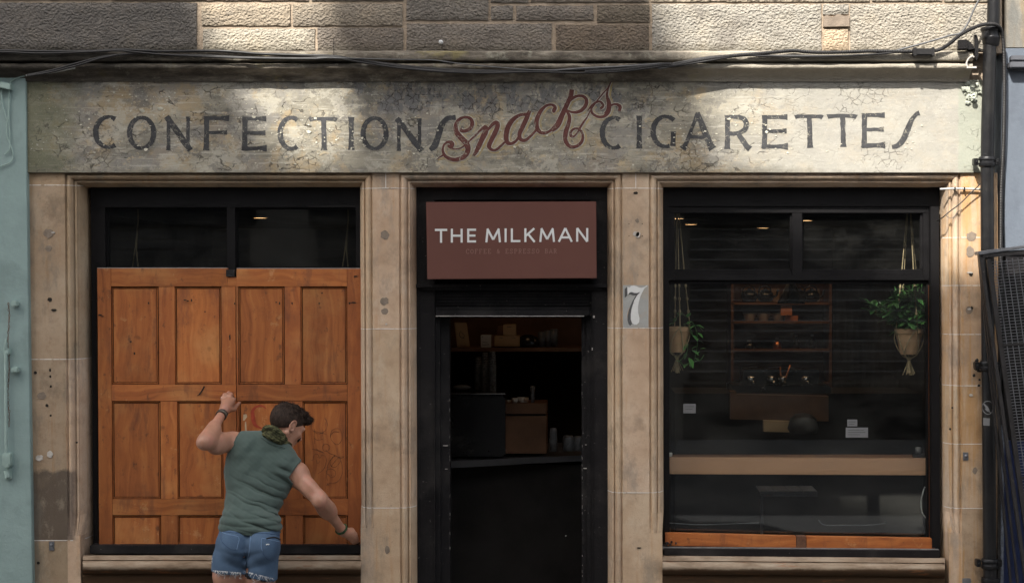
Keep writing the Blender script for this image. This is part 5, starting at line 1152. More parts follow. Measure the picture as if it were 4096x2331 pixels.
# ================================================================ hanging planters in the right window
random.seed(31)
def planter(px, ytop, ybot, rt, rb, y, label, ropes, seed):
    random.seed(seed); p = W(px, ybot, y); top = W(px, ytop, y); h = top.z - p.z
    t = empty('hanging_planter', p, label, 'hanging plant', 'pots hanging in macrame behind the glass')
    m = MB(); m.lathe(p, [(rb * .96, 0), (rb, .004), (rt, h * .82), (rt * 1.06, h * .83), (rt * 1.07, h), (rt * .98, h), (rt * .95, h * .9)], 26); pot = m.build('pot', MAT['terracotta'], t, autosmooth=40)
    m = MB(); m.lathe(p, [(rt * .95, h * .88), (rt * .5, h * .92)], 20); m.build('soil', MAT['soil'], pot)
    m = MB(); knot = Vector((p.x, y, ZT))
    for a in ropes:
        r0 = Vector((p.x + rt * 1.1 * math.cos(a), y + rt * 1.1 * math.sin(a), top.z)); kk = Vector((p.x, y, p.z - .025))
        pts = [kk, Vector((p.x + rb * 1.05 * math.cos(a + .5), y + rb * 1.05 * math.sin(a + .5), p.z + .004)), Vector((p.x + rt * 1.05 * math.cos(a + .1), y + rt * 1.05 * math.sin(a + .1), p.z + h * .8)), r0, r0.lerp(knot, .45) + Vector((.0, 0, 0)), Vector((p.x, y, 3.0 - .12)), knot]
        m.tube([Vector(q) for q in cr([tuple(v) for v in pts], 6)], .0036, 6)
        pts = [kk, Vector((p.x + rb * 1.05 * math.cos(a + .5), y + rb * 1.05 * math.sin(a + .5), p.z + .004)), Vector((p.x + rt * 1.07 * math.cos(a + 1.0), y + rt * 1.07 * math.sin(a + 1.0), p.z + h * .55)), Vector((p.x + rt * 1.09 * math.cos(a + 1.57), y + rt * 1.09 * math.sin(a + 1.57), top.z))]
        m.tube([Vector(q) for q in cr([tuple(v) for v in pts], 5)], .0034, 6)
        for s in range(4):
            q = r0.lerp(knot, .12 + s * .1); m.blob(q, .0075, 8, .3, (1, 1, 1.8), s)
    m.build('macrame_cord', MAT['rope'], t, smooth=True)
    m = MB()
    for i in range(44):
        a = random.uniform(0, 6.28); r = random.uniform(0, .030); q = Vector((p.x, y, p.z - .02)); m.tube([q, q + Vector((r * .5 * math.cos(a), r * .5 * math.sin(a), -.045)), q + Vector((r * 1.2 * math.cos(a), r * 1.2 * math.sin(a), -.085 - random.uniform(0, .018)))], .0021, 4)
    m.blob(Vector((p.x, y, p.z - .025)), .014, 8, .2)
    m.build('tassel', MAT['rope'], t)
    return t, p, top, h
def leafat(m, c, d, L, wd, droop=.3, heart=False):
    d = d.normalized(); s = d.cross(Vector((0, 0, 1))); s = s.normalized() if s.length > 1e-3 else Vector((1, 0, 0)); up = s.cross(d)
    k = random.uniform(.6, 1.5); m.tint = (k, k * random.uniform(.9, 1.15), k * random.uniform(.8, 1.2))
    pr = [0, .75, 1.0, .8, .45, 0] if heart else [0, .6, .95, 1, .6, 0]; n = len(pr); A = []; B = []; Cc = []
    for i, q in enumerate(pr):
        t = i / (n - 1); c0 = c + d * L * t - Vector((0, 0, 1)) * droop * L * t * t
        A.append(c0 + s * wd * q / 2 + up * wd * .12 * q); B.append(c0 - s * wd * q / 2 + up * wd * .12 * q); Cc.append(c0)
    vs = A + Cc + B; fs = []
    for i in range(n - 1): fs += [(i, i + 1, n + i + 1, n + i), (n + i, n + i + 1, 2 * n + i + 1, 2 * n + i)]
    m.add(vs, fs)
t, p, top, h = planter(3636, 1314, 1416, .078, .051, .34, 'tan pot of bushy dark green leaves hanging at the right of the window', (0.4, 1.97, 3.5, 5.1), 5)
m = MB(); m.keepn = True; st = MB()
for i in range(85):
    a = random.uniform(0, 6.28); e = random.uniform(.35, 1.5); l = random.uniform(.10, .33); base = top + Vector((random.uniform(-.05, .05), random.uniform(-.04, .04), -.01))
    tip = base + Vector((math.cos(a) * math.cos(e) * l * .75 - .008, math.sin(a) * math.cos(e) * l * .40, math.sin(e) * l * .95))
    mid = base.lerp(tip, .55) + Vector((0, 0, .015)); st.tube([base, mid, tip], .0018, 4)
    for k in range(random.randint(4, 7)):
        q = base.lerp(tip, random.uniform(.45, 1.0)); d = Vector((math.cos(random.uniform(0, 6.28)), random.uniform(-.8, .4), random.uniform(-.2, .7)))
        leafat(m, q, d, random.uniform(.045, .078), random.uniform(.026, .042))
for i in range(16):
    q = top + Vector((random.uniform(-.10, .0), random.uniform(-.04, .03), random.uniform(-.015, .05))); leafat(m, q, Vector((random.uniform(-1, .2), random.uniform(-.7, .3), random.uniform(-.3, .5))), random.uniform(.035, .06), .022)
fo = m.build('foliage', MAT['leaf'], t, smooth=False); st.build('stem', MAT['leaf'], t)
t, p, top, h = planter(2708, 1306, 1408, .070, .047, .36, 'tan pot with trailing heart shaped leaves hanging at the left of the window', (0.2, 1.7, 3.3, 4.9), 9)
m = MB(); m.keepn = True; st = MB()
for v in ([(2735, 1300), (2765, 1285), (2785, 1320), (2790, 1370), (2784, 1410), (2778, 1440)], [(2720, 1300), (2740, 1330), (2750, 1400), (2725, 1440), (2735, 1460), (2760, 1450), (2800, 1440), (2815, 1420)], [(2690, 1300), (2705, 1270), (2730, 1250)], [(2745, 1295), (2780, 1300), (2800, 1310)], [(2740, 1300), (2770, 1340), (2795, 1360)]):
    q = cr([(a, b, .34 + random.uniform(-.03, .03)) for a, b in v], 5); P3 = [W(*z) for z in q]; st.tube(P3, .0017, 5)
    for k in range(2, len(P3), 3):
        if random.random() < .75: leafat(m, P3[k], Vector((random.uniform(-1, 1), random.uniform(-.9, .2), random.uniform(-.9, .3))), random.uniform(.03, .05), random.uniform(.024, .038), .3, True)
for a, b, L, dx, dz in ((2755, 1430, .062, .45, -1), (2768, 1400, .05, .5, -.3), (2800, 1395, .04, 1, .2), (2750, 1270, .045, .3, .6), (2785, 1300, .05, .8, -.2), (2790, 1330, .045, .6, -.5), (2720, 1265, .04, -.4, .6), (2700, 1280, .04, -.8, .4)):
    leafat(m, W(a, b, .31), Vector((dx, -.35, dz)), L, L * .8, .15, True)
m.tint = (2.2, 2.0, 1.4)
fo = m.build('foliage', MAT['leaf'], t); st.build('stem', MAT['leaf'], t)
# cord ends for planter behind the shuttered window
for x, y0 in ((552, 0), (1392, 0)):
    m = MB(); p0 = W(x, 880, .5); m.tube([W(x, 1072, .5) + Vector((.02, 0, -.2)), W(x - 6, 1000, .5), p0, Vector((p0.x, .5, 3.0))], .004, 6); m.tube([W(x - 22, 1072, .5) + Vector((-.03, 0, -.2)), W(x - 12, 1000, .5), p0 + Vector((0, .01, 0))], .004, 6)
    thing1('plant_hanger', m, 'rope', 'dim macrame cord hanging at the %s of the panes above the shutter' % ('left' if x < 900 else 'right'), 'cord', smooth=True)
# ================================================================ things seen through the doorway
def zd(x, y): return (1700 + x / 2.24, 1250 + y / 2.24)
YD = 1.7
sd = empty('doorway_shelf', W(*zd(800, 345), YD), 'dark timber shelf high up inside the doorway', 'shelf')
m = MB(); a = zd(150, 316); b = zd(1480, 348); m.pbox(a[0], a[1], b[0], b[1], YD, YD + .3); m.build('shelf_board', MAT['brownwood'], sd)
m = MB(); a = zd(100, 10); b = zd(1500, 316); m.pbox(a[0], a[1], b[0], b[1], YD + .3, YD + .32); m.build('back_board', MAT['brownwood'], sd)
def cb(pts, d, name, mat, label, cat='box', mark=None, yf=YD + .05):
    t = empty(name, W(*zd(sum(p[0] for p in pts) / 4, max(p[1] for p in pts)), yf), label, cat)
    m = MB(); m.prism([zd(*p) for p in pts], yf, yf + d); m.build('carton', MAT[mat], t, bevel=.003)
    if mark:
        m = MB()
        for s in mark: ribbon(m, [zd(x, y) + (w / 2.24,) for x, y, w in s], yf - .0005, smooth=5, th=.0008)
        m.build('printed_mark', MAT['dark7'], t)
cb([(262, 88), (370, 92), (403, 312), (288, 312)], .03, 'leaning_packet', 'card', 'tall kraft packet with a dark drawing leaning on the doorway shelf', 'packet', [[(318, 165, 5), (308, 195, 5), (320, 220, 6), (345, 225, 5), (352, 205, 4), (335, 185, 5), (322, 175, 4)], [(340, 215, 4), (352, 235, 4)], [(318, 295, 4), (370, 297, 4)]])
cb([(498, 200), (592, 200), (592, 312), (500, 314)], .10, 'white_carton', 'paper', 'small white printed carton on the doorway shelf', 'box', [[(512, 285, 5), (530, 290, 4), (575, 284, 5)], [(510, 215, 5), (520, 218, 4)], [(515, 265, 4), (560, 268, 4)]])
cb([(622, 206), (848, 206), (848, 303), (622, 303)], .12, 'wide_carton', 'card', 'wide kraft carton under the smaller one on the doorway shelf', 'box', [[(665, 224, 5), (695, 226, 5)], [(780, 224, 5), (810, 226, 5)]])
cb([(698, 108), (812, 105), (814, 205), (700, 205)], .12, 'small_carton', 'card', 'small kraft carton stacked on the wide one on the doorway shelf', 'box', [[(735, 128, 5), (775, 127, 5)]])
cb([(592, 203), (622, 203), (622, 308), (592, 308)], .14, 'dark_carton', 'brownwood', 'narrow dark carton between the white and the wide carton', 'box', None, YD + .06)
cb([(648, 115), (698, 110), (698, 203), (648, 203)], .12, 'dark_carton', 'brownwood', 'dark carton behind the small kraft carton on the doorway shelf', 'box', None, YD + .09)
p = W(*zd(925, 312), YD + .12); m = MB(); m.lathe(p, [(.07, 0), (.075, .03), (.06, .07), (.03, .085), (0, .088)], 18); thing1('dark_bowl', m, 'blackmetal', 'dark rounded bowl right of the kraft cartons', 'bowl', smooth=True)
for i in range(3):
    p = W(*zd(1045 + i * 56, 312), YD + .12); m = MB(); h0 = .105 + .01 * i; m.lathe(p, [(.022, 0), (.026, h0), (.023, h0)], 14); thing1('drinking_glass', m, 'dimglass', ('leftmost', 'middle', 'rightmost')[i] + ' of the three dim glasses at the right of the doorway shelf', 'glass', 'glasses on the doorway shelf', smooth=True)
g = G('striped_paper_cup', .7, .2)
wv = g.n('ShaderNodeTexWave', {'wave_type': 'BANDS', 'bands_direction': 'Z'}, {'Vector': g.co, 'Scale': 30, 'Distortion': 5, 'Detail': 2, 'Detail Scale': 6}).outputs[1]
g.col(g.ramp(wv, [(.42, (.03, .03, .03)), (.55, (.24, .24, .23))])); MAT['cup'] = g.m
g = G('stacked_cup_rims', .7, .2); g.col(g.ramp(g.noise(60, 4, .7), [(.35, (.09, .09, .087)), (.6, (.22, .22, .21))])); MAT['cuprim'] = g.m
for i, (x, y0, y1, lb) in enumerate(((478, 400, 690, 'left'), (540, 360, 735, 'middle'), (605, 348, 790, 'right'))):
    y = YD - .1 - .05 * i; a = W(*zd(x, y1), y); b = W(*zd(x, y0), y); H = b.z - a.z; r = 34 / 2.24 * S * 1.17
    t = empty('paper_cup_stack', a, 'stack of patterned paper cups, %s one of three under the doorway shelf' % lb, 'paper cups', 'stacks of paper cups under the shelf')
    m = MB(); pr_ = [(r * .8, 0)]; z = 0
    while z < H * .72: pr_ += [(r, z + .004), (r * 1.04, z + .008), (r * .97, z + .0085)]; z += .0125
    m.lathe(a, pr_, 18); m.build('nested_rims', MAT['cuprim'], t)
    m = MB(); m.lathe(a, [(r * .98, H * .72), (r * .78, H * .995), (r * .7, H)], 18); m.build('top_cup', MAT['cup'], t)
em = empty('espresso_machine', W(*zd(465, 1300), 1.35), 'large black espresso machine on the counter inside the doorway', 'coffee machine')
m = MB(); a = zd(150, 745); b = zd(718, 1290); m.pbox(a[0], a[1], b[0], b[1], 1.35, 1.8); m.build('body', MAT['blackmetal'], em, bevel=.012)
m = MB(); a = zd(150, 722); b = zd(720, 733); m.pbox(a[0], a[1], b[0], b[1], 1.34, 1.8); m.build('top_rail', MAT['chrome'], em, bevel=.001)
m = MB(); m.blob(W(*zd(330, 668), 1.5), .045, 10, .35, (1.4, .8, .35)); thing1('folded_cloth', m, 'greypaper', 'crumpled pale cloth lying on top of the black espresso machine', 'cloth', smooth=True)
bc = empty('wooden_cabinet', W(*zd(905, 1260), 1.45), 'brown wooden cabinet beside the espresso machine in the doorway', 'cabinet')
m = MB(); a = zd(722, 812); b = zd(1088, 905); m.pbox(a[0], a[1], b[0], b[1], 1.45, 1.75); m.build('top_drawer', MAT['brownwood'], bc, bevel=.002)
m = MB(); a = zd(722, 925); b = zd(1088, 1262); m.pbox(a[0], a[1], b[0], b[1], 1.45, 1.75); m.build('door', MAT['brownwood'], bc, bevel=.002)
m = MB(); a = zd(735, 900); b = zd(1080, 928); m.pbox(a[0], a[1], b[0], b[1], 1.47, 1.75); m.build('gap', MAT['hole'], bc)
for i, (x, r, h_) in enumerate(((806, .022, .035), (862, .026, .04), (900, .022, .038), (750, .018, .02))):
    p = W(*zd(x, 812), 1.5 + .03 * i); m = MB(); m.lathe(p, [(r * .7, 0), (r, h_), (r * .92, h_), (r * .7, .008)], 16); thing1('espresso_cup', m, 'porcelain', ('small pale cup at the centre of the cabinet top', 'widest pale cup on the cabinet top', 'pale cup nearest the tall glass on the cabinet', 'lowest pale saucer-like cup at the left of the cabinet top')[i], 'cup', 'cups on the wooden cabinet', smooth=True)
p = W(*zd(965, 808), 1.5); m = MB(); m.lathe(p, [(.012, 0), (.016, .11), (.013, .11)], 14); thing1('tall_glass', m, 'dimglass', 'tall slim glass at the right of the cabinet top', 'glass', smooth=True)
for x, y, r, h_, mt, nm, lb in ((1150, 1240, .024, .15, 'greypaper', 'milk_jug', 'slim grey jug between the cabinet and the jar'), (1285, 1238, .036, .10, 'greypaper', 'glass_jar', 'round blue-grey jar near the right door post'), (1370, 1236, .030, .095, 'greypaper', 'glass_jar', 'small jar touching the right door post')):
    p = W(*zd(x, y), 1.42); m = MB(); m.lathe(p, [(r, 0), (r * 1.08, h_ * .5), (r, h_ * .85), (r * .8, h_), (r * .75, h_)], 16); thing1(nm, m, 'dimglass', lb, 'jug' if 'jug' in nm else 'jar', smooth=True)
dc = empty('coffee_counter', W(*zd(800, 1390), 1.3), 'dark counter with a grey worktop edge crossing the doorway', 'counter')
A = [W(1700 + 100 / 2.24, 1250 + 1398 / 2.24, 1.25), W(1700 + 1500 / 2.24, 1250 + 1322 / 2.24, 1.5), W(1700 + 1500 / 2.24, 1250 + 1272 / 2.24, 1.5), W(1700 + 100 / 2.24, 1250 + 1336 / 2.24, 1.25)]
m = MB(); m.hexa(A + [Vector((v.x, 2.3, v.z)) for v in A]); m.build('worktop', paint('dark_grey_worktop', (.075, .072, .075), .5, .2, 0, 9), dc)
m = MB(); a = zd(100, 1400); z1 = W(1, 1250 + 1402 / 2.24, 1.3).z; m.box(A[0].x, A[1].x, 1.34 + .2, 2.3, 0, z1); m.build('counter_front', MAT['darkroom'], dc)
# ================================================================ the man at the shutter
import openvdb
person = empty('person', W(960, 2331, -.36), 'man in green sleeveless shirt and cut-off denim shorts leaning on the orange shutter', 'person')
def J(px, py, y): return np.array(W(px, py, y))
def j6(x, y, d): return J(700 + x / 1.7525, 1500 + y / 1.7525, d)
def jd(x, y, d): return J(760 + x / 3.033, 1520 + y / 3.033, d)
class Field:
    def __init__(s, lo, hi, h):
        s.lo = np.array(lo, float); s.h = h; s.n = np.ceil((np.array(hi) - s.lo) / h).astype(int) + 1
        s.a = np.full(s.n, .08, np.float32)
    def sub(s, lo, hi, m):
        i0 = np.maximum(np.floor((lo - m - s.lo) / s.h).astype(int), 0); i1 = np.minimum(np.ceil((hi + m - s.lo) / s.h).astype(int) + 1, s.n)
        if np.any(i1 <= i0): return None
        ax = [s.lo[k] + s.h * np.arange(i0[k], i1[k]) for k in range(3)]
        return (slice(i0[0], i1[0]), slice(i0[1], i1[1]), slice(i0[2], i1[2])), ax[0][:, None, None], ax[1][None, :, None], ax[2][None, None, :]
    def smin(s, sl, d, k):
        a = s.a[sl]
        if k <= 0: s.a[sl] = np.minimum(a, d); return
        h = np.maximum(k - np.abs(a - d), 0) / k; s.a[sl] = (np.minimum(a, d) - h * h * k * .25).astype(np.float32)
    def cone(s, p, q, r0, r1, k=.02, fl=None):
        """tapered limb from p to q; fl=(axis vector, factor) flattens it along the axis"""
        p = np.array(p, float); q = np.array(q, float); R_ = max(r0, r1) + k + .01
        g = s.sub(np.minimum(p, q), np.maximum(p, q), R_)
        if g is None: return
        sl, X, Y, Z = g; d = q - p; L = float(d @ d) + 1e-12
        t = np.clip(((X - p[0]) * d[0] + (Y - p[1]) * d[1] + (Z - p[2]) * d[2]) / L, 0, 1)
        vx, vy, vz = X - p[0] - t * d[0], Y - p[1] - t * d[1], Z - p[2] - t * d[2]
        if fl is not None:
            ax, f = fl; ax = np.array(ax, float); ax /= np.linalg.norm(ax); u = vx * ax[0] + vy * ax[1] + vz * ax[2]
            dd = np.sqrt(np.maximum(vx * vx + vy * vy + vz * vz - u * u, 0) + (u / f) ** 2)
        else: dd = np.sqrt(vx * vx + vy * vy + vz * vz)
        s.smin(sl, dd - (r0 + (r1 - r0) * t), k)
    def ell(s, c, r, rot=None, k=.02, neg=False):
        c = np.array(c, float); r = np.array(r, float); R_ = r.max() + k + .01
        g = s.sub(c, c, R_)
        if g is None: return
        sl, X, Y, Z = g; M = np.eye(3) if rot is None else np.array(rot)
        v = [(X - c[0]) * M[0, i] + (Y - c[1]) * M[1, i] + (Z - c[2]) * M[2, i] for i in range(3)]
        q = np.sqrt(sum((v[i] / r[i]) ** 2 for i in range(3))); q2 = np.sqrt(sum((v[i] / r[i] ** 2) ** 2 for i in range(3))) + 1e-9
        d = q * (q - 1) / q2
        if neg:
            a = s.a[sl]; h = np.maximum(k - np.abs(-a - d), 0) / k if k else 0; s.a[sl] = -(np.minimum(-a, d) - h * h * k * .25)
        else: s.smin(sl, d, k)
    def grid(s): return np.meshgrid(*[s.lo[k] + s.h * np.arange(s.n[k]) for k in range(3)], indexing='ij', sparse=True)
    def mesh(s, name, mat, parent, iters=2):
        g = openvdb.FloatGrid(.08); a = np.clip(s.a, -.06, .06); a[0] = a[-1] = .06; a[:, 0] = a[:, -1] = .06; a[:, :, 0] = a[:, :, -1] = .06
        g.copyFromArray(np.ascontiguousarray(a, dtype=np.float32)); p, q = g.convertToQuads(0.0)[:2]
        p = p * s.h + s.lo; q = q[:, ::-1]
        me = bpy.data.meshes.new(name); me.from_pydata([tuple(map(float, v)) for v in p], [], [tuple(map(int, f)) for f in q])
        me.materials.append(mat); bm = bmesh.new(); bm.from_mesh(me)
        for _ in range(iters): bmesh.ops.smooth_vert(bm, verts=bm.verts, factor=.5, use_axis_x=True, use_axis_y=True, use_axis_z=True)
        bmesh.ops.recalc_face_normals(bm, faces=bm.faces)
        bm.to_mesh(me); bm.free(); me.shade_smooth()
        o = bpy.data.objects.new(name, me); col.objects.link(o); o.parent = parent
        o.matrix_parent_inverse = Matrix.Translation(-Vector(parent.location)) if parent.type == 'EMPTY' else Matrix.Identity(4)
        return o
def frame(z, x):
    z = np.array(z, float); z /= np.linalg.norm(z); x = np.array(x, float); x -= z * (x @ z); x /= np.linalg.norm(x); return np.stack([x, np.cross(z, x), z], 1)

# --- joints (traced at depth)
LS = j6(412, 476, -.185); RS = j6(850, 690, -.19)        # shoulder joints
LE = j6(212, 468, -.40); LW = j6(334, 264, -.135)
RE = j6(1018, 880, -.27); RW = j6(1168, 1080, -.075)
C7 = j6(690, 468, -.215); HIPL = j6(400, 1215, -.33); HIPR = j6(625, 1215, -.33); PEL = j6(515, 1150, -.325)
MIDB = j6(560, 850, -.235); CH = j6(610, 620, -.19)
HC = j6(782, 347, -.13)          # skull centre
KL = np.array([HIPL[0] - .02, -.28, .48]); KR = np.array([HIPR[0] + .015, -.30, .48])
AL = np.array([KL[0] - .005, -.40, .09]); AR = np.array([KR[0] + .01, -.46, .09])
SPv = (CH - PEL) / np.linalg.norm(CH - PEL); SHv = (RS - LS) / np.linalg.norm(RS - LS)
def torso(f, infl=0.0, arms=True):
    e = infl
    # ribcage, upper back, waist, pelvis
    Mt = frame(SPv, SHv)
    f.ell(j6(600, 640, -.19), (.158 + e, .105 + e, .185 + e), Mt, .03)
    f.ell(j6(470, 640, -.205), (.085 + e, .085 + e, .15 + e), Mt, .05)      # left lat
    f.ell(j6(700, 730, -.205), (.085 + e, .085 + e, .15 + e), Mt, .05)
    f.ell(j6(525, 545, -.215), (.085 + e, .065 + e, .085 + e), Mt, .04); f.ell(j6(735, 610, -.22), (.085 + e, .065 + e, .085 + e), Mt, .04)   # shoulder blades
    f.cone(j6(552, 800, -.22), j6(520, 1030, -.28), .110 + e, .104 + e, .07, ((0, 1, 0), .80))
    f.ell(j6(450, 900, -.235), (.065 + e, .075 + e, .13 + e), Mt, .05); f.ell(j6(628, 930, -.24), (.064 + e, .078 + e, .13 + e), Mt, .05)
    f.cone(j6(438, 1085, -.30), j6(612, 1090, -.30), .088 + e, .088 + e, .05)
    # trapezius and shoulders' tops
    f.cone(C7 + np.array([0, .02, .008]), j6(500, 478, -.19), .050 + e, .045 + e, .05); f.cone(C7 + np.array([0, .02, .0]), j6(785, 622, -.19), .050 + e, .046 + e, .05)
    f.cone(j6(520, 494, -.185), LS + np.array([.01, .0, -.005]), .052 + e, .052 + e, .04); f.cone(j6(758, 622, -.185), RS + np.array([-.012, 0, .0]), .056 + e, .054 + e, .04)
def buttocks(f, e=0.0):
    f.ell(j6(418, 1195, -.378), (.084 + e, .088 + e, .098 + e), None, .02); f.ell(j6(612, 1205, -.378), (.084 + e, .085 + e, .098 + e), None, .02)
    f.cone(j6(402, 1190, -.325), j6(380, 1400, -.335), .090 + e, .082 + e, .025); f.cone(j6(618, 1195, -.325), j6(592, 1400, -.335), .090 + e, .084 + e, .03)
Fb = Field((-2.36, -.66, .0), (-1.24, .13, 1.80), .0042)
torso(Fb, -.004); buttocks(Fb, -.006)
# legs
for H, K, A, s in ((j6(372, 1400, -.335), KL, AL, -1), (j6(592, 1400, -.335), KR, AR, 1)):
    Fb.cone(H, K, .080, .055, .03); Fb.cone(K, A, .050, .036, .03); Fb.ell((K + A) / 2 + np.array([0, -.03, .07]), (.046, .05, .11), None, .03)
# shoulder balls, arms with muscles
Fb.ell(LS + np.array([-.006, -.004, .006]), (.066, .060, .058), None, .02); Fb.ell(RS + np.array([.014, -.004, -.008]), (.058, .060, .072), None, .02)
d = LE - LS
Fb.cone(LS, LE, .048, .034, .03); Fb.ell(LS + d * .52 + np.array([-.004, 0, -.020]), (.080, .048, .046), frame([0, 0, 1], d), .016)   # triceps below
Fb.ell(LS + d * .78 + np.array([0, -.018, -.006]), (.05, .026, .030), frame([0, 0, 1], d), .012)
Fb.ell(LS + d * .50 + np.array([0, .02, .018]), (.075, .04, .032), frame([0, 0, 1], d), .03)
Fb.ell(LE + np.array([-.012, -.008, -.004]), (.030, .028, .030), None, .02)
fv = LW - LE; Fb.cone(LE, LW, .036, .0225, .03, None); Fb.cone(LE + fv * .12, LE + fv * .5, .040, .030, .03); Fb.ell(LE + fv * .30 + np.array([.018, 0, .002]), (.032, .032, .070), frame(fv, [1, 0, 0]), .014)
d = RE - RS
Fb.cone(RS, RE, .050, .036, .03); Fb.ell(RS + d * .48 + np.array([.014, -.012, .006]), (.036, .042, .080), frame(d, [1, 0, 0]), .014); Fb.ell(RS + d * .55 + np.array([-.020, .0, -.006]), (.028, .040, .080), frame(d, [1, 0, 0]), .016)
Fb.ell(RS + d * .86 + np.array([.020, -.004, .012]), (.024, .03, .045), frame(d, [1, 0, 0]), .02)
Fb.ell(RE + np.array([0, -.020, 0]), (.026, .022, .028), None, .02)
fv = RW - RE; Fb.cone(RE, RW, .037, .024, .03); Fb.ell(RE + fv * .26 + np.array([.016, -.004, .006]), (.037, .036, .084), frame(fv, [1, 0, 0]), .014); Fb.ell(RE + fv * .28 + np.array([-.018, -.004, -.006]), (.031, .034, .080), frame(fv, [1, 0, 0]), .014)
vp = cr([tuple(RE + fv * .10 + np.array([-.006, -.038, 0])), tuple(RE + fv * .28 + np.array([.004, -.040, .0])), tuple(RE + fv * .45 + np.array([-.008, -.035, 0])), tuple(RE + fv * .72 + np.array([.004, -.028, 0]))], 4)   # forearm vein
for a, b in zip(vp[:-1], vp[1:]): Fb.cone(a, b, .0042, .004, .006)
# neck
Fb.cone(C7 + np.array([.0, .035, -.02]), HC + np.array([-.012, .01, -.055]), .060, .056, .025)
# head: faces right, down and into the wall
hf = np.array([.64, .56, -.52]); hf /= np.linalg.norm(hf); hup = np.array([.30, .30, .90]); hup -= hf * (hup @ hf); hup /= np.linalg.norm(hup); hr = np.cross(hf, hup)   # right-hand side of his face
HM = np.stack([hr, hf, hup], 1)
def H(x, y, z): return HC + HM @ np.array([x, y, z])
Fb.ell(H(0, -.012, .022), (.074, .095, .088), HM, .02)        # cranium
Fb.ell(H(0, .040, -.030), (.060, .056, .078), HM, .03)        # face
Fb.ell(H(0, .052, -.092), (.034, .034, .024), HM, .025)       # chin
for s in (-1, 1):
    Fb.cone(H(s * .058, -.004, -.052), H(s * .022, .062, -.096), .015, .015, .025)    # jaw
    Fb.ell(H(s * .040, .070, -.022), (.020, .020, .016), HM, .015)   # cheekbone
    Fb.ell(H(s * .030, .093, .006), (.015, .010, .009), HM, .004, True)  # eye socket
    Fb.ell(H(s * .030, .080, .004), (.0125, .0125, .0125), HM, 0)
Fb.cone(H(-.04, .086, .020), H(.04, .086, .020), .010, .010, .015)  # brow
Fb.cone(H(0, .096, .008), H(0, .116, -.030), .008, .012, .012); Fb.ell(H(.011, .106, -.034), (.009, .010, .008), HM, .006); Fb.ell(H(-.011, .106, -.034), (.009, .010, .008), HM, .006)
Fb.cone(H(-.018, .092, -.058), H(.018, .092, -.058), .0075, .0075, .006); Fb.cone(H(-.015, .092, -.070), H(.015, .092, -.070), .008, .008, .004)
# ears: disc with rim and a hollow
for s in (-1, 1):
    ec = H(s * .074, -.004, -.008)
    Fb.ell(ec, (.008, .019, .031), HM, .006)
    for a, b in zip(range(0, 300, 30), range(30, 330, 30)):
        P_ = [H(s * .082, -.006 + -.018 * math.sin(R(t - 60)), -.006 + .030 * math.cos(R(t - 60))) for t in (a, b)]; Fb.cone(P_[0], P_[1], .0045, .0045, .003)
# hands -------------------------------------------------------
def finger(f, pts, rs, k=.004):
    for i in range(len(pts) - 1): f.cone(pts[i], pts[i + 1], rs[i], rs[i + 1], k)
# left hand: back of the hand towards us, knuckles up, fingers curling into the boards round the rail edge
DJ = W(760, 1520, 0) - W(760 + 22 / 3.033, 1520 + 26 / 3.033, 0); DJ = -np.array(DJ)
jd0 = jd
def jd(x, y, d): return jd0(x, y, d) + DJ
hw = jd(405, 330, -.115); kn = [jd(378, 196, -.045), jd(422, 168, -.040), jd(468, 175, -.040), jd(506, 215, -.045)]
# palm
for a in kn: Fb.cone(hw, a, .019, .0125, .009); Fb.ell(a + np.array([0, -.006, .002]), (.0135, .012, .0135), None, .004)
Fb.cone(jd(400, 300, -.10), jd(450, 260, -.07), .024, .024, .02); Fb.cone(LW, hw, .024, .024, .02)
tips = [((398, 150), (412, 160), .030), ((445, 130), (462, 140), .034), ((478, 145), (492, 165), .030), ((512, 205), (505, 235), .022)]
for a, (m1, m2, dp) in zip(kn, tips):
    p1 = jd(m1[0], m1[1], -.018); p2 = jd(m2[0], m2[1], .040); p3 = jd(m2[0] + 4, m2[1] + 10, .072)
    finger(Fb, [a, p1, p2, p3], [.0125, .0105, .0095, .008])
finger(Fb, [jd(455, 330, -.095), jd(512, 325, -.055), jd(540, 285, -.015), jd(582, 248, .045)], [.016, .0125, .0105, .0088], .008)
# right hand: reaching down to the bolt at the foot of the boards
hb = j6(1205, 1105, -.035); k2 = [j6(1236, 1082, .0), j6(1246, 1095, -.006), j6(1248, 1112, -.010), j6(1242, 1128, -.010)]
Fb.cone(RW, hb, .024, .022, .02)
for a in k2: Fb.cone(j6(1188, 1100, -.055), a, .021, .0135, .014)
for i, (a, e1, e2) in enumerate(zip(k2, [(1264, 1110), (1268, 1125), (1262, 1142), (1250, 1150)], [(1284, 1165), (1274, 1170), (1260, 1172), (1248, 1168)])):
    finger(Fb, [a, j6(e1[0], e1[1], .014), j6((e1[0] + e2[0]) / 2, (e1[1] + e2[1]) / 2, .030), j6(e2[0], e2[1], .044)], [.0125, .0105, .0095, .0078])
finger(Fb, [j6(1205, 1128, -.03), j6(1225, 1142, .0), j6(1240, 1160, .02), j6(1255, 1178, .04)], [.015, .0125, .0105, .0085], .008)
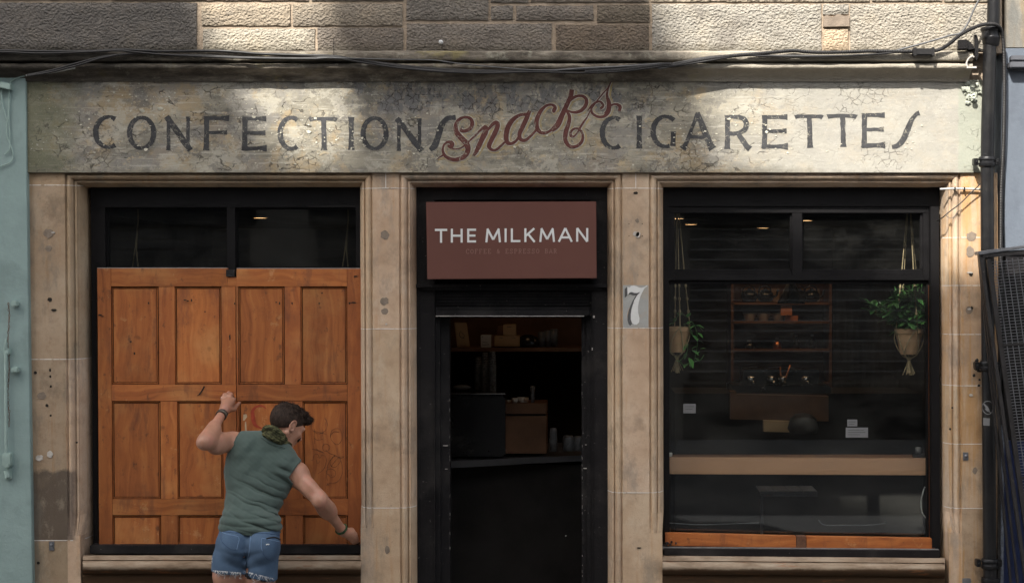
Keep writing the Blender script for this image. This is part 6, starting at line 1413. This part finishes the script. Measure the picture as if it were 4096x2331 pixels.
# feet
g = G('skin', .45, .4)
c = g.ramp(g.noise(7, 5, .6), [(.32, (.32, .158, .100)), (.55, (.39, .205, .138)), (.72, (.46, .26, .18))])
c = g.mix(g.ma('MULTIPLY', g.rng(g.noise(16, 5, .6, vec=g.mp(loc=(3, 3, 3))), .5, .68), .35), c, (.50, .20, .15))
c = g.mix(g.ma('MULTIPLY', g.rng(g.noise(190, 3, .7), .60, .72), .30), c, (.24, .11, .07))
g.col(c); g.bump(g.noise(150, 4, .6), .18, .003); g.b.inputs['Subsurface Weight'].default_value = .12; g.b.inputs['Subsurface Radius'].default_value = (.012, .005, .003); g.b.inputs['Subsurface Scale'].default_value = 1.0
MAT['skin'] = g.m
body = Fb.mesh('body', g.m, person, 2)
# --- shoes
for A, K in ((AL, KL), (AR, KR)):
    m = MB(); a = Vector(A); prs = []
    m.tube([a + Vector((0, -.03, .03)), a + Vector((0, -.04, -.03)), a + Vector((0, -.035, -.06)), a + Vector((0, -.03, -.086))], [.045, .048, .046, .044], 16)
    m.tube([a + Vector((0, -.06, -.05)), a + Vector((0, .02, -.045)), a + Vector((0, .10, -.055)), a + Vector((0, .16, -.062)), a + Vector((0, .19, -.068))], [.038, .046, .046, .036, .02], 16)
    m.build('shoe', paint('dark_boot_leather', (.03, .02, .015), .5, .2, .2, 20), person, smooth=True)
# --- shirt: the torso inflated, cut at neck, armholes and hem, creased
def noise3(X, Y, Z, s, seed):
    r = np.random.RandomState(seed); o = 0
    for i in range(6):
        k = r.normal(size=3) * s; ph = r.uniform(0, 6.28); o = o + np.sin(X * k[0] + Y * k[1] + Z * k[2] + ph)
    return o / 6
Fs = Field((-2.20, -.46, .92), (-1.50, .04, 1.62), .0032)
torso(Fs, .0065)
Fs.cone(j6(455, 488, -.19), j6(420, 486, -.19), .060, .060, .03); Fs.cone(j6(800, 655, -.195), j6(848, 688, -.20), .064, .066, .03)
# looser cloth at the waist, hanging
Fs.cone(j6(520, 940, -.27), j6(520, 1062, -.315), .108, .118, .05, ((0, 1, 0), .90)); Fs.cone(j6(448, 1050, -.315), j6(612, 1055, -.315), .092, .092, .04)
X, Y, Z = Fs.grid()
A6 = 1.7525 / (S * .975)   # metres to zoom pixels
U = (X - j6(700, 0, -.25)[0]) * A6 + 700; V = -(Z - j6(0, 900, -.25)[2]) * A6 + 900
w1 = 14 * noise3(X, Y, Z, 14, 1) + 8 * noise3(X, Y, Z, 34, 5)
# diagonal drag folds over the lower back
q = V - .42 * (U - 350) - .0005 * (U - 560) ** 2 + w1 * 1.6
fold = (1 - (1 - np.abs(np.sin(q / 36.))) ** 3.2) + .5 * (1 - (1 - np.abs(np.sin(q / 23. + 1.3))) ** 3.) - .5
amt = np.clip((V - 640) / 160, 0, 1) * np.clip((1120 - V) / 60, 0, 1) * np.clip((U - 330) / 90, .15, 1) * (.55 + .45 * noise3(X, Y, Z, 9, 3) * 1.8)
disp = .0200 * amt * (fold - .8)
# hem ripples, more level
q2 = V - .02 * U + w1 * .5; amt2 = np.clip((V - 900) / 60, 0, 1); disp = disp + .0065 * amt2 * (np.abs(np.sin(q2 / 17.)) - .5)
# folds from the left armpit and between the blades
q3 = (U - 520) + .75 * (V - 560) + w1 * 1.5; amt3 = np.clip((700 - V) / 90, 0, 1) * np.clip((V - 440) / 60, 0, 1) * np.exp(-((U - 530) / 95.) ** 2); disp = disp + .010 * amt3 * (np.abs(np.sin(q3 / 48.)) ** 1.5 - .5)
q4 = (V - 700) - .75 * (U - 720) + w1; amt4 = np.exp(-((U - 770) / 70.) ** 2 - ((V - 700) / 75.) ** 2); disp = disp + .016 * amt4 * (np.abs(np.sin(q4 / 26.)) - .6)
disp = disp + .0026 * noise3(X, Y, Z, 45, 8) + .0012 * noise3(X, Y, Z, 110, 9)
Fs.a = (Fs.a - disp).astype(np.float32)
def cut(f, p, n, k=.004):
    p = np.array(p); n = np.array(n, float); n /= np.linalg.norm(n); X, Y, Z = f.grid(); d = (X - p[0]) * n[0] + (Y - p[1]) * n[1] + (Z - p[2]) * n[2]; f.a = np.maximum(f.a, d.astype(np.float32))
# left armhole: line from shoulder top (455,392) to armpit (347,598)
a, b = j6(458, 392, -.2), j6(350, 596, -.2); tv = b - a; nn_ = np.array([-abs(tv[2]), 0, abs(tv[0])]); nn_ /= np.linalg.norm(nn_); X, Y, Z = Fs.grid()
Fs.a = np.maximum(Fs.a, np.minimum((X - a[0]) * nn_[0] + (Z - a[2]) * nn_[2], (Z - b[2] + (X - b[0]) * -1.6) * .6 + .0 * Y).astype(np.float32))
# right sleeve edge: (880,600) to (812,712)
a, b = j6(882, 602, -.2), j6(812, 708, -.2); tv = b - a; nn_ = np.array([abs(tv[2]), 0, -abs(tv[0])]); nn_ /= np.linalg.norm(nn_); X, Y, Z = Fs.grid()
Fs.a = np.maximum(Fs.a, np.minimum((X - a[0]) * nn_[0] + (Z - a[2]) * nn_[2], (Z - b[2] + (X - b[0]) * 1.6) * .6 + .0 * Y).astype(np.float32))
# hem, lower at the left
a, b = j6(312, 1088, -.3), j6(740, 1106, -.3); tv = b - a; cut(Fs, a, (tv[2], 0, -tv[0]))
# neck opening
Fs.ell(C7 + np.array([.012, .055, .045]), (.085, .11, .062), frame([-.35, 0, 1], [1, 0, .3]), .006, True)
g = G('green_jersey', .9, .15)
c = g.ramp(g.noise(5, 5, .6), [(.3, (.060, .086, .076)), (.7, (.082, .112, .100))])
c = g.mix(g.ma('MULTIPLY', g.rng(g.noise(3, 4, .6, vec=g.mp(loc=(6, 1, 2))), .56, .7), .4), c, (.055, .075, .070))
g.col(c); g.bump(g.noise(400, 2, .6), .15, .001); g.b.inputs['Sheen Weight'].default_value = .15; MAT['shirt'] = g.m
shirt = Fs.mesh('sleeveless_shirt', g.m, person, 1)
# --- shorts
Fp = Field((-2.22, -.60, .60), (-1.58, -.10, 1.10), .0040)
Fp.cone(j6(438, 1085, -.31), j6(612, 1090, -.31), .095, .093, .04); buttocks(Fp, .002)
for (x0, x1, q0) in ((386, 378, 0), (592, 592, 0)): Fp.cone(j6(x0, 1290, -.345), j6(x1, 1440, -.34), .096, .095, .016)
Fp.ell(j6(486, 1370, -.46), (.006, .07, .06), None, .03, True)
X, Y, Z = Fp.grid(); U = (X - j6(700, 0, -.37)[0]) * A6 * 1.01 + 700; V = -(Z - j6(0, 1200, -.37)[2]) * A6 * 1.01 + 1200
w1 = 12 * noise3(X, Y, Z, 16, 11) + 7 * noise3(X, Y, Z, 40, 15)
d1 = np.abs(np.sin((V + .35 * (U - 515) * np.where(U < 515, -1, 1) + w1 * 1.5) / 27.)) ** 1.5
disp = .0075 * (d1 - .5) * np.exp(-((U - 515) / 150.) ** 2) * np.clip((V - 1180) / 50, 0, 1) * np.clip((1400 - V) / 60, 0.1, 1) + .0028 * noise3(X, Y, Z, 50, 18)
Fp.a = (Fp.a - disp).astype(np.float32)
cut(Fp, j6(500, 1046, -.3), (0, .10, 1))
a, b = j6(262, 1362, -.34), j6(480, 1384, -.34)
X, Y, Z = Fp.grid(); hemz = np.where(X < j6(482, 0, -.34)[0], a[2] + (X - a[0]) * (b[2] - a[2]) / (b[0] - a[0]), 0)
c0, c1 = j6(482, 1378, -.34), j6(692, 1432, -.34); hemz = np.where(X < j6(482, 0, -.34)[0], hemz, c0[2] + (X - c0[0]) * (c1[2] - c0[2]) / (c1[0] - c0[0]))
Fp.a = np.maximum(Fp.a, (hemz + .003 * np.sin(X * 400) - Z).astype(np.float32))
g = G('blue_denim', .85, .2)
c = g.ramp(g.noise(6, 6, .62), [(.3, (.040, .072, .125)), (.55, (.064, .108, .175)), (.75, (.10, .155, .235))])
x, y, z = g.sep(); band = g.rng(g.ma('ADD', z, g.ma('MULTIPLY', x, .02)), .735 - .04, .745 - .04)
c = g.mix(g.ma('MULTIPLY', g.ma('SUBTRACT', 1.0, g.rng(z, .742, .752)), .55), c, (.030, .075, .17))   # unfaded turned-down band
tw = g.n('ShaderNodeTexWave', {'wave_type': 'BANDS', 'bands_direction': 'DIAGONAL'}, {'Vector': g.co, 'Scale': 180}).outputs[1]
c = g.mix(.18, c, g.ramp(tw, [(.3, (.02, .04, .08)), (.8, (.22, .30, .40))]))
g.col(c); g.bump(g.noise(220, 3, .6), .25, .0015); MAT['denim'] = g.m
shorts = Fp.mesh('denim_shorts', g.m, person, 1)
# --- stitching, pockets, waistband: laid on the cloth
dg = None
def bvh(o):
    return BVHTree.FromPolygons([v.co.copy() for v in o.data.vertices], [tuple(p.vertices) for p in o.data.polygons])
B_sh, B_bo, B_st = bvh(shorts), bvh(body), bvh(shirt)
camv = Vector((0, -DIST, ZC))
def drape(B, px, py, off=.0015):
    p = W(px, py, 0); d = (p - camv).normalized(); h = B.ray_cast(camv, d)
    return (h[0] - d * off) if h[0] is not None else None
def z6p(x, y): return (700 + x / 1.7525, 1500 + y / 1.7525)
def seam(B, pts, r, name, mat, parent, off=.001, smooth=4):
    m = MB(); P_ = [drape(B, *z6p(*p[:2]), off) for p in cr(pts, smooth)]; P_ = [p for p in P_ if p is not None]
    if len(P_) > 1: m.tube(P_, r, 6); return m.build(name, mat, parent, smooth=True)
th = paint('orange_seam_thread', (.16, .17, .19), .8, .2, 0, 60); fd = paint('frayed_white_cotton', (.55, .56, .56), .9, .1, 0, 60); dn = paint('dark_denim_fold', (.022, .045, .095), .9, .2, 0, 60); pd = paint('pale_denim_edge', (.14, .22, .34), .9, .15, 0, 60)
seam(B_sh, [(528, 1052), (530, 1100), (525, 1180), (515, 1260), (488, 1330)], .0022, 'centre_seam', pd, shorts)
seam(B_sh, [(322, 1090), (400, 1102), (528, 1106), (640, 1108), (735, 1120)], .0018, 'waistband_edge', dn, shorts)
seam(B_sh, [(330, 1098), (360, 1112), (445, 1132), (440, 1190), (432, 1222)], .0018, 'pocket_edge', pd, shorts, smooth=3)
seam(B_sh, [(322, 1112), (330, 1165), (385, 1215), (432, 1222)], .0014, 'pocket_edge', dn, shorts)
seam(B_sh, [(608, 1142), (660, 1152), (738, 1166)], .0026, 'pocket_edge', pd, shorts); seam(B_sh, [(608, 1144), (604, 1200), (614, 1232)], .0016, 'pocket_edge', pd, shorts)
seam(B_sh, [(640, 1146), (665, 1138), (700, 1136), (736, 1150)], .0045, 'pocket_opening', paint('black_pocket_lining', (.012, .012, .014), .8, .2, 0, 30), shorts)
seam(B_sh, [(612, 1238), (650, 1290), (700, 1290)], .0013, 'pocket_edge', dn, shorts)
seam(B_sh, [(638, 1188), (648, 1183), (656, 1186), (660, 1182)], .0030, 'worn_hole', fd, shorts)
seam(B_sh, [(525, 1060), (525, 1085)], .0032, 'belt_loop', pd, shorts)
m = MB(); random.seed(17)
for i in range(150):
    x = random.uniform(264, 690)
    y = (1374 + (x - 262) * .083) if x < 482 else (1378 + (x - 482) * .257)
    if 462 < x < 486: continue
    p0 = drape(B_sh, *z6p(x, y - 9), .003)
    if p0 is None: continue
    l = random.choice([.004, .006, .008, .012, .02, .03]) * random.uniform(.6, 1.2); dx = random.gauss(0, .5)
    m.tube([p0, p0 + Vector((l * dx * .5, -.003, -l * .5)), p0 + Vector((l * dx, -.001, -l))], [.0011, .0009, .0006], 4)
for x, y, pts in ((300, 1380, [(330, 1400), (350, 1398), (345, 1425)]), (262, 1275, [(258, 1300), (266, 1320), (262, 1360)]), (560, 1395, [(545, 1430), (560, 1445), (540, 1456)]), (600, 1405, [(590, 1432), (570, 1440)]), (455, 1385, [(462, 1405), (450, 1420), (468, 1425)])):
    p0 = drape(B_sh, *z6p(x, y), .004) or Vector(j6(x, y, -.44)); P_ = [p0] + [Vector(j6(a, b, p0.y - .004)) for a, b in pts]; m.tube([Vector(q) for q in cr([tuple(v) for v in P_], 4)], .0011, 4)
tag(m.build('frayed_hem', fd, shorts), kind='stuff')
m = MB()      # dark pocket bag hanging below the right hem
m.prism([z6p(*p) for p in ((484, 1385), (540, 1398), (600, 1412), (668, 1432), (660, 1452), (600, 1446), (540, 1434), (490, 1424))], -.425, -.30); m.build('pocket_bag', paint('black_pocket_cloth', (.012, .012, .014), .9, .2, .2, 40), shorts, bevel=.01)
# collar rib of the shirt
seam(B_st, [(604, 432), (640, 458), (690, 486), (740, 500), (778, 512)], .0034, 'collar_rib', MAT['shirt'], shirt, .001)
seam(B_st, [(640, 470), (690, 496), (735, 510), (772, 520)], .0012, 'collar_stitch', paint('dark_green_thread', (.03, .05, .045), .9, .1, 0), shirt, .0008)
seam(B_st, [(452, 398), (430, 440), (400, 500), (372, 560), (350, 596)], .0024, 'armhole_edge', MAT['shirt'], shirt, .0008)
seam(B_st, [(876, 606), (850, 650), (822, 690), (812, 706)], .0026, 'armhole_edge', MAT['shirt'], shirt, .0008)
# --- scarf: twisted rolls round the neck
g = G('olive_patterned_scarf', .95, .1)
k = g.ramp(g.noise(1, 4, .7, vec=g.mp((30, 30, 90), rot=(0, .7, 0))), [(.38, (.014, .015, .010)), (.5, (.055, .056, .028)), (.62, (.13, .125, .062))])
k = g.mix(g.ma('MULTIPLY', g.rng(g.noise(120, 3, .7), .58, .64), .5), k, (.012, .014, .012)); g.col(k); g.bump(g.noise(90, 4, .7), .5, .004); MAT['scarf'] = g.m
Fc = Field((-1.98, -.36, 1.36), (-1.60, .04, 1.66), .0036)
nc = C7 + np.array([.006, .055, .045])
rolls = [[(622, 402, -.20), (634, 372, -.235), (672, 368, -.262), (716, 396, -.265), (752, 428, -.235), (776, 462, -.19), (786, 488, -.13)],
         [(612, 424, -.21), (646, 418, -.258), (690, 446, -.272), (735, 468, -.252), (768, 490, -.20), (784, 504, -.14)],
         [(630, 386, -.19), (662, 366, -.222), (704, 378, -.242), (744, 408, -.232), (772, 444, -.19)],
         [(618, 412, -.20), (660, 396, -.250), (708, 424, -.270), (750, 454, -.246), (776, 482, -.18)]]
for i, r_ in enumerate(rolls):
    P_ = [np.array(W(*z6p(a, b), d)) for a, b, d in cr(r_, 5)]
    rr = .0125 if i < 2 else .011
    for a, b in zip(P_[:-1], P_[1:]): Fc.cone(a, b, rr, rr, .008)
for a0, a1 in zip(np.linspace(0, 2 * math.pi, 25)[:-1], np.linspace(0, 2 * math.pi, 25)[1:]):     # full ring closing at the throat
    f2 = lambda a: nc + np.array([.062 * math.cos(a) + .006, .066 * math.sin(a) - .008, -.040 * math.cos(a) - .024])
    Fc.cone(f2(a0), f2(a1), .017, .017, .01)
X, Y, Z = Fc.grid(); q = (X * .75 + Z * 1.0) * 1.0; Fc.a = (Fc.a - .0016 * np.sin((Z * 1.0 + X * .75 + .006 * noise3(X, Y, Z, 30, 4)) * 420) - .0008 * noise3(X, Y, Z, 90, 2)).astype(np.float32)
Fc.mesh('scarf', g.m, person, 1)
# --- hair: cap over the cranium, thick on top and brushed forward into a quiff
Fh = Field(tuple(HC - .17), tuple(HC + .19), .0032)
def cap(c, r, k=.01): Fh.ell(H(*c), r, HM, k)
cap((0, -.014, .026), (.0785, .099, .090)); cap((0, .030, .074), (.062, .080, .040), .02); cap((0, .080, .080), (.052, .040, .030), .015); cap((.002, .104, .076), (.036, .024, .022), .012)
X, Y, Z = Fh.grid(); hx = (X - HC[0]) * HM[0, 1] + (Y - HC[1]) * HM[1, 1] + (Z - HC[2]) * HM[2, 1]; hz = (X - HC[0]) * HM[0, 2] + (Y - HC[1]) * HM[1, 2] + (Z - HC[2]) * HM[2, 2]
top_ = np.clip((hz - .03) / .05, 0, 1)
n1 = noise3(X, Y, Z, 120, 21); n2 = noise3(X, Y, Z, 260, 22); strand = np.sin((hx * .35 + hz * 1.0 + .010 * noise3(X, Y, Z, 60, 23)) * 520)
Fh.a = (Fh.a - (.0010 + .0085 * top_) * n1 - (.0008 + .0045 * top_) * n2 - .0012 * strand * top_).astype(np.float32)
# hairline: cut in front of and below the cap
def hcut(c, n): cut(Fh, H(*c), HM @ np.array(n, float))
d = (hx * .62 - hz * 1.0 + (-.012)); d2 = -(hz + .070 + .12 * hx)
Fh.a = np.maximum(Fh.a, np.maximum(np.minimum(d, 1) / 1.18, d2).astype(np.float32))
g = G('dark_brown_hair', .75, .25)
g.col(g.ramp(g.noise(1, 5, .7, vec=g.mp((130, 130, 60))), [(.35, (.012, .008, .006)), (.55, (.036, .022, .015)), (.75, (.075, .046, .030))])); g.bump(g.noise(260, 4, .7), .8, .003); MAT['hair'] = g.m
hair = Fh.mesh('hair', g.m, person, 0)
Bh = bvh(hair); m = MB(); random.seed(77); vv = [v for v in hair.data.vertices]
for i in range(3600):
    v = random.choice(vv); co = Vector(v.co); n = Vector(v.normal); lz = float((np.array(co) - HC) @ HM[:, 2]); lf = float((np.array(co) - HC) @ HM[:, 1])
    up = max(0, min(1, (lz - .03) / .05)); L = .003 + .010 * up * random.uniform(.3, 1.2)
    dr = (n + Vector(HM[:, 1]) * (.6 if up > .3 else -.2) + Vector((0, 0, -.3 * (1 - up))) + Vector([random.gauss(0, .45) for _ in range(3)])).normalized()
    a = co - n * .002; b = a + dr * L * .5; c_ = a + dr * L + Vector((random.gauss(0, .003), random.gauss(0, .003), random.gauss(0, .003))) * up
    m.tube([a, b, c_], [.0010, .0009, .0003], 3, cap=False)
tag(m.build('hair_wisps', g.m, hair), kind='stuff')
# cropped sides fading at the nape and the moustache seen past the cheek
m = MB(); 
for i in range(900):
    a = random.uniform(-2.6, 2.6); z = random.uniform(-.075, -.015)
    c0 = HC + HM @ np.array([.10 * math.sin(a), -.11 * math.cos(a), z]); d = Vector(HM @ np.array([-math.sin(a), math.cos(a), 0]))
    h = B_bo.ray_cast(Vector(c0), d)
    if h[0] is None or h[3] > .12: continue
    lf = float((np.array(h[0]) - HC) @ HM[:, 1])
    if lf > .02 or random.random() < (-.02 - z) * 14: continue
    n = h[1]; n = n if n.dot(d) < 0 else -n
    m.tube([h[0], h[0] + n * .0012 + Vector((0, 0, -.004))], [.0005, .0002], 3, cap=False)
tag(m.build('cropped_nape_hair', g.m, hair), kind='stuff')
m = MB(); m.tube([Vector(H(.004, .100, -.046)), Vector(H(-.022, .098, -.050)), Vector(H(-.040, .092, -.040)), Vector(H(-.046, .092, -.030))], [.006, .0065, .004, .0015], 8); m.tube([Vector(H(-.004, .100, -.046)), Vector(H(.022, .098, -.050)), Vector(H(.040, .092, -.040)), Vector(H(.046, .092, -.030))], [.006, .0065, .004, .0015], 8); m.build('moustache', g.m, person, smooth=True)
m = MB()
for s in (-1, 1): m.tube([Vector(H(s * .014, .094, .022)), Vector(H(s * .032, .093, .027)), Vector(H(s * .048, .082, .020))], [.004, .0045, .002], 6)
m.build('eyebrow', g.m, person, smooth=True)
# --- bracelets
def band(c, ax, r, t, name, mat, n=28, lump=0, tw=0):
    M_ = frame(ax, [0, 1, 0]); m = MB(); P_ = []
    for i in range(n + 1):
        a = 2 * math.pi * i / n; rr = r * (1 + lump * math.sin(a * 7)); P_.append(Vector(np.array(c) + M_ @ np.array([rr * math.cos(a), rr * math.sin(a), tw * math.sin(a)])))
    m.tube(P_, t, 8, cap=False); return m.build(name, mat, person, smooth=True)
ax = LW - LE; axn = ax / np.linalg.norm(ax); br_ = paint('brown_leather_strap', (.035, .022, .015), .6, .3, .2, 60); ch = paint('pale_bead_strap', (.16, .15, .12), .5, .4, .2, 90)
lb0 = LE + ax * .94
for i, (o, mt) in enumerate(((-.012, br_), (-.004, ch), (.004, br_), (.011, MAT['darksteel']))): band(lb0 + axn * o, ax, .0275 - .0004 * i, .0042, 'bracelet', mt, tw=.003 * (-1) ** i)
ax = RW - RE; axn = ax / np.linalg.norm(ax); gb = paint('green_woven_band', (.018, .045, .014), .8, .5, .4, 70)
band(RE + ax * .985, ax, .0295, .0075, 'bracelet', gb, lump=.04)
# ================================================================ street and the far side
def st(name, mb, mat): return tag(mb.build(name, MAT[mat], None), kind='structure')
m = MB(); m.box(-60, 60, -60, 60, -.5, -.16); st('ground', m, 'tarmac')
m = MB(); m.box(-60, 60, -2.4, .35, -.16, -.004); st('pavement', m, 'slab')
m = MB(); m.box(-60, 60, -11.2, -2.55, -.158, -.12); st('road', m, 'tarmac')
m = MB(); m.box(-60, 60, -2.55, -2.4, -.16, .0); m.box(-60, 60, -11.35, -11.2, -.16, .0); st('kerb', m, 'kerb')
m = MB(); m.box(-60, 60, -13.9, -11.35, -.16, -.004); st('far_pavement', m, 'slab')
# sun: travels right, into the wall, and down
SD = Vector((.46, 1.0, -1.16)).normalized()
YO = -14.0
def back(px, py, y=YO):
    """where the sun ray that reaches the wall at a pixel crosses the plane of the opposite house fronts"""
    p = W(px, py, 0); t = (p.y - y) / SD.y; return p - SD * t
MAT['paleslat'] = paint('pale_slat_edge', (.26, .25, .24), .6, .1, 0, 9)
MAT['darkstone'] = paint('sooty_tenement_stone', (.17, .155, .135), .9, .2, .4, 6)
# roofline of the houses opposite: everything under it shades the wall.  (ov px of the 2558 px view)
ov = 4096 / 2558.
prof_a = [(-12000, 5600), (-1500, 5600), (-1500, -300), (300, -300), (330, -120), (462, -60), (470, 20), (560, 190), (640, 310), (750, 410), (866, 400), (888, 300), (870, 180), (815, 60), (815, -260)]
prof_b = [(815, -260), (1210, -320), (1540, -260), (1562, 60), (1598, 190), (1680, 290), (1790, 410), (1990, 500), (2300, 630), (2560, 720), (2900, 820), (3100, 880), (3100, 5600), (16000, 5600)]
rl = [back(x * ov, y * ov) for x, y in prof_a + prof_b[1:]]
op = empty('tenement_terrace', (0, YO, 0), 'stone tenement terrace across the street with gables and chimneys', 'building')
m = MB(); n = len(rl)
front = [Vector((v.x, YO, v.z)) for v in rl] + [Vector((rl[-1].x, YO, -.1)), Vector((rl[0].x, YO, -.1))]
back_ = [v + Vector((0, -1.2, 0)) for v in front]; k = len(front)
m.add(front + back_, [tuple(range(k)), tuple(range(2 * k - 1, k - 1, -1))] + [(i, k + i, k + (i + 1) % k, (i + 1) % k) for i in range(k)])
m.build('house_front', MAT['darkstone'], op)
x = -34
while x < 30:
    for z in (4.6, 8.2, 11.8):
        f = MB(); f.box(x, x + 1.3, YO + .02, YO + .12, z - .15, z); f.box(x - .12, x, YO + .02, YO + .06, z, z + 2.2); f.box(x + 1.3, x + 1.42, YO + .02, YO + .06, z, z + 2.2); f.box(x - .12, x + 1.42, YO + .02, YO + .07, z + 2.2, z + 2.4)
        fo_ = f.build('window_surround', MAT['darkstone'], op)
        f = MB(); f.box(x, x + 1.3, YO + .01, YO + .03, z, z + 2.2); f.build('sash', MAT['black'], fo_)
    x += 3.1
x = -20.3
while x < 20:
    f = MB(); f.box(x, x + 4.6, YO + .02, YO + .25, 3.1, 3.7); s_ = f.build('shop_fascia', MAT['black'], op)
    f = MB(); f.box(x, x + 4.6, YO + .02, YO + .10, 0, .8); f.build('stall_riser', MAT['black'], s_)
    f = MB()
    for j in range(15): f.box(x + .1, x + 4.5, YO + .02, YO + .05, .85 + j * .147, .85 + j * .147 + .125)
    rs_ = f.build('roller_shutter', MAT['darksteel'], s_); f = MB()
    for j in range(15): f.box(x + .1, x + 4.5, YO + .03, YO + .085, .85 + j * .147 + .128, .85 + j * .147 + .144)
    if x > 1: f.build('slat_lip', MAT['paleslat'], s_)
    x += 5.4
# ================================================================ light
w = bpy.data.worlds.new('World'); scn.world = w; w.use_nodes = True; t = w.node_tree
sky = t.nodes.new('ShaderNodeTexSky'); sky.sky_type = 'NISHITA'; sky.sun_disc = False
el = math.asin(-SD.z); src = -SD
sky.sun_elevation = el; sky.sun_rotation = math.atan2(src.x, src.y); sky.air_density = 1.0; sky.dust_density = 2.5; sky.ozone_density = .8
hs = t.nodes.new('ShaderNodeHueSaturation'); hs.inputs['Saturation'].default_value = .42; t.links.new(sky.outputs[0], hs.inputs['Color']); wm = t.nodes.new('ShaderNodeMix'); wm.data_type = 'RGBA'; wm.blend_type = 'MULTIPLY'; wm.inputs[0].default_value = 1; wm.inputs[7].default_value = (1.03, 1.0, .955, 1); t.links.new(hs.outputs[0], wm.inputs[6]); t.links.new(wm.outputs[2], t.nodes['Background'].inputs[0]); t.nodes['Background'].inputs[1].default_value = .15
l = bpy.data.lights.new('sun', 'SUN'); l.energy = 3.55; l.angle = R(.5); l.color = (1, .955, .88)
so = bpy.data.objects.new('sun', l); col.objects.link(so); so.location = (-10, -20, 25); so.rotation_euler = SD.to_track_quat('-Z', 'Y').to_euler()
scn.view_settings.view_transform = 'Standard'; scn.view_settings.look = 'None'; scn.view_settings.exposure = 1.46; scn.view_settings.gamma = 1
scn.cycles.use_denoising = True; scn.cycles.max_bounces = 8; scn.cycles.transparent_max_bounces = 12
try: scn.cycles.denoiser = 'OPENIMAGEDENOISE'
except Exception: pass
